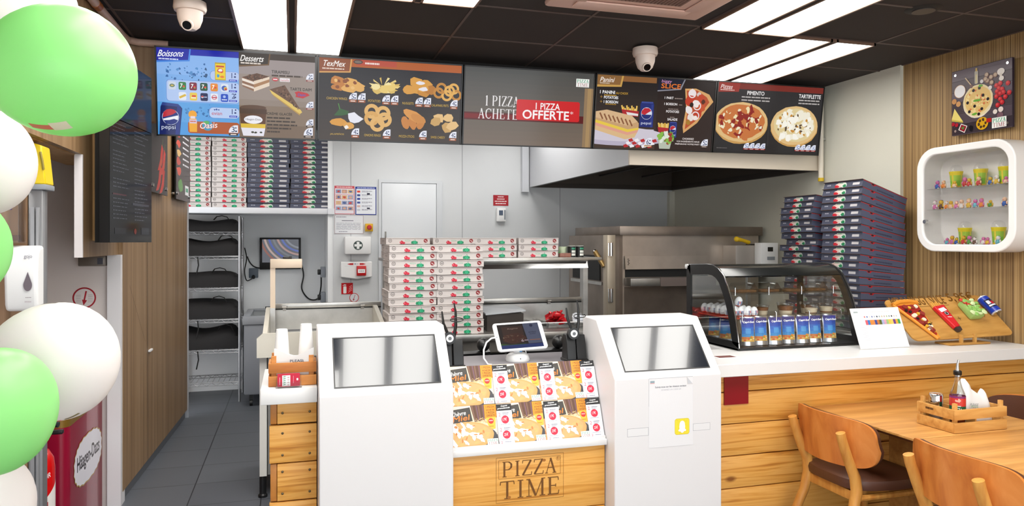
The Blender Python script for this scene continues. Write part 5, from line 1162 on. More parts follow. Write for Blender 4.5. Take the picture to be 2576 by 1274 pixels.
wall_sheet(.428, .638, 1.985, 2.29, 'hygiene_poster', 'red bordered hygiene poster with photo rows beside the pizza box shelf', 'poster', d_hyg)
wall_sheet(.648, .872, 1.98, 2.285, 'rules_poster', 'blue bordered rules poster right of the red bordered poster', 'poster', d_blue)
wall_sheet(.428, .735, 1.775, 1.975, 'wall_letter', 'white framed letter on the back wall under the two posters', 'letter', d_letter)
t = thing('emergency_button', 'yellow emergency stop box with red button on the back wall', 'emergency button', (.787, 8.07, 1.81))
M().box(.75, 8.05, 1.80, .832, YW, 1.885, b=.006).obj('yellow_box', mat('yellow_box', '#d8a81c', .4), t); m = M(); m.lathe([(.0, .03), (.018, .028), (.026, .016), (.024, .0), (.012, 0), (.012, -.01)], (.791, 8.046, 1.843), 20, rot=Matrix.Rotation(R(90), 3, 'X')); m.obj('red_button', RED, t)
t = thing('first_aid_box', 'white first aid box with a green cross sign on the back wall', 'first aid box', (.67, 8.04, 1.56))
M().box(.53, 7.985, 1.555, .805, YW, 1.745, b=.012).obj('case', WHITEP, t); m = M(); a = Art(m, (.53, 7.985, 1.745), (1, 0, 0), (0, 0, -1), .275, .19); a.ell(.5, .5, .19, None, '#e8eae8', 28); a.ell(.5, .5, .178, None, '#3c4a48', 28); a.rect(.45, .30, .10, .40, '#eef0ee'); a.rect(.36, .435, .28, .13, '#eef0ee'); m.obj('cross_sign', PRINT, t)
t = thing('alarm_call_point', 'white wall alarm panel with a red call point, under the first aid box', 'alarm', (.66, 8.05, 1.29))
m = M(); m.prism([(.49, 1.31), (.66, 1.285), (.82, 1.31), (.82, 1.475), (.49, 1.475)], 'y', 8.03, YW); bevel(m.obj('panel', WHITEP, t), .008); m = M(); a = Art(m, (.49, 8.03, 1.475), (1, 0, 0), (0, 0, -1), .33, .16); a.poly([(.2, .16), (.3, .1), (.4, .1), (.4, .22), (.3, .22)], '#c01c22'); a.poly([(.6, .1), (.7, .1), (.8, .16), (.7, .22), (.6, .22)], '#c01c22'); a.rect(.44, .12, .03, .07, '#2a3a6a'); a.words(.49, .14, .08, .03, '#8a8a96'); a.rect(.12, .3, .76, .008, '#b8b8bc'); m.obj('panel_print', PRINT, t)
rc = M().box(.655, 8.0, 1.325, .755, 8.035, 1.43, b=.006).obj('red_call_point', RED, t); m = M(); a = Art(m, (.667, 8.0, 1.395), (1, 0, 0), (0, 0, -1), .076, .04); a.rect(0, 0, 1, 1, '#eeeeee'); 
for k in range(3): a.ell(.28+k*.22, .5, .06, None, '#333')if False else a.ell(.28+k*.22, .5, .06, None, '#333333')
m.obj('call_point_window', PRINT, rc)
def d_ext(a):
    a.rect(0, 0, 1, 1, '#c8242a'); a.rrect(.17, .3, .27, .64, .06, '#eef0ee'); a.rect(.22, .14, .2, .1, '#eef0ee'); a.line(.12, .25, .3, .12, .03, '#eef0ee')
    for k in range(4): a.line(.6+.03*k, .85-.16*k, .92, .62-.14*k, .03, '#f0c8c8')
wall_sheet(.50, .622, 1.125, 1.245, 'extinguisher_sign', 'square red extinguisher sign on the back wall', 'sign', d_ext)
m = M(); a = Art(m, (.585, YW, 1.135), (1, 0, 0), (0, 0, -1), .10, .10, 0, .0015); a.ell(.5, .5, .5, None, '#c83a40', 32); a.ell(.5, .5, .43, None, '#dcdee2', 32); a.line(.6, .2, .42, .75, .05, '#a8303a'); a.poly([(.36, .62), (.56, .66), (.4, .86)], '#a8303a'); tag(m.obj('round_sign', PRINT), 'round white sign with red ring on the back wall, below the extinguisher sign', 'sign')
def d_redsign(a):
    a.rect(0, 0, 1, 1, '#a83038')
    for k, w in enumerate((.4, .5, .8, .7)): a.words(.5-w/2, .12+k*.21, w, .09, '#e8d0d0')
wall_sheet(2.19, 2.37, 2.10, 2.222, 'warning_sign', 'small red warning sign on the back wall above the thermostat', 'sign', d_redsign)
t = thing('thermostat', 'white thermostat with a dark dial on the back wall', 'thermostat', (2.28, 8.05, 1.92))
M().box(2.222, 8.045, 1.915, 2.33, YW, 2.075, b=.012).obj('case', WHITEP, t); M().box(2.245, 8.04, 1.99, 2.29, 8.046, 2.045).obj('display', mat('blue_grey_lens', '#4a5a70', .2), t); M().box(2.305, 8.043, 1.94, 2.322, 8.047, 2.05).obj('grey_strip', GREYP, t)
def socket(x, y, z, label, side=False):
    t = thing('wall_socket', label, 'socket', (x, y, z-.05))
    if side: M().box(x-.05, y-.06, z-.06, x, y+.06, z+.06, b=.006).obj('box', GREYP, t); M().box(x-.085, y-.03, z-.03, x-.05, y+.03, z+.03, b=.006).obj('plug', BLACK, t)
    else: M().box(x-.05, y-.05, z-.055, x+.05, y, z+.055, b=.006).obj('box', mat('slate_plastic', '#55606c', .5), t); M().cyl((x, y-.05, z-.04), (x, y-.075, z-.05), .02, n=12).obj('plug', BLACK, t)
socket(2.03, YW, 1.53, 'dark wall socket on the back wall under the gantry shelf')
# ---- alcove: shelf, rack, freezer, monitor
w = M().box(-1.69, 8.10, 1.984, .359, 8.62, 2.045, 0, .003).obj('wall_shelf', mat('white_shelf', '#dedfe4', .4)); tag(w, 'thick white high shelf carrying the stacked pizza boxes at left', 'shelf')
M().box(.359, 8.085, 1.984, .43, 8.099, 2.045).obj('shelf_end', mat('white_shelf', ''), w)
t = thing('wire_rack', 'chrome wire rack of delivery bags behind the brown wall', 'rack', (-.8, 8.5, 0))
RX0, RX1, RY0, RY1 = -1.18, -.54, 8.27, 8.76; CH = mat('rack_wire', '#b4b4b6', .3, .8)
for x in (RX0, RX1):
    for y in (RY0, RY1): M().cyl((x, y, 0), (x, y, 1.96), .013, n=12).obj('post', CH, t)
SZ = [1.79, 1.535, 1.20, .87, .55, .21]
for z in SZ:
    m = M()
    for y in (RY0, RY1):
        m.tube([(RX0, y, z), (RX1, y, z)], .005, 6); m.tube([(RX0, y, z-.03), (RX1, y, z-.03)], .004, 6); n = 14
        m.tube([(RX0+(RX1-RX0)*k/n, y, z-.03*(k % 2)) for k in range(n+1)], .0035, 5)
    for x in (RX0, RX1): m.tube([(x, RY0, z), (x, RY1, z)], .005, 6); m.tube([(x, RY0, z-.03), (x, RY1, z-.03)], .004, 6)
    for k in range(1, 12): x = RX0+(RX1-RX0)*k/12; m.tube([(x, RY0, z+.002), (x, RY1, z+.002)], .003, 5)
    m.obj('wire_shelf', CH, t)
BAG = mat('black_delivery_bag', '#110d0d', .8, bump=.4, bscale=60, var=.15, vscale=30)
for i, (z, h, lb) in enumerate(((1.80, .15, 'top'), (1.545, .2, 'second'), (1.21, .19, 'third'), (.88, .22, 'fourth'), (.56, .24, 'fifth'))):
    t = thing('delivery_bag', 'black slumped delivery bag on the %s shelf of the wire rack' % lb, 'delivery bag', (-.85, 8.5, z), 'black delivery bags on the wire rack')
    m = M(); nx, ny = 16, 9; top = []; r2 = random.Random(i+3)
    ph = r2.uniform(0, 6)
    def hz(u, v):
        e = max(0., 1-abs(2*u-1)**8)*max(0., 1-abs(2*v-1)**6)
        sag = .80+.2*abs(2*u-1)**2.2+.06*math.sin(7*u+ph)+.05*math.sin(5*v+ph*2)
        return h*max(.25, sag*(.55+.45*e))
    vs = []
    for b in (0, 1):
        for jx in range(nx+1):
            for jy in range(ny+1):
                u, v = jx/nx, jy/ny; ins = .02*(1-b)
                vs.append((-1.17+.61*u, 8.28+.45*v, z+(hz(u, v) if b else 0)))
    K = (nx+1)*(ny+1); fs = []
    for jx in range(nx):
        for jy in range(ny):
            q = jx*(ny+1)+jy; fs += [(q, q+1, q+ny+2, q+ny+1), (K+q, K+q+ny+1, K+q+ny+2, K+q+1)]
    for jx in range(nx):
        for jy in (0, ny):
            q = jx*(ny+1)+jy; fs.append((q, q+ny+1, K+q+ny+1, K+q))
    for jy in range(ny):
        for jx in (0, nx):
            q = jx*(ny+1)+jy; fs.append((q, q+1, K+q+1, K+q))
    m.add(vs, fs); bb = m.obj('bag_body', BAG, t, sharp=60)
    m = M(); xx = -.66-.1*r2.random(); m.tube([(xx-.08, 8.30, z+h*.8), (xx-.05, 8.285, z+h*1.02), (xx, 8.28, z+h*1.08), (xx+.05, 8.285, z+h*1.0), (xx+.07, 8.30, z+h*.8)], .012, 8, flat=.4); m.obj('strap', BAG, bb)
    if i in (1, 3, 4): m = M(); m.tube([(-.95, 8.275, z-.01), (-.94, 8.262, z-.10), (-.96, 8.262, z-.2)], .007, 6); m.obj('hanging_strap', BAG, bb)
t = thing('chest_freezer', 'grey chest freezer with glass lid in the alcove behind the prep table', 'freezer', (-.07, 8.4, 0))
FZ = mat('grey_freezer', '#8c8f96', .4)
M().box(-.48, 7.96, .12, .33, 8.86, .84, b=.02).obj('body', FZ, t)
m = M()
for q in ((-.49, 7.95, .34, 8.02), (-.49, 8.80, .34, 8.87), (-.49, 8.02, -.42, 8.80), (.27, 8.02, .34, 8.80)): m.box(q[0], q[1], .84, q[2], q[3], .925, 0, .008)
m.obj('rim', mat('freezer_rim', '#9da0a6', .4), t); m = M().box(-.42, 8.02, .905, .27, 8.80, .912); m.obj('glass_lid', GLASS, t)
M().box(-.42, 8.02, .845, .27, 8.80, .85).obj('inner_floor', mat('freezer_inside', '#7d828a', .5), t); M().box(-.3, 8.80, .925, .25, 8.84, .95).obj('rear_handle', BLACK, t)
M().box(-.29, 7.957, .40, -.235, 7.961, .425).obj('rating_plate', PAPER, t)
for x in (-.41, .26):
    for y in (8.03, 8.79): m = M(); m.cyl((x-.014, y, .035), (x+.014, y, .035), .035, n=16); m.box(x-.018, y-.02, .05, x+.018, y+.02, .12); m.obj('castor', BLACK, t)
t = thing('wall_monitor', 'small black monitor with a swirl picture on the alcove wall', 'monitor', (-.136, 8.9, 1.37))
M().box(-.363, 8.87, 1.37, .09, 8.92, 1.735, b=.006).obj('casing', BLACK, t); M().box(-.2, 8.92, 1.48, -.07, 8.95, 1.62).obj('wall_mount', BLACKM, t)
m = M(); a = Art(m, (-.335, 8.87, 1.715), (1, 0, 0), (0, 0, -1), .40, .265); a.rect(0, 0, 1, 1, '#5e6068')
for k in range(7):
    c = ['#8a5a50', '#b09a92', '#4a5aa0', '#70747a', '#a88a84', '#5868a8', '#80848c'][k]; r = 1.25-k*.12
    pts = [(1.1-r*math.cos(R(q))*.95, -.25+r*math.sin(R(q))*1.25) for q in range(0, 91, 6)]; pts += [(1.1-(r-.06)*math.cos(R(q))*.95, -.25+(r-.06)*math.sin(R(q))*1.25) for q in range(90, -1, -6)]; 
    for z in range(15): a.poly([pts[z], pts[z+1], pts[-z-2], pts[-z-1]], c, keep=True)
    a.l += a.EPS
m.obj('screen', SCREEN, t)
def cable(pts, r, label, mm=BLACK):
    # smooth curve through the points
    P = [Vector(p) for p in pts]; out = []
    for i in range(len(P)-1):
        p0, p1, p2, p3 = P[max(i-1, 0)], P[i], P[i+1], P[min(i+2, len(P)-1)]
        for k in range(8):
            q = k/8; out.append(.5*((2*p1)+(-p0+p2)*q+(2*p0-5*p1+4*p2-p3)*q*q+(-p0+3*p1-3*p2+p3)*q**3))
    out.append(P[-1]); o = M().tube(out, r, 8, 0).obj('power_cable', mm); tag(o, label, 'cable'); return o
cable([(.09, 8.93, 1.46), (.12, 8.93, 1.30), (.10, 8.93, 1.14), (.18, 8.93, 1.02), (.28, 8.93, 1.02), (.315, 8.88, 1.15), (.315, 8.80, 1.30)], .008, 'black cable looping from the alcove monitor to the wall socket')
cable([(-.50, 8.93, 1.52), (-.47, 8.93, 1.45), (-.42, 8.93, 1.40), (-.34, 8.90, 1.38)], .007, 'black cable running from the rack to the monitor')
socket(.357, 8.72, 1.34, 'grey socket with black plug at the alcove corner, upper of two', True); socket(.357, 8.72, 1.05, 'grey socket with black plug at the alcove corner, lower of two', True)
socket(-.43, 8.948, 1.33, 'dark socket on the alcove wall beside the wire rack')
cable([(-.52, 8.80, 1.62), (-.50, 8.82, 1.5), (-.52, 8.80, 1.36), (-.5, 8.84, 1.25), (-.44, 8.88, 1.27)], .006, 'black cable bundle hanging beside the wire rack post')
# ================================================================== RIGHT COUNTER AND DISPLAY CASE
t = thing('wood_counter', 'long pine plank counter behind the wooden tables', 'counter', (3.3, 3.7, 0))
m = M()
for z0, z1 in ((.863, .962), (.685, .857), (.507, .679), (.327, .501), (.149, .321), (.0, .143)): m.box(2.108, 3.56, z0, 4.497, 3.59, z1, 0, .002)
m.obj('plank_front', PINE, t)
M().box(2.112, 3.6, .02, 4.49, 4.3, .955).obj('carcass', BLACKM, t)
M().box(2.281, 3.550, .792, 2.433, 3.559, .955).obj('red_panel', mat('dark_red_panel', '#8a1420', .3), t)
m = M(); m.prism([(2.108, 3.46), (4.497, 3.46), (4.497, 4.37), (3.7, 4.37), (3.5, 4.48), (2.545, 4.48), (2.545, 3.96), (2.108, 3.96)], 'z', .964, 1.034); o = bevel(m.obj('worktop', WHITE), .004); tag(o, 'long white worktop carrying the display case at right', 'worktop')
m = M(); m.box(2.30, 3.64, 1.0342, 2.44, 3.73, 1.036); m.obj('slot_rim', PAPER, o); M().box(2.315, 3.652, 1.036, 2.425, 3.718, 1.0365).obj('coin_slot', mat('slot_brown', '#6a3a34', .6), o)
# display case with a curved front
t = thing('display_case', 'black framed glass display case with curved front on the counter', 'display case', (3.02, 4.15, 1.035))
PR = [(4.46, 1.537), (4.20, 1.548), (4.13, 1.543), (4.07, 1.522), (4.015, 1.48), (3.965, 1.405), (3.92, 1.315), (3.885, 1.215), (3.862, 1.12), (3.85, 1.05)]
def inset(PRF, d):
    out = []
    for i, p in enumerate(PRF):
        a = Vector(PRF[max(i-1, 0)]); b = Vector(PRF[min(i+1, len(PRF)-1)]); q = (b-a).normalized(); nn = Vector((-q.y, q.x)); out.append((p[0]+nn.x*d, p[1]+nn.y*d))
    return out
IN = inset(PR, .066)
IN[0] = (4.41, IN[0][1]); 
CX0, CX1 = 2.57, 3.47
for xx in (CX0, CX1-.014):
    m = M(); n = len(PR); vs = []; fs = []
    for a in (xx, xx+.014):
        for p in PR: vs.append((a, *p))
        for p in IN: vs.append((a, p[0], max(p[1], 1.075)))
    for i in range(n-1):
        fs += [(i, i+1, n+i+1, n+i), (2*n+i, 3*n+i, 3*n+i+1, 2*n+i+1), (i, 2*n+i, 2*n+i+1, i+1), (n+i, n+i+1, 3*n+i+1, 3*n+i)]
    m.add(vs, fs); m.box(xx, 4.41, 1.05, xx+.014, 4.46, 1.537); m.box(xx, 3.85, 1.036, xx+.014, 4.46, 1.085); sf = m.obj('side_frame', BLACK, t)
    m = M(); poly = [(p[0], max(p[1], 1.085)) for p in IN]+[(4.41, 1.085)]; m.prism(poly, 'x', xx+.005, xx+.008); m.obj('side_glass', GLASS, sf)
def curved(prof, x0, x1, name, mm, th=.003):
    m = M(); n = len(prof); inn = inset(prof, th); vs = []
    for P_ in (prof, inn):
        for xx in (x0, x1): vs += [(xx, *p) for p in P_]
    fs = []
    for i in range(n-1): fs += [(i, n+i, n+i+1, i+1), (2*n+i, 2*n+i+1, 3*n+i+1, 3*n+i)]
    fs += [(0, 2*n, 3*n, n), (n-1, 2*n-1, 4*n-1, 3*n-1)]
    m.add(vs, fs); return m.obj(name, mm, t)
curved(inset(PR, .004)[4:], CX0+.014, CX1-.014, 'curved_front_glass', GLASS)
curved(inset(PR, .002)[:5], CX0+.014, CX1-.014, 'top_panel', mat('smoked_top', '#1a1c1c', .15), .012)
for xx in (CX0+.004, CX1-.002): m = M(); m.tube([(xx, p[0]-.001, p[1]+.001) for p in PR], .0045, 8); m.obj('chrome_edge', CHROME if xx < 3 else BLACK, t)
M().box(CX0, 3.855, 1.035, CX1, 4.46, 1.05, b=.003).obj('base_tray', BLACK, t)
M().box(CX0+.014, 4.43, 1.48, CX1-.014, 4.46, 1.535).obj('rear_top_rail', BLACK, t); M().box(3.03, 4.43, 1.05, 3.055, 4.455, 1.48).obj('rear_door_post', STEEL, t)
for x0, x1 in ((CX0+.014, 3.03), (3.055, CX1-.014)): M().box(x0, 4.44, 1.05, x1, 4.444, 1.48).obj('rear_glass', GLASS, t)
m = M(); m.cyl((CX0-.012, 4.445, 1.525), (CX0, 4.445, 1.525), .018, n=18); m.obj('chrome_knob', CHROME, t)
for z, y0, y1 in ((1.205, 3.935, 4.40), (1.36, 4.01, 4.40)):
    m = M(); m.box(CX0+.02, y0, z, CX1-.02, y1, z+.006); m.box(CX0+.02, y0, z+.006, CX1-.02, y0+.003, z+.035); sh = m.obj('acrylic_shelf', CLEAR, t)
    for k in range(4):
        xx = CX0+.08+k*.245; M().tube([(xx, y0-.004, z-.004), (xx, y0-.004, z+.045), (xx, y0+.006, z+.05)], .0035, 8).obj('shelf_clip', CHROME, sh)
# juice pouches
FOIL = mat('silver_foil', '#c8ccd4', .22, .9)
def pouch_mesh():
    m = M(); w, h = .094, .178; nx, ny = 6, 8; vs = []; fs = []
    for s_ in (-1, 1):
        for j in range(ny+1):
            for i in range(nx+1):
                u, v = i/nx, j/ny; b = math.sin(math.pi*u)*(.35+.65*(1-v)**.7)*.020*(0 if v == 1 else 1)
                vs.append(((u-.5)*w*(1-.12*math.sin(math.pi*v)), s_*b, v*h))
    K = (nx+1)*(ny+1)
    for j in range(ny):
        for i in range(nx):
            q = j*(nx+1)+i; fs += [(q, q+1, q+nx+2, q+nx+1), (K+q, K+q+nx+1, K+q+nx+2, K+q+1)]
    m.add(vs, fs, 0)
    # printed panel follows the bulge
    def P_(u, v, o=.0012):
        b = math.sin(math.pi*u)*(.35+.65*(1-v)**.7)*.020*(0 if v >= 1 else 1); return ((u-.5)*w*(1-.12*math.sin(math.pi*v)), -b-o, v*h)
    def band(v0, v1, c, u0=.06, u1=.94, o=.0012):
        n = 6
        for k in range(n):
            a, b = u0+(u1-u0)*k/n, u0+(u1-u0)*(k+1)/n; m.add([P_(a, v0, o), P_(b, v0, o), P_(b, v1, o), P_(a, v1, o)], [(0, 1, 2, 3)], 1, c)
    for v0, v1, c in ((.14, .22, '#d8a850'), (.22, .30, '#c8743a'), (.30, .40, '#3a8ac8'), (.40, .52, '#2a78cc'), (.52, .64, '#2a66c4'), (.64, .76, '#2c50b4'), (.76, .86, '#3440a4'), (.86, .95, '#3a3896')): band(v0, v1, c)
    r = random.Random(2)
    for k in range(9):
        u, v = .14+r.random()*.7, .15+r.random()*.14; band(v, v+.045, ['#e8c060', '#d84a28', '#e88a2a', '#f0d890', '#8aa83a'][k % 5], u, u+.14, .002)
    for k in range(4): band(.42+k*.045, .45+k*.045, '#5aa8e0', .3, .7, .0018)
    a = Art(m, (-w*.36, -.0185, h*.86), (1, 0, 0), (0, -.11, -1), w*.72, h*.14, 1, .0032); a.text('Capri-Sun', 0, .15, 1, .6, '#f4f4fa', .1, .1, .012)
    return m
POU = [pouch_mesh().obj('juice_pouch', [FOIL, PRINT], None, (0, 0, 0), sharp=60)]
def pouch(x, y, rz, label, rx=-6):
    o = POU[0]
    if o.get('label'): o = o.copy(); COL.objects.link(o)
    o.location = (x, y, 1.052); o.rotation_euler = (R(rx), 0, R(rz)); tag(o, label, 'juice pouch', 'blue juice pouches in the display case')
for k in range(7): pouch(2.69+k*.101, 3.93+.012*(k % 2), -18+5*(k % 3), 'blue juice pouch on the display case floor, %s of seven in the front row' % ('first', 'second', 'third', 'fourth', 'fifth', 'sixth', 'seventh')[k])
pouch(2.655, 4.26, -60, 'blue juice pouch at the left glass, the rear one'); pouch(2.64, 4.10, -60, 'blue juice pouch at the left glass, the nearer one')
# chocolate eggs in a red tray
t = tag(M().box(2.60, 3.96, 1.212, 2.80, 4.36, 1.222, b=.003).obj('egg_tray', mat('red_orange_tray', '#c8402c', .5)), 'red tray under the white eggs in the display case', 'tray')
def egg_mesh():
    m = M(); n = 16; prof = [(0, 0), (.012, .002), (.021, .012), (.025, .026), (.023, .042), (.016, .056), (.008, .063), (0, .065)]
    for (r0, z0), (r1, z1) in zip(prof, prof[1:]):
        c = '#d8502c' if z1 <= .013 else '#eeeef2'
        for j in range(n):
            a0, a1 = 2*math.pi*j/n, 2*math.pi*(j+1)/n; cc = '#8a90b0' if (c != '#d8502c' and .012 <= z0 < .03 and j in (10, 12, 13)) else ('#d88a8a' if (.03 > z0 >= .02 and j in (11,)) else c)
            m.add([(r0*math.cos(a0), r0*math.sin(a0), z0), (r0*math.cos(a1), r0*math.sin(a1), z0), (r1*math.cos(a1), r1*math.sin(a1), z1), (r1*math.cos(a0), r1*math.sin(a0), z1)], [(0, 1, 2, 3)], 0, cc)
    return m
EGG = egg_mesh().obj('chocolate_egg', print_mat('egg_foil', .3), None, (0, 0, 0), sharp=80); egg0 = True
for r in range(7):
    for c in range(4):
        o = EGG if (r == 0 and c == 0) else EGG.copy()
        if o is not EGG: COL.objects.link(o)
        o.location = (2.625+c*.049, 3.985+r*.056, 1.222); o.rotation_euler = (0, 0, R(RG.uniform(-30, 30)))
        tag(o, 'white chocolate egg standing in the red tray', 'chocolate egg', 'white chocolate eggs in the red tray')
o = EGG.copy(); COL.objects.link(o); o.location = (2.71, 4.07, 1.284); o.rotation_euler = (R(20), 0, 0); tag(o, 'white chocolate egg lying on top of the other eggs', 'chocolate egg')
# dessert pots
CREAM = mat('cream_dessert', '#ead9bd', .6); COCOA = mat('cocoa_brown', '#8a5630', .7)
def pot(x, y, kind, label, s=1.0):
    z = 1.212; t = thing('dessert_pot', label, 'dessert pot', (x, y, z), 'clear dessert pots in the display case')
    lay = [(0, .018, CREAM), (.018, .026, COCOA), (.026, .052, CREAM)] if kind else [(0, .022, CREAM), (.022, .036, CREAM), (.036, .058, COCOA)]
    for z0, z1, mm in lay: r0, r1 = (.031+.16*z0)*s, (.031+.16*z1)*s; M().cyl((x, y, z+.002+z0*s), (x, y, z+.002+z1*s), r0, r1, 22).obj('cream_layer' if mm is CREAM else 'cocoa_layer', mm, t)
    m = M(); m.lathe([(.0325*s, 0), (.0435*s, .068*s), (.046*s, .070*s), (.045*s, .078*s), (.0, .079*s)], (x, y, z), 24); m.obj('clear_pot', CLEAR, t)
pot(3.03, 4.02, 0, 'caramel dessert pot, largest on the middle shelf of the case', 1.12); pot(3.20, 3.99, 1, 'cream dessert pot at the front of the case, left of two'); pot(3.34, 4.02, 1, 'cream dessert pot at the front of the case, right of two', 1.05)
pot(2.93, 4.12, 0, 'narrow brown dessert pot next to the white eggs', .9); pot(3.12, 4.16, 0, 'dessert pot behind the large caramel pot'); pot(3.30, 4.16, 0, 'dessert pot behind the two front cream pots')
def box_tub(x, y, label):
    t = thing('cake_box', label, 'cake box', (x, y, 1.367), 'clear lidded cake boxes on the top shelf of the case')
    M().box(x-.07, y-.05, 1.368, x+.07, y+.05, 1.384, b=.004).obj('cake', mat('brown_cake', '#8f5f34', .7, var=.3, vscale=60), t)
    m = M(); z0, z1 = 1.367, 1.428; vs = []
    for zz, q in ((z0, 0), (z0+.02, 0), (z1, .018)): vs += [(x-.078+q, y-.058+q, zz), (x+.078-q, y-.058+q, zz), (x+.078-q, y+.058-q, zz), (x-.078+q, y+.058-q, zz)]
    m.add(vs, [(i+4*k, (i+1) % 4+4*k, (i+1) % 4+4*k+4, i+4*k+4) for k in range(2) for i in range(4)]+[(8, 9, 10, 11)]); m.obj('clear_lid', CLEAR, t)
for k, x in enumerate((2.78, 2.96, 3.14, 3.32)): box_tub(x, 4.12+.01*(k % 2), 'clear lidded cake box on the top shelf of the case, %s from the left' % ('first', 'second', 'third', 'fourth')[k])
# allergen card
t = thing('allergen_card', 'white allergen chart card leaning on a stand right of the display case', 'card', (3.51, 3.72, 1.035))
bl, br, tr, tl = Vector((3.323, 3.692, 1.036)), Vector((3.70, 3.70, 1.036)), Vector((3.70, 3.795, 1.276)), Vector((3.323, 3.787, 1.276))
m = M(); m.slab([bl, br, tr, tl], .004); m.obj('card_board', PAPER, t)
m = M(); a = Art(m, tl, br-bl, bl-tl, .377, .258); a.rect(0, 0, 1, 1, '#f0f0f0'); a.words(.05, .08, .09, .035, '#8a9a9a'); a.text('Liste des allergenes presents dans nos produits', .34, .085, .45, .028, '#b0b0ba')
for k in range(14): a.ell(.25+k*.051, .22, .014, .022, ['#d06a6a', '#5a6ab0', '#d8d0c8', '#6a7ab0', '#b0b8c8', '#2a3a4a', '#9aa8a8', '#c8b89a', '#b8a8a0', '#a8b88a', '#8a9a9a', '#3a3a44', '#d8c8c0', '#c8ccd0'][k])
cols = ['#d8606a', '#3a78c0', '#e08a3a', '#e08a4a', '#3a4a9a', '#c8783a', '#5a6a2a', '#a8b0d8', '#d8a0b8', '#a0c080', '#e0c050', '#e0c868', '#6a3a8a', '#d8a83a', '#3a9a5a']
for k in range(15): a.rect(.24+k*.048, .30, .048, .12, cols[k])
for k in range(10): a.words(.12, .47+k*.035, .12, .01, '#c8c8d0')
m.obj('chart_print', PRINT, t); M().slab([br+Vector((-.25, .09, .002)), br+Vector((-.12, .09, .002)), br+Vector((-.12, .05, .15)), br+Vector((-.25, .05, .15))], .004).obj('easel_leg', CLEAR, t)
# wooden menu board with model food
BW = wood('biscuit_plywood', ['#a87838', '#bf8d48', '#c99a54'], (3, 24, 24), .5, 4, .4)
t = thing('menu_board', 'tilted wooden menu board with raised lettering and model food on the counter end', 'menu board', (4.1, 3.72, 1.035))
BL, BR, TR, TL = Vector((3.78, 3.735, 1.060)), Vector((4.475, 3.63, 1.098)), Vector((4.45, 3.86, 1.328)), Vector((3.715, 3.94, 1.312))
ux = ((BR-BL)+(TR-TL))/2; uy = ((BL-TL)+(BR-TR))/2; w, h = ux.length, uy.length; ux.normalize(); uy.normalize(); nB = ux.cross(-uy).normalized()
O0 = (BL+BR+TR+TL)/4-ux*w/2-uy*h/2
def bd(u, v, o=0): return O0+ux*(u*w)+uy*(v*h)+nB*o
m = M(); pts = []
for cx, cy, a0 in ((1-.05, .12, -90), (1-.05, .88, 0), (.05, .88, 90), (.05, .12, 180)):
    for k in range(5): q = R(a0+k*22.5); pts.append(bd(cx+.05*math.cos(q), cy+.12*math.sin(q)))
N = len(pts); m.add(pts+[p-nB*.01 for p in pts], [tuple(range(N-1, -1, -1)), tuple(range(N, 2*N))]+[(i, (i+1) % N, N+(i+1) % N, N+i) for i in range(N)]); m.obj('board', BW, t)
m = M(); a = Art(m, bd(0, 0), ux, uy, w, h, 0, .001)
for dx, c in ((0, '#6e4818'), ):
    a.text('MENU BIGGY SLICE', .06, -.05, .54, .22, c, .1, 0, .0016); a.text('5,95€', .64, -.09, .27, .24, c, .15, 0, .0016)
a.rect(.07, .20, .54, .012, '#8a6430'); m.obj('raised_lettering', PRINT, t)
for u_, v_ in ((.27, .56), (.58, .5), (.84, .46)): m = M(); a = Art(m, bd(0, 0), ux, uy, w, h, 0, .001); a.text('+', u_, v_, .035, .09, '#6a4a20'); m.obj('plus_sign', PRINT, t)
M().box(3.98, 3.66, 1.035, 4.31, 3.78, 1.047, b=.002).obj('foot', BW, t)
for xx in (4.08, 4.19): m = M(); m.slab([(xx, 3.668, 1.047), (xx+.014, 3.668, 1.047), (xx+.014, 3.668, 1.10), (xx, 3.668, 1.10)], .02); m.obj('prong', BW, t)
def on_board(m, u, v, o, sc=1.0, rot=0):
    c, s_ = math.cos(rot), math.sin(rot); e0 = ux*c+uy*s_; e1 = -ux*s_+uy*c
    X_, Y_, Z_ = e0*sc, -e1*sc, nB*sc; p = bd(u, v, o)
    m.T = Matrix(((X_.x, Y_.x, Z_.x, p.x), (X_.y, Y_.y, Z_.y, p.y), (X_.z, Y_.z, Z_.z, p.z), (0, 0, 0, 1))); return m
def mobj(m, nm, mm, t): m.T = None; return m.obj(nm, mm, t)
t = thing('pizza_slice', 'model pizza slice on the left of the wooden menu board', 'pizza slice', tuple(bd(.2, .5)))
m = on_board(M(), .17, .52, .002); m.prism([(-.09, .12), (.085, .125), (.05, -.155), (.03, -.16)], 'z', 0, .016); mobj(m, 'dough', mat('orange_crust', '#e0902c', .5), t)
m = on_board(M(), .17, .52, .002); m.tube([(-.092, .118, .014), (-.04, .135, .018), (.03, .137, .018), (.088, .126, .014)], .014, 8); m.tube([(-.092, .118, .012), (-.03, -.02, .014), (.032, -.158, .012)], .010, 8); mobj(m, 'crust_rim', mat('orange_crust', ''), t)
m = on_board(M(), .17, .52, .002); m.prism([(-.075, .105), (.075, .11), (.045, -.13), (.034, -.135)], 'z', .0165, .019); mobj(m, 'sauce', mat('tomato_sauce', '#9a1c18', .4), t)
r = random.Random(5); TOP = [mat('salami_red', '#8a2a22', .5), mat('mushroom_cream', '#ecdcc0', .6), mat('olive_black', '#221c1a', .4), mat('pepper_yellow', '#d8a830', .5)]
for k in range(26):
    v = r.random(); hw = .062*(1-v*.9); x = .03*v+r.uniform(-hw, hw); y = .09-v*.2; m = on_board(M(), .17, .52, .002); q = k % 4; rr = (.018, .014, .009, .011)[q]; m.cyl((x, y, .019), (x, y, .026+.003*(k % 3)), rr, rr*.9, 10); mobj(m, ('salami', 'mushroom', 'olive', 'pepper')[q], TOP[q], t)
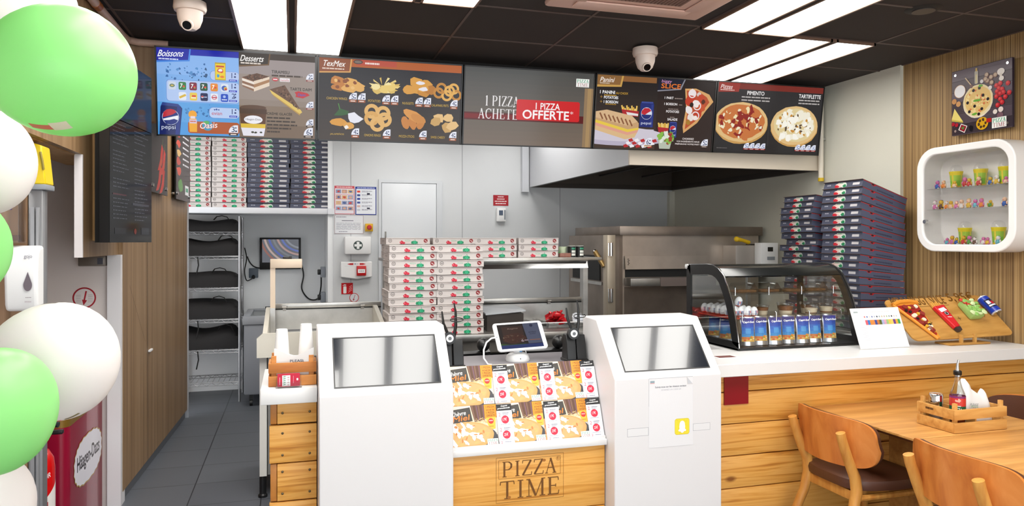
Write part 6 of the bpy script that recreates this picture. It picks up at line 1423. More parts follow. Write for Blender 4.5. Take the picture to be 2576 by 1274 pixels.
t = thing('fries_cone', 'red model fries cone on the wooden menu board', 'fries', tuple(bd(.45, .5)))
m = on_board(M(), .455, .50, .004, 1, .05); m.prism([(-.042, .07), (.038, .085), (.036, -.09), (-.008, -.10)], 'z', 0, .03); bevel(mobj(m, 'red_cone', mat('red_card', '#d0202a', .4), t), .006)
m = on_board(M(), .455, .50, .004, 1, .05)
for k in range(5): m.box(-.04+k*.014, .06, .006, -.030+k*.014, .105+.01*(k % 2), .018)
mobj(m, 'fries', mat('fries_yellow', '#d8a048', .6), t)
m = on_board(M(), .455, .50, .004, 1, .05); a = Art(m, (-.03, .06, .0302), (1, 0, 0), (0, -1, 0), .06, .12, 0, .001); a.poly([(.0, .12), (.8, .0), (.95, .2), (.1, .35)], '#f2eeee'); a.ell(.6, .42, .26, None, '#2a2426'); a.ring(.6, .42, .2, .04, '#e8e4e4'); a.words(.4, .64, .5, .05, '#e8e0e0'); mobj(m, 'logo_patch', PRINT, t)
M_ = on_board(M(), .455, .50, .004, 1, .05); M_.prism([(-.004, -.101), (.034, -.092), (.030, -.12), (.006, -.125)], 'z', .002, .028); mobj(M_, 'dark_tip', mat('dark_brown_card', '#3a2c28', .6), t)
t = thing('salad_cup', 'model salad heap of pale green leaves on the wooden menu board', 'salad', tuple(bd(.74, .42)))
r = random.Random(8); m = on_board(M(), .735, .40, .004); m.box(-.045, -.07, 0, .045, .06, .055, 0, .014); mobj(m, 'cup', mat('clear_green_cup', '#9cc070', .3), t)
LG = [mat('lettuce_pale', '#cfe0a8', .5), mat('lettuce_green', '#8fbf62', .5)]
for k in range(30):
    m = on_board(M(), .735, .40, .004); x, y = r.uniform(-.04, .04), r.uniform(-.06, .05); m.sph((x, y, .052+r.uniform(0, .02)), r.uniform(.012, .02), r.uniform(.010, .018), .009, 8); mobj(m, 'lettuce_leaf', LG[k % 2], t)
for k in range(3): m = on_board(M(), .735, .40, .004); m.sph((-.045+.012*k, .055-.02*k, .058), .014, .012, .010, 10); mobj(m, 'tomato', mat('tomato_red', '#c82a20', .35), t)
t = thing('soda_can', 'blue model soda can on the right of the wooden menu board', 'can', tuple(bd(.95, .35)))
BLUE = print_mat('can_ink', .2, spec=.6)
m = on_board(M(), .945, .34, .036, 1.0, -.12); n = 28
rows_ = [(-.066, .026), (-.060, .034), (.055, .034), (.064, .027)]
for (y0, r0), (y1, r1) in zip(rows_, rows_[1:]):
    for j in range(n):
        a0, a1 = 2*math.pi*j/n, 2*math.pi*(j+1)/n; cc = '#c8ccd6' if y0 < -.062 or y1 > .06 else '#1c3aa8'
        m.add([(r0*math.sin(a0), y0, r0*math.cos(a0)), (r0*math.sin(a1), y0, r0*math.cos(a1)), (r1*math.sin(a1), y1, r1*math.cos(a1)), (r1*math.sin(a0), y1, r1*math.cos(a0))], [(0, 3, 2, 1)], 0, cc)
def onc(ang, y, o=.0006): return ((.034+o)*math.sin(ang), y, (.034+o)*math.cos(ang))
def cpatch(a0, a1, y0, y1, c, o=.0006):
    k = 6
    for i in range(k):
        p, q = a0+(a1-a0)*i/k, a0+(a1-a0)*(i+1)/k; m.add([onc(p, y0, o), onc(q, y0, o), onc(q, y1, o), onc(p, y1, o)], [(0, 1, 2, 3)], 0, c)
cpatch(-1.1, .5, -.03, .03, '#101a3a'); cpatch(-.9, -.3, -.005, .02, '#c8ccd8', .001); cpatch(-.3, .3, -.01, .012, '#b82030', .001); cpatch(-1.0, .3, -.022, -.012, '#d8dce8', .001); cpatch(.5, 1.1, -.05, .04, '#3a66d0')
mobj(m, 'can_body', BLUE, t)
m = on_board(M(), .945, .34, .036, 1.0, -.12); m.cyl((0, -.066, 0), (0, -.067, 0), .026, n=24); mobj(m, 'can_end', CHROME, t); m = on_board(M(), .945, .34, .036, 1.0, -.12); m.cyl((0, .064, 0), (0, .066, 0), .027, n=24); mobj(m, 'can_end', CHROME, t)
# ---- wall picture
t = thing('wall_picture', 'square picture of a pizza and ingredients on the striped wood wall', 'picture', (4.49, 3.85, 2.44))
PY0, PY1, PZ0, PZ1 = 4.082, 3.630, 2.437, 2.888
m = M().box(4.455, PY1, PZ0, 4.475, PY0, PZ1, 0, .002); m.obj('panel', mat('dark_purple_edge', '#2a2030', .4), t)
m = M(); a = Art(m, (4.455, PY0, PZ1), (0, -1, 0), (0, 0, -1), PY0-PY1, PZ1-PZ0); a.rect(0, 0, 1, 1, '#5a4e54')
for k in range(6): a.rect(0, k/6, 1, .16, ['#6a5e66', '#5a4e54', '#625660', '#4a4046', '#544850', '#3a3036'][k]); a.rect(0, k/6, 1, .006, '#2e262a')
for k in range(40): a.rect(a.rng.random()*.8, a.rng.random(), a.rng.uniform(.1, .3), .003, ['#4a4046', '#6e626a'][k % 2])
a.pizza(.45, .52, .25, .24, '#ead8a8', '#e4c078', (('#f0d898', 30, .1), ('#d87a4a', 16, .07)), seed=9, edge='#e8dcc8')
for x, y in ((.38, .36), (.48, .34), (.54, .46), (.62, .53), (.28, .53), (.40, .60), (.52, .66), (.31, .67), (.47, .73)): a.ell(x, y, .024, None, '#241a20')
for x, y in ((.42, .52), (.47, .52), (.50, .31), (.40, .72)): a.blob(x, y, .04, .02, '#6aa83a', 9, .25)
a.ell(.145, .33, .10, None, '#d8b89a', 26); a.ell(.145, .33, .092, None, '#eceaec', 26); a.ell(.045, .47, .042, None, '#c89058'); a.ell(.12, .52, .042, None, '#d09a62'); a.poly([(.0, .74), (.05, .58), (.2, .80)], '#e8d478'); a.poly([(0, .74), (.2, .80), (.2, .82), (0, .77)], '#c8b050')
a.line(.24, .14, .34, .27, .018, '#c8b090'); a.ell(.345, .29, .028, None, '#7a5a52'); a.rrect(.40, .07, .06, .20, .02, '#b8b0a0'); a.rect(.415, .03, .03, .05, '#c8a860'); a.rect(.42, .13, .02, .13, '#d8c890'); a.ell(.52, .25, .028, None, '#e0dcdc')
for x, y in ((.60, .17), (.67, .22), (.61, .26), (.68, .30), (.74, .2), (.58, .23)): a.ell(x, y, .038, None, '#8a6a5a'); a.ell(x, y-.005, .026, None, '#c0a890')
a.ell(.83, .17, .06, .05, '#ece4dc'); a.rect(.81, .19, .04, .05, '#ded4c8'); a.ell(.84, .27, .04, .035, '#ece4dc'); a.ell(.66, .37, .03, None, '#e4dcd8')
for x, y in ((.76, .36), (.82, .34), (.80, .41), (.77, .45), (.85, .43), (.87, .48), (.94, .36), (.82, .49), (.76, .52), (.96, .50), (.82, .57), (.90, .55), (.85, .62), (.78, .65)): a.ell(x, y, .036, None, '#b8202a'); a.ell(x-.008, y-.01, .02, None, '#dc4a4a')
a.ell(.74, .74, .035, None, '#e8dcd4'); a.ell(.83, .72, .04, None, '#e4d4cc'); a.ell(.82, .80, .05, .04, '#7a5a64'); a.ell(.03, .82, .03, None, '#a82030'); a.ell(.09, .84, .03, None, '#a82030')
a.poly([(.17, .83), (.28, .88), (.23, .98), (.12, .92)], '#e8e0dc'); a.poly([(.175, .845), (.265, .885), (.225, .965), (.14, .92)], '#8a1c2a'); a.blob(.2, .905, .025, None, '#5a7a3a')
a.blob(.34, .92, .03, .05, '#17141a'); a.ell(.53, .88, .10, .095, '#d8a41c', 20)
for k in range(6): a.blob(.53+.055*math.cos(k), .88+.055*math.sin(k), .022, None, '#4a3420')
a.rect(.60, .82, .08, .06, '#b82420'); a.ptlogo(.69, .83, .23, .15); m.obj('photo_print', GLOSSPRINT, t)
for y, z in ((PY0-.03, PZ1-.03), (PY1+.03, PZ1-.03), (PY0-.03, PZ0+.03), (PY1+.03, PZ0+.03)): M().cyl((4.45, y, z), (4.50, y, z), .009, n=14).obj('standoff_bolt', CHROME, t)
# ---- rounded wall cabinet with toys
t = thing('wall_cabinet', 'white rounded display cabinet full of small toys on the striped wall', 'cabinet', (4.4, 3.86, 1.625))
def rr2(y0, y1, z0, z1, r, k=8):
    out = []
    for cy, cz, a0 in ((y1-r, z1-r, 0), (y0+r, z1-r, 90), (y0+r, z0+r, 180), (y1-r, z0+r, 270)):
        for j in range(k+1): a = R(a0+90*j/k); out.append((cy+r*math.cos(a), cz+r*math.sin(a)))
    return out
CY0, CY1, CZ0, CZ1 = 3.482, 4.238, 1.625, 2.352
ou = rr2(CY0, CY1, CZ0, CZ1, .15); inn = rr2(CY0+.052, CY1-.052, CZ0+.05, CZ1-.05, .11); N = len(ou)
GW = mat('gloss_white_plastic', '#f0eeec', .2)
m = M(); vs = [(4.30, *p) for p in ou]+[(4.30, *p) for p in inn]+[(4.499, *p) for p in ou]+[(4.47, *p) for p in inn]; fs = []
for i in range(N):
    j = (i+1) % N; fs += [(i, j, N+j, N+i), (i, 2*N+i, 2*N+j, j), (N+i, N+j, 3*N+j, 3*N+i)]
fs += [tuple(range(3*N, 4*N)), tuple(range(3*N-1, 2*N-1, -1))]
m.add(vs, fs); bevel(m.obj('shell', GW, t), .008, 3)
m = M(); m.add([(4.315, *p) for p in inn]+[(4.318, *p) for p in inn], [tuple(range(N)), tuple(range(2*N-1, N-1, -1))]); m.obj('clear_door', glass_mat('cabinet_door', (.99, .99, .99), .01), t)
for z in (2.065, 1.92): M().box(4.33, CY0+.06, z-.004, 4.468, CY1-.06, z).obj('glass_shelf', CLEAR, t)
m = M(); m.cyl((4.295, 4.165, 1.835), (4.32, 4.165, 1.835), .014, n=16); m.obj('lock', CHROME, t)
def cupt(y, z, label):
    t = thing('toy_cup', label, 'cup', (4.40, y, z), 'yellow and green lidded cups in the wall cabinet')
    m = M(); n = 20
    prof = [(.032, 0, '#e8cc28'), (.033, .012, '#8ac83a'), (.036, .05, '#a8d048'), (.039, .085, '#e8d42a'), (.043, .105, '#f0dc38'), (.044, .112, None)]
    for (r0, z0, c), (r1, z1, _) in zip(prof, prof[1:]):
        for j in range(n):
            a0, a1 = 2*math.pi*j/n, 2*math.pi*(j+1)/n; cc = c
            if c in ('#8ac83a', '#a8d048') and (j*7) % 5 == 0: cc = '#e8d44a'
            m.add([(4.40+r0*math.cos(a0), y+r0*math.sin(a0), z+z0), (4.40+r0*math.cos(a1), y+r0*math.sin(a1), z+z0), (4.40+r1*math.cos(a1), y+r1*math.sin(a1), z+z1), (4.40+r1*math.cos(a0), y+r1*math.sin(a0), z+z1)], [(0, 1, 2, 3)], 0, cc)
    m.obj('printed_cup', PRINT, t); m = M(); m.lathe([(.043, .112), (.036, .14), (.022, .155), (0, .158)], (4.40, y, z), 20); m.obj('dome_lid', DOME, t)
for y, z, lb in ((4.00, 2.066, 'yellow green lidded cup on the top cabinet shelf, leftmost'), (3.81, 2.066, 'yellow green lidded cup on the top cabinet shelf, middle'), (3.63, 2.066, 'yellow green lidded cup on the top cabinet shelf, rightmost'), (3.93, 1.676, 'yellow green lidded cup on the cabinet floor, left of two'), (3.68, 1.676, 'yellow green lidded cup on the cabinet floor, right of two')): cupt(y, z, lb)
TOYM = print_mat('toy_paint', .4)
PAL = ['#c83a3a', '#e8e4e0', '#3a66b8', '#e0b83a', '#5a9a48', '#d87ab0', '#6a4a3a', '#e88a3a', '#6ab8c8', '#3a3a40', '#f0c8a8', '#9a6ab8']
NAMES = {'#c83a3a': 'red', '#e8e4e0': 'white', '#3a66b8': 'blue', '#e0b83a': 'yellow', '#5a9a48': 'green', '#d87ab0': 'pink', '#6a4a3a': 'brown', '#e88a3a': 'orange', '#6ab8c8': 'turquoise', '#3a3a40': 'black', '#f0c8a8': 'peach', '#9a6ab8': 'purple'}
rt = random.Random(21)
def toy(y, z, c1, c2, label, h=.058):
    m = M(); x = 4.355; m.lathe([(.010, 0), (.015, .004), (.016, h*.3), (.011, h*.52), (0, h*.55)], (x, y, z), 10, 0, c1); m.sph((x, y, z+h*.74), h*.24, h*.24, h*.25, 10, 0, c2); m.sph((x-h*.2, y, z+h*.70), h*.06, h*.05, h*.05, 6, 0, '#c83a3a')
    for s_ in (-1, 1): m.sph((x-.003, y+s_*.017, z+h*.38), .005, .006, .011, 8, 0, c2); m.sph((x-.004, y+s_*.009, z+.004), .009, .008, .005, 8, 0, c2 if rt.random() < .5 else '#e8e4e0')
    if rt.random() < .6: m.sph((x+.002, y, z+h*.92), h*.17, h*.2, h*.08, 8, 0, c1)
    tag(m.obj('toy_figure', TOYM, sharp=60), label, 'toy', 'small toy figures in the wall cabinet')
used = set()
for nm, z, ys in (('top cabinet shelf', 2.0655, [4.11, 4.06, 3.97, 3.89, 3.855, 3.785, 3.70, 3.655, 3.59]), ('middle cabinet shelf', 1.9205, [4.13, 4.08, 4.035, 4.00, 3.955, 3.915, 3.86, 3.81, 3.765, 3.70, 3.60]), ('cabinet floor', 1.6755, [4.03, 3.99, 3.955, 3.90, 3.855, 3.815, 3.75, 3.72, 3.645])):
    for i, y in enumerate(ys):
        while True:
            c1 = rt.choice([c for c in PAL if c not in ('#3a3a40', '#9a6ab8')]); c2 = rt.choice([c for c in ('#e8e4e0', '#f0c8a8', '#e0b83a', '#d87ab0') if c != c1])
            if (c1, c2, nm) not in used: used.add((c1, c2, nm)); break
        toy(y, z, c1, c2, 'tiny %s and %s toy figure on the %s, %s from the left' % (NAMES[c1], NAMES[c2], nm, ['first', 'second', 'third', 'fourth', 'fifth', 'sixth', 'seventh', 'eighth', 'ninth', 'tenth', 'eleventh'][i]), rt.uniform(.045, .065))
# ================================================================== TABLES AND CHAIRS
TW = wood('table_oak', ['#b07a3e', '#c48d4c', '#d09a58'], (2.2, 26, 26), .4, 5, .5)
TWE = mat('table_edge', '#8a4c22', .45)
def table(x0, x1, y0, y1, label):
    t = thing('dining_table', label, 'table', ((x0+x1)/2, (y0+y1)/2, 0), 'light wood dining tables')
    m = M(); m.box(x0, y0, .738, x1, y1, .75, 0, .002); m.obj('table_top', TW, t)
    m = M(); vs = [(x0+.001, y0+.001, .738), (x1-.001, y0+.001, .738), (x1-.001, y1-.001, .738), (x0+.001, y1-.001, .738), (x0+.05, y0+.05, .712), (x1-.05, y0+.05, .712), (x1-.05, y1-.05, .712), (x0+.05, y1-.05, .712)]
    m.add(vs, [(0, 1, 2, 3), (7, 6, 5, 4)]+[(i, 4+i, 4+(i+1) % 4, (i+1) % 4) for i in range(4)]); m.obj('chamfered_edge', TWE, t)
    cx, cy = (x0+x1)/2, (y0+y1)/2; m = M(); m.box(cx-.13, cy-.09, .03, cx+.05, cy+.11, .712, 0, .003); m.obj('pedestal', TW, t); M().box(cx-.3, cy-.24, 0, cx+.26, cy+.26, .03, b=.004).obj('foot_plate', BLACKM, t)
table(2.848, 3.715, 2.818, 3.552, 'light wood table nearest the pine counter, carrying the wooden crate')
table(2.842, 3.715, 2.07, 2.812, 'light wood table at the bottom right corner of the picture')
CHW = wood('chair_beech', ['#b8652a', '#cc7a36', '#d88a46'], (14, 5, 5), .35, 4, .6); CHL = wood('chair_leg_wood', ['#c07a34', '#d09044', '#dca050'], (30, 30, 3), .35, 4, .4); LEA = mat('brown_leather', '#54301f', .42, bump=.2, bscale=120)
def make_chair(label):
    t = thing('dining_chair', label, 'chair', (0, 0, 0), 'wooden chairs with brown leather pads')
    def backsheet(off, th, zlo, zhi, hw, k=36):
        m = M(); vs = []; rows_ = 6
        for s_ in (0, 1):
            for j in range(rows_+1):
                for i in range(k+1):
                    u = -math.cos(math.pi*i/k); v = j/rows_; ww = hw
                    e = abs(u)**5; z = (zlo+(zhi-zlo)*v); zm = (zlo+zhi)/2; z = zm+(z-zm)*max(.01, 1-abs(u)**8.0)**(.27 if v > .5 else .36) + .018*(1-abs(u)**2)*(1 if v > .5 else -.2)
                    y = -.265+.115*abs(u)**2.0-off-(th if s_ else 0)-.02*(v-.5); vs.append((u*ww, y, z))
        K = (rows_+1)*(k+1); fs = []
        for j in range(rows_):
            for i in range(k):
                q = j*(k+1)+i; fs += [(q, q+1, q+k+2, q+k+1), (K+q, K+q+k+1, K+q+k+2, K+q+1)]
        for i in range(k):
            fs += [(i, K+i, K+i+1, i+1), (rows_*(k+1)+i, rows_*(k+1)+i+1, K+rows_*(k+1)+i+1, K+rows_*(k+1)+i)]
        for j in range(rows_):
            for i in (0, k): q = j*(k+1)+i; fs.append((q, q+k+1, K+q+k+1, K+q))
        m.add(vs, fs); return m
    br = backsheet(0, .012, .555, .79, .292).obj('backrest', CHW, t, sharp=50); backsheet(-.021, .02, .56, .786, .288).obj('back_pad', LEA, br, sharp=50)
    for s_ in (-1, 1):
        x = s_*.185; m = M(); m.tube([(x*1.12, -.36, 0), (x*1.06, -.29, .16), (x, -.215, .33), (x*.98, -.19, .43), (x*.98, -.20, .50), (x*.99, -.245, .60), (x, -.283, .70), (x, -.292, .735)], [.021, .023, .026, .029, .028, .025, .024, .0235], 14); m.obj('rear_leg', CHL, t)
        m = M(); m.tube([(s_*.225, .235, 0), (s_*.215, .215, .22), (s_*.20, .19, .43)], [.016, .020, .023], 12); m.obj('front_leg', CHL, t)
        m = M(); m.tube([(s_*.185, -.20, .395), (s_*.20, .19, .40)], [.017, .018], 10); m.obj('side_rail', CHL, t)
    for y, hw in ((.19, .19), (-.19, .18)): m = M(); m.box(-hw, y-.011, .375, hw, y+.011, .425, 0, .003); m.obj('cross_rail', CHL, t)
    m = M(); vs = []; fs = []; k = 28
    for z, q in ((.435, 1), (.462, 1.02), (.482, 1.0), (.492, .9)):
        for i in range(k):
            a = 2*math.pi*i/k; c, s_ = math.cos(a), math.sin(a); r = 1/max(1e-6, (abs(c)**4+abs(s_)**4)**.25); wx = .235 if s_ > 0 else .235-.03*abs(s_); vs.append((wx*r*c*q, .0+.225*r*s_*q, z))
    for j in range(3):
        for i in range(k): fs.append((j*k+i, j*k+(i+1) % k, (j+1)*k+(i+1) % k, (j+1)*k+i))
    fs += [tuple(range(k-1, -1, -1)), tuple(range(3*k, 4*k))]; m.add(vs, fs); m.obj('seat', LEA, t)
    return t
ch = make_chair('wooden chair with brown leather seat, at the table nearest the counter'); ch.location = (2.925, 3.25, 0); ch.rotation_euler = (0, 0, R(-90))
c2 = copy_tree(ch); c2.location = (2.945, 2.47, 0); c2.rotation_euler = (0, 0, R(-93)); tag(c2, 'wooden chair with brown leather seat, cut off by the bottom right edge')
c3 = copy_tree(ch); c3.location = (3.80, 3.12, 0); c3.rotation_euler = (0, 0, R(88)); tag(c3, 'chair with brown leather back on the far side of the table, behind the crate')
# ---- crate on the table
def crate(x0, x1, y0, y1, z0, label):
    t = thing('condiment_crate', label, 'crate', ((x0+x1)/2, (y0+y1)/2, z0)); W2 = wood('condiment_crate_wood', ['#b8803e', '#cc9650', '#d8a660'], (5, 30, 30), .5, 4, .4)
    for za, zb in ((.002, .052), (.066, .116)):
        for yy in (y0, y1-.01): M().box(x0, yy, z0+za, x1, yy+.01, z0+zb, b=.0015).obj('long_slat', W2, t)
        for xx in (x0, x1-.01): M().box(xx, y0+.01, z0+za, xx+.01, y1-.01, z0+zb, b=.0015).obj('short_slat', W2, t)
    for xx in (x0+.011, x1-.029):
        for yy in (y0+.011, y1-.029): M().box(xx, yy, z0+.002, xx+.018, yy+.018, z0+.145, b=.0015).obj('corner_post', W2, t)
    M().box(x0+.01, y0+.01, z0, x1-.01, y1-.01, z0+.006).obj('floor_board', W2, t); M().box(x0+.14, y0+.011, z0+.006, x0+.148, y1-.011, z0+.10).obj('divider', W2, t)
    m = M(); a = Art(m, (x0, y1-.05, z0+.105), (0, -1, 0), (0, 0, -1), .06, .022, 0, .0006); a.words(.1, .2, .8, .5, '#5a3a20'); m.obj('burnt_mark', PRINT, t)
crate(3.112, 3.445, 2.835, 3.066, .75, 'small slatted wooden condiment crate on the dining table')
t = thing('oil_bottle', 'glass chilli oil bottle with a steel pourer in the condiment crate', 'bottle', (3.205, 2.905, .757))
bx, by, bz = 3.205, 2.905, .757
m = M().lathe([(0, 0), (.034, 0), (.036, .006), (.036, .15), (.034, .175), (.022, .205), (.0135, .235), (.0125, .268), (.0155, .270), (.0155, .282), (.012, .284)], (bx, by, bz), 28); m.obj('glass_body', glass_mat('bottle_glass', (.93, .95, .92), .08), t)
M().lathe([(0, .003), (.033, .003), (.033, .09), (0, .09)], (bx, by, bz), 24).obj('oil', mat('dark_oil', '#7a2a18', .2), t)
m = M(); n = 28
for z0, z1, c in ((.065, .075, '#d8b83a'), (.075, .115, '#1f5a3a'), (.115, .125, '#c8302a'), (.125, .155, '#c8382e'), (.155, .165, '#7a2a6a')):
    for j in range(n):
        a0, a1 = 2*math.pi*j/n, 2*math.pi*(j+1)/n; r = .0366; cc = c
        m.add([(bx+r*math.cos(a0), by+r*math.sin(a0), bz+z0), (bx+r*math.cos(a1), by+r*math.sin(a1), bz+z0), (bx+r*math.cos(a1), by+r*math.sin(a1), bz+z1), (bx+r*math.cos(a0), by+r*math.sin(a0), bz+z1)], [(0, 1, 2, 3)], 0, cc)
fa = R(225); dv = Vector((math.cos(fa), math.sin(fa), 0)); uxv = Vector((-dv.y, dv.x, 0)); a = Art(m, Vector((bx, by, bz+.165))+dv*.0368-uxv*.022, uxv, (0, 0, -1), .044, .10, 0, .0004)
a.blob(.5, .2, .34, .1, '#d8a898'); a.blob(.4, .14, .14, .05, '#c8202a'); a.text('PIZZA', .08, .58, .84, .17, '#eef2ea', 0, 0, .01); a.words(.2, .46, .6, .05, '#c8d8c0'); m.obj('label', PRINT, t)
bc = M().lathe([(.0165, .266), (.019, .270), (.019, .286), (.016, .29), (0, .29)], (bx, by, bz), 24).obj('black_cap', BLACK, t); M().cyl((bx, by, bz+.262), (bx, by, bz+.267), .0172, n=24).obj('gold_ring', CHROME, t)
M().tube([(bx, by, bz+.288), (bx, by, bz+.32), (bx+.003, by-.003, bz+.343)], [.0085, .006, .0045], 12).obj('steel_pourer', CHROME, bc)
t = thing('salt_shaker', 'steel salt shaker in the left half of the condiment crate', 'shaker', (3.168, 3.0, .757)); M().lathe([(0, 0), (.030, 0), (.031, .004), (.031, .095), (.0, .095)], (3.168, 3.0, .757), 24).obj('steel_body', STEEL, t); M().lathe([(.033, .098), (.034, .102), (.034, .150), (.030, .158), (0, .159)], (3.168, 3.0, .757), 24).obj('lid', CHROME, t)
m = M(); n, k = 16, 7; vs = []
prof = [(0, .10), (.12, .235), (.22, .245), (.3, .20), (.5, .175), (.68, .155), (.8, .185), (.92, .17), (1, .06)]
def hp(u):
    for (a_, b_), (c_, d_) in zip(prof, prof[1:]):
        if u <= c_: return b_+(d_-b_)*(u-a_)/(c_-a_)
    return .06
for j in range(k+1):
    v = j/k
    for i in range(n+1):
        u = i/n; hh = hp(u); x = 3.245+.185*u+.006*math.sin(7*v+3*u); y = 2.93-.03*math.cos(math.pi*v)+.012*math.sin(9*u)*v; z = .757+(hh if .2 < v < .8 else hh*(1-.12*abs(v-.5)))*(math.sin(math.pi*min(1, max(.0, v)))**.35 if 0 < v < 1 else 0)
        vs.append((x, y, z))
m.add(vs, [(j*(n+1)+i, j*(n+1)+i+1, (j+1)*(n+1)+i+1, (j+1)*(n+1)+i) for j in range(k) for i in range(n)]); o = m.obj('napkin_pack', PAPER, fixn=False, sharp=50); tag(o, 'crumpled white napkin pack in the right half of the condiment crate', 'napkins')
m = M(); a = Art(m, (3.27, 2.893, .885), (1, 0, 0), (0, 0, -1), .075, .05, 0, .002); a.text('PLEASE', .0, .1, .7, .24, '#5a6a70', .2, -.1); a.text('TIME', .15, .55, .6, .3, '#d8908a', .2, -.1); a.text('PIZZA', .1, .35, .6, .2, '#7ab890', .2, -.1); m.obj('printed_logo', PRINT, o)

# ================================================================== LEFT SIDE
t = thing('ice_cream_freezer', 'dark red ice cream freezer with a gold band and white logo', 'freezer', (-1.48, 4.83, 0))
MAR = mat('maroon_panel', '#8e1030', .25, coat=.3); GOLD = mat('gold_band', '#8a6a2a', .35, .4)
def rbox(m, x0, x1, y0, y1, z0, z1, r, mi=0):
    k = 6; pts = []
    for cx, cy, a0 in ((x1-r, y1-r, 0), (x0+r, y1-r, 90), (x0+r, y0+r, 180), (x1-r, y0+r, 270)):
        for j in range(k+1): a = R(a0+90*j/k); pts.append((cx+r*math.cos(a), cy+r*math.sin(a)))
    m.prism(pts, 'z', z0, z1, mi); return m
rbox(M(), -1.81, -1.15, 4.44, 5.22, .0, .70, .05).obj('body', MAR, t); rbox(M(), -1.811, -1.149, 4.439, 5.221, .70, .79, .05).obj('gold_band', GOLD, t); rbox(M(), -1.82, -1.14, 4.43, 5.23, .79, .83, .05).obj('rim', mat('freezer_white_rim', '#dcdcdc', .3), t)
m = M(); a = Art(m, (-1.15, 4.53, .60), (0, 1, 0), (0, 0, -1), .64, .33, 0, .002)
pts = []
for k in range(44):
    q = 2*math.pi*k/44; s_ = 1+.045*(k % 2); pts.append((.5+.47*s_*math.copysign(abs(math.cos(q))**.8, math.cos(q)), .5+.42*s_*math.copysign(abs(math.sin(q))**.8, math.sin(q))))
a.poly(pts, '#a88a4a'); a.poly([(.5+(x-.5)*.97, .5+(y-.5)*.95) for x, y in pts], '#e4e2ea'); a.text('Häagen-Dazs', .12, .34, .76, .32, '#1c1a20', 0, 0, .004); m.obj('logo', GLOSSPRINT, t)
t = thing('fire_extinguisher', 'red fire extinguisher behind the green and white balloons', 'fire extinguisher', (-1.235, 4.2, 0)); ex, ey = -1.235, 4.2
REDG = mat('extinguisher_red', '#cc0a0c', .22, coat=.4)
M().lathe([(.07, 0), (.086, .01), (.088, .03), (.088, .56), (.082, .61), (.06, .65), (.03, .668), (.022, .67), (.022, .69), (0, .69)], (ex, ey, 0), 32).obj('cylinder', REDG, t)
m = M(); m.cyl((ex, ey, .69), (ex, ey, .735), .02, n=14); m.box(ex-.02, ey-.03, .73, ex+.13, ey+.0, .75, 0, .004); vl = m.obj('valve', BLACK, t); M().tube([(ex+.03, ey-.02, .765), (ex+.085, ey-.03, .785), (ex+.115, ey-.035, .78)], .014, 10).obj('lever', mat('dark_grey_lever', '#2c3034', .4), vl)
M().tube([(ex-.02, ey-.02, .71), (ex-.09, ey-.05, .69), (ex-.10, ey-.05, .5), (ex-.095, ey-.04, .25)], .011, 8).obj('hose', BLACK, t)
m = M(); n = 26; r = .0886; za, zb = .10, .47
def cyp(ang, z, o=0): return (ex+(r+o)*math.cos(ang), ey+(r+o)*math.sin(ang), z)
for j in range(n):
    a0, a1 = R(-135+150*j/n), R(-135+150*(j+1)/n)
    zt0, zt1 = .30+.20*(j/n), .30+.20*((j+1)/n)
    m.add([cyp(a0, za), cyp(a1, za), cyp(a1, zt1), cyp(a0, zt0)], [(0, 1, 2, 3)], 0, '#e6e2de')
m_ = m
def ctext(txt, z, h, ang0, ang1, col):
    vs, fs, x0, x1, y0, y1 = glyphs(txt); out = []
    for a_, b_ in vs: out.append(cyp(ang0+(ang1-ang0)*(a_-x0)/(x1-x0), z+h*(b_-y0)/(y1-y0)+.05*(a_-x0)/(x1-x0), .001))
    m_.add(out, [tuple(f) for f in fs], 0, col)
ctext('EXTINCTEUR', .475, .026, R(-128), R(-25), '#f4f0f0')
for k in range(4):
    for j in range(3): a0 = R(-95+j*22); m.add([cyp(a0, .36-k*.06, .0008), cyp(a0+.28, .365-k*.06, .0008), cyp(a0+.28, .405-k*.06, .0008), cyp(a0, .40-k*.06, .0008)], [(0, 1, 2, 3)], 0, ['#a82028', '#d8c8c4', '#a83038'][j])
for k in range(3): a0 = R(-125); m.add([cyp(a0, .445-k*.018, .0008), cyp(a0+.5, .452-k*.018, .0008), cyp(a0+.5, .458-k*.018, .0008), cyp(a0, .451-k*.018, .0008)], [(0, 1, 2, 3)], 0, '#e8b0a8')
m.obj('label', GLOSSPRINT, t)
# soap dispenser
t = thing('soap_dispenser', 'white wall soap dispenser behind the left balloons', 'soap dispenser', (-1.13, 3.74, 1.385)); sx0, sx1 = -1.20, -1.072
m = M(); m.prism([(3.776, 1.39), (3.70, 1.39), (3.685, 1.42), (3.675, 1.55), (3.685, 1.64), (3.71, 1.672), (3.776, 1.68)], 'x', sx0, sx1); bevel(m.obj('cover', WHITEP, t), .014, 3)
m = M(); a = Art(m, (sx0, 3.674, 1.68), (1, 0, 0), (0, 0, -1), sx1-sx0, .29, 0, .002); a.text('gojo', .62, .14, .24, .07, '#9a9aa4', 0, 0, .004); m.obj('brand_print', PRINT, t); m = M(); a = Art(m, (sx0, 3.674, 1.68), (1, 0, 0), (0, 0, -1), sx1-sx0, .29, 0, .002)
pts = [(.73, .40)]+[(.73+.13*math.cos(R(q)), .60+.09*math.sin(R(q))) for q in range(-25, 206, 15)]; a.poly(pts, '#6a6068'); a.words(.66, .78, .18, .012, '#a8a0a4'); a.words(.64, .84, .2, .02, '#c0b8bc'); m.obj('sight_window', PRINT, t)
t = thing('acrylic_holder', 'clear acrylic leaflet box on the wood pier behind the balloons', 'leaflet holder', (-1.19, 3.77, 1.69))
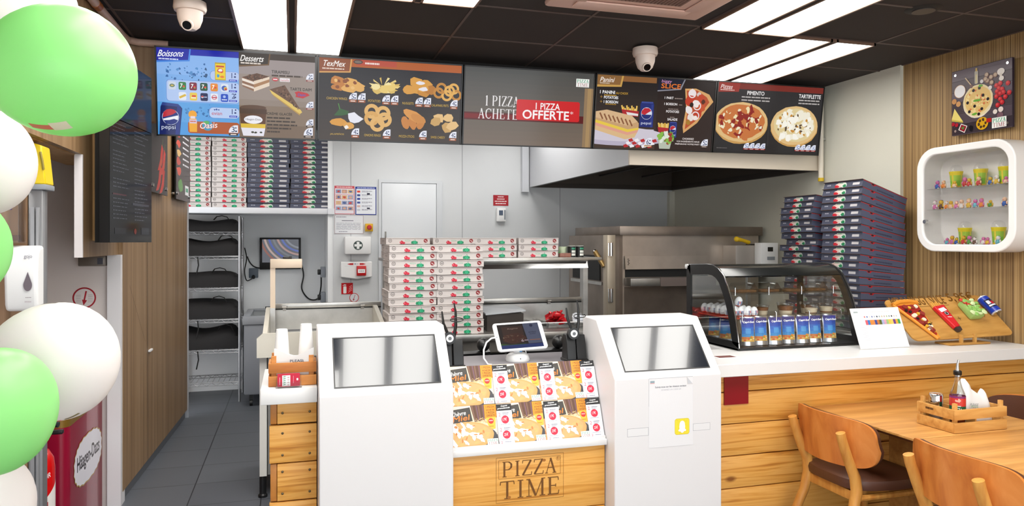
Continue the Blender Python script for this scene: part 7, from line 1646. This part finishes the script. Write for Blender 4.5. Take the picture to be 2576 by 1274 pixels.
for q in ((-1.235, 3.70, 1.69, -1.15, 3.795, 1.695), (-1.235, 3.70, 1.695, -1.15, 3.704, 1.93), (-1.153, 3.704, 1.695, -1.15, 3.795, 1.93)): M().box(*q).obj('clear_wall', CLEAR, t)
M().box(-1.205, 3.698, 1.835, -1.175, 3.70, 1.848).obj('violet_label', mat('violet_label', '#4a3a7a', .5), t); M().box(-1.22, 3.72, 1.70, -1.16, 3.76, 1.725).obj('brown_contents', mat('brown_contents', '#6a4a3a', .6), t)
t = thing('yellow_case', 'yellow case on top of the grey column behind the white balloon', 'case', (-1.11, 3.82, 1.93))
m = M(); m.prism([(-1.15, 1.955), (-1.068, 1.955), (-1.085, 2.13), (-1.15, 2.15)], 'y', 3.78, 3.9); bevel(m.obj('body', mat('bright_yellow', '#e2c412', .35), t), .006); M().box(-1.152, 3.775, 1.93, -1.066, 3.905, 1.955, b=.004).obj('grey_base', GREYP, t)
M().tube([(-1.088, 3.777, 2.10), (-1.079, 3.772, 2.06), (-1.075, 3.777, 2.02)], .005, 8).obj('handle', mat('brown_strap', '#8a7a2a', .5), t)
t = thing('door_closer', 'grey door closer under the wood fascia at left', 'door closer', (-1.21, 5.2, 1.54)); M().box(-1.285, 5.17, 1.54, -1.135, 5.25, 1.605, b=.006).obj('body', mat('bronze_grey', '#7d746c', .4, .4), t); M().box(-1.175, 5.163, 1.552, -1.145, 5.17, 1.592).obj('dark_cap', mat('slate_cap', '#4c4e58', .4), t)
m = M(); a = Art(m, (-1.335, 5.249, 1.404), (1, 0, 0), (0, 0, -1), .134, .134, 0, .0008); a.ell(.5, .5, .5, None, '#a8202e', 32); a.ell(.5, .5, .43, None, '#e6dedc', 32); a.line(.58, .18, .5, .6, .07, '#b02030'); a.poly([(.4, .58), (.62, .62), (.47, .86)], '#b02030')
for k in range(5): a.words(.16, .36+k*.08, .2, .025, '#b8a8a8'); a.words(.66, .36+k*.08, .2, .025, '#b8a8a8')
tag(m.obj('round_sticker', PRINT), 'round red ringed arrow sticker on the white door at left', 'sticker')
# ---- balloons
F_ = 1850.; sT, cT = math.sin(R(16.6)), math.cos(R(16.6))
def balloon_mat(name, col, tcol):
    m, t, b = nt(name); b.inputs['Base Color'].default_value = lin(col); b.inputs['Roughness'].default_value = .32; b.inputs['Specular IOR Level'].default_value = .4
    tr = t.nodes.new('ShaderNodeBsdfTranslucent'); tr.inputs['Color'].default_value = lin(tcol); mx = t.nodes.new('ShaderNodeMixShader'); mx.inputs['Fac'].default_value = .35
    t.links.new(b.outputs[0], mx.inputs[1]); t.links.new(tr.outputs[0], mx.inputs[2]); t.links.new(mx.outputs[0], t.nodes['Material Output'].inputs['Surface']); return m
GB = balloon_mat('green_balloon', '#a4ee98', '#c8f8a8'); WBL = balloon_mat('white_balloon', '#f6f2f0', '#fbf6f4')
def balloon(c, rx, rz, mm, label, marks=()):
    """c: centre in the room; the long axis points to the right of the picture"""
    t = thing('balloon', label, 'balloon', c, 'green and white balloons of the column')
    A = Vector((cT, -sT, 0)); B = Vector((sT, cT, 0)); n = 40; k = 26; vs = []; fs = []
    def pt(th, ph, o=1.0):
        # th from the nose (right) to the neck (left)
        x = math.cos(th); r = math.sin(th); w = 1+.10*x
        return Vector(c)+A*(rx*x*o)+(B*math.cos(ph)+Vector((0, 0, 1))*math.sin(ph))*(rz*r*w*o)
    for i in range(k+1):
        for j in range(n): vs.append(pt(math.pi*i/k, 2*math.pi*j/n))
    for i in range(k):
        for j in range(n): fs.append((i*n+j, (i+1)*n+j, (i+1)*n+(j+1) % n, i*n+(j+1) % n))
    m = M(); m.add(vs, fs); m.obj('skin', mm, t, sharp=80)
    m = M(); p = pt(math.pi, 0); m.cyl(p+A*.004, p-A*.015, .006, .012, 10); m.obj('knot', mm, t)
    if marks:
        m = M()
        for th0, th1, ph0, ph1, col in marks:
            for i in range(6):
                for j in range(4):
                    a0, a1 = th0+(th1-th0)*i/6, th0+(th1-th0)*(i+1)/6; b0, b1 = ph0+(ph1-ph0)*j/4, ph0+(ph1-ph0)*(j+1)/4
                    m.add([pt(a0, b0, 1.002), pt(a1, b0, 1.002), pt(a1, b1, 1.002), pt(a0, b1, 1.002)], [(0, 1, 2, 3)], 0, col)
        m.obj('printed_mark', PRINT, t)
hp_ = math.pi/2
balloon((-.519, 1.929, 2.093), .164, .150, GB, 'large green balloon at the top left of the column', ((1.05, 1.45, hp_-.25, hp_+.1, '#2c4a30'), (1.45, 1.75, hp_-.05, hp_+.06, '#24402a'), (1.2, 1.45, -hp_-.5, -hp_-.3, '#e8dcc0'), (1.45, 1.75, -hp_-.45, -hp_-.32, '#d86a5a')))
balloon((-.559, 2.024, 1.408), .146, .142, WBL, 'large white balloon in front of the ice cream freezer', ((1.45, 1.75, hp_-.25, hp_+.1, '#5a5456'), (.95, 1.2, -hp_-.3, -hp_-.22, '#8a7a4a'), (1.25, 1.6, -hp_-.3, -hp_-.22, '#d84a4a')))
balloon((-.589, 1.741, 1.352), .110, .128, GB, 'green balloon at the left edge overlapping the large white balloon')
balloon((-.825, 2.333, 1.917), .134, .148, WBL, 'white balloon half hidden under the top green balloon')
balloon((-.801, 2.117, 1.682), .118, .132, GB, 'green balloon mostly outside the left edge, between two white balloons')
balloon((-.711, 2.007, 1.064), .110, .135, WBL, 'white balloon in the bottom left corner in front of the extinguisher')
balloon((-.729, 2.325, 2.334), .145, .158, WBL, 'white balloon at the top edge behind the large green balloon')

for o in bpy.data.objects:
    if '_org' in o: del o['_org']
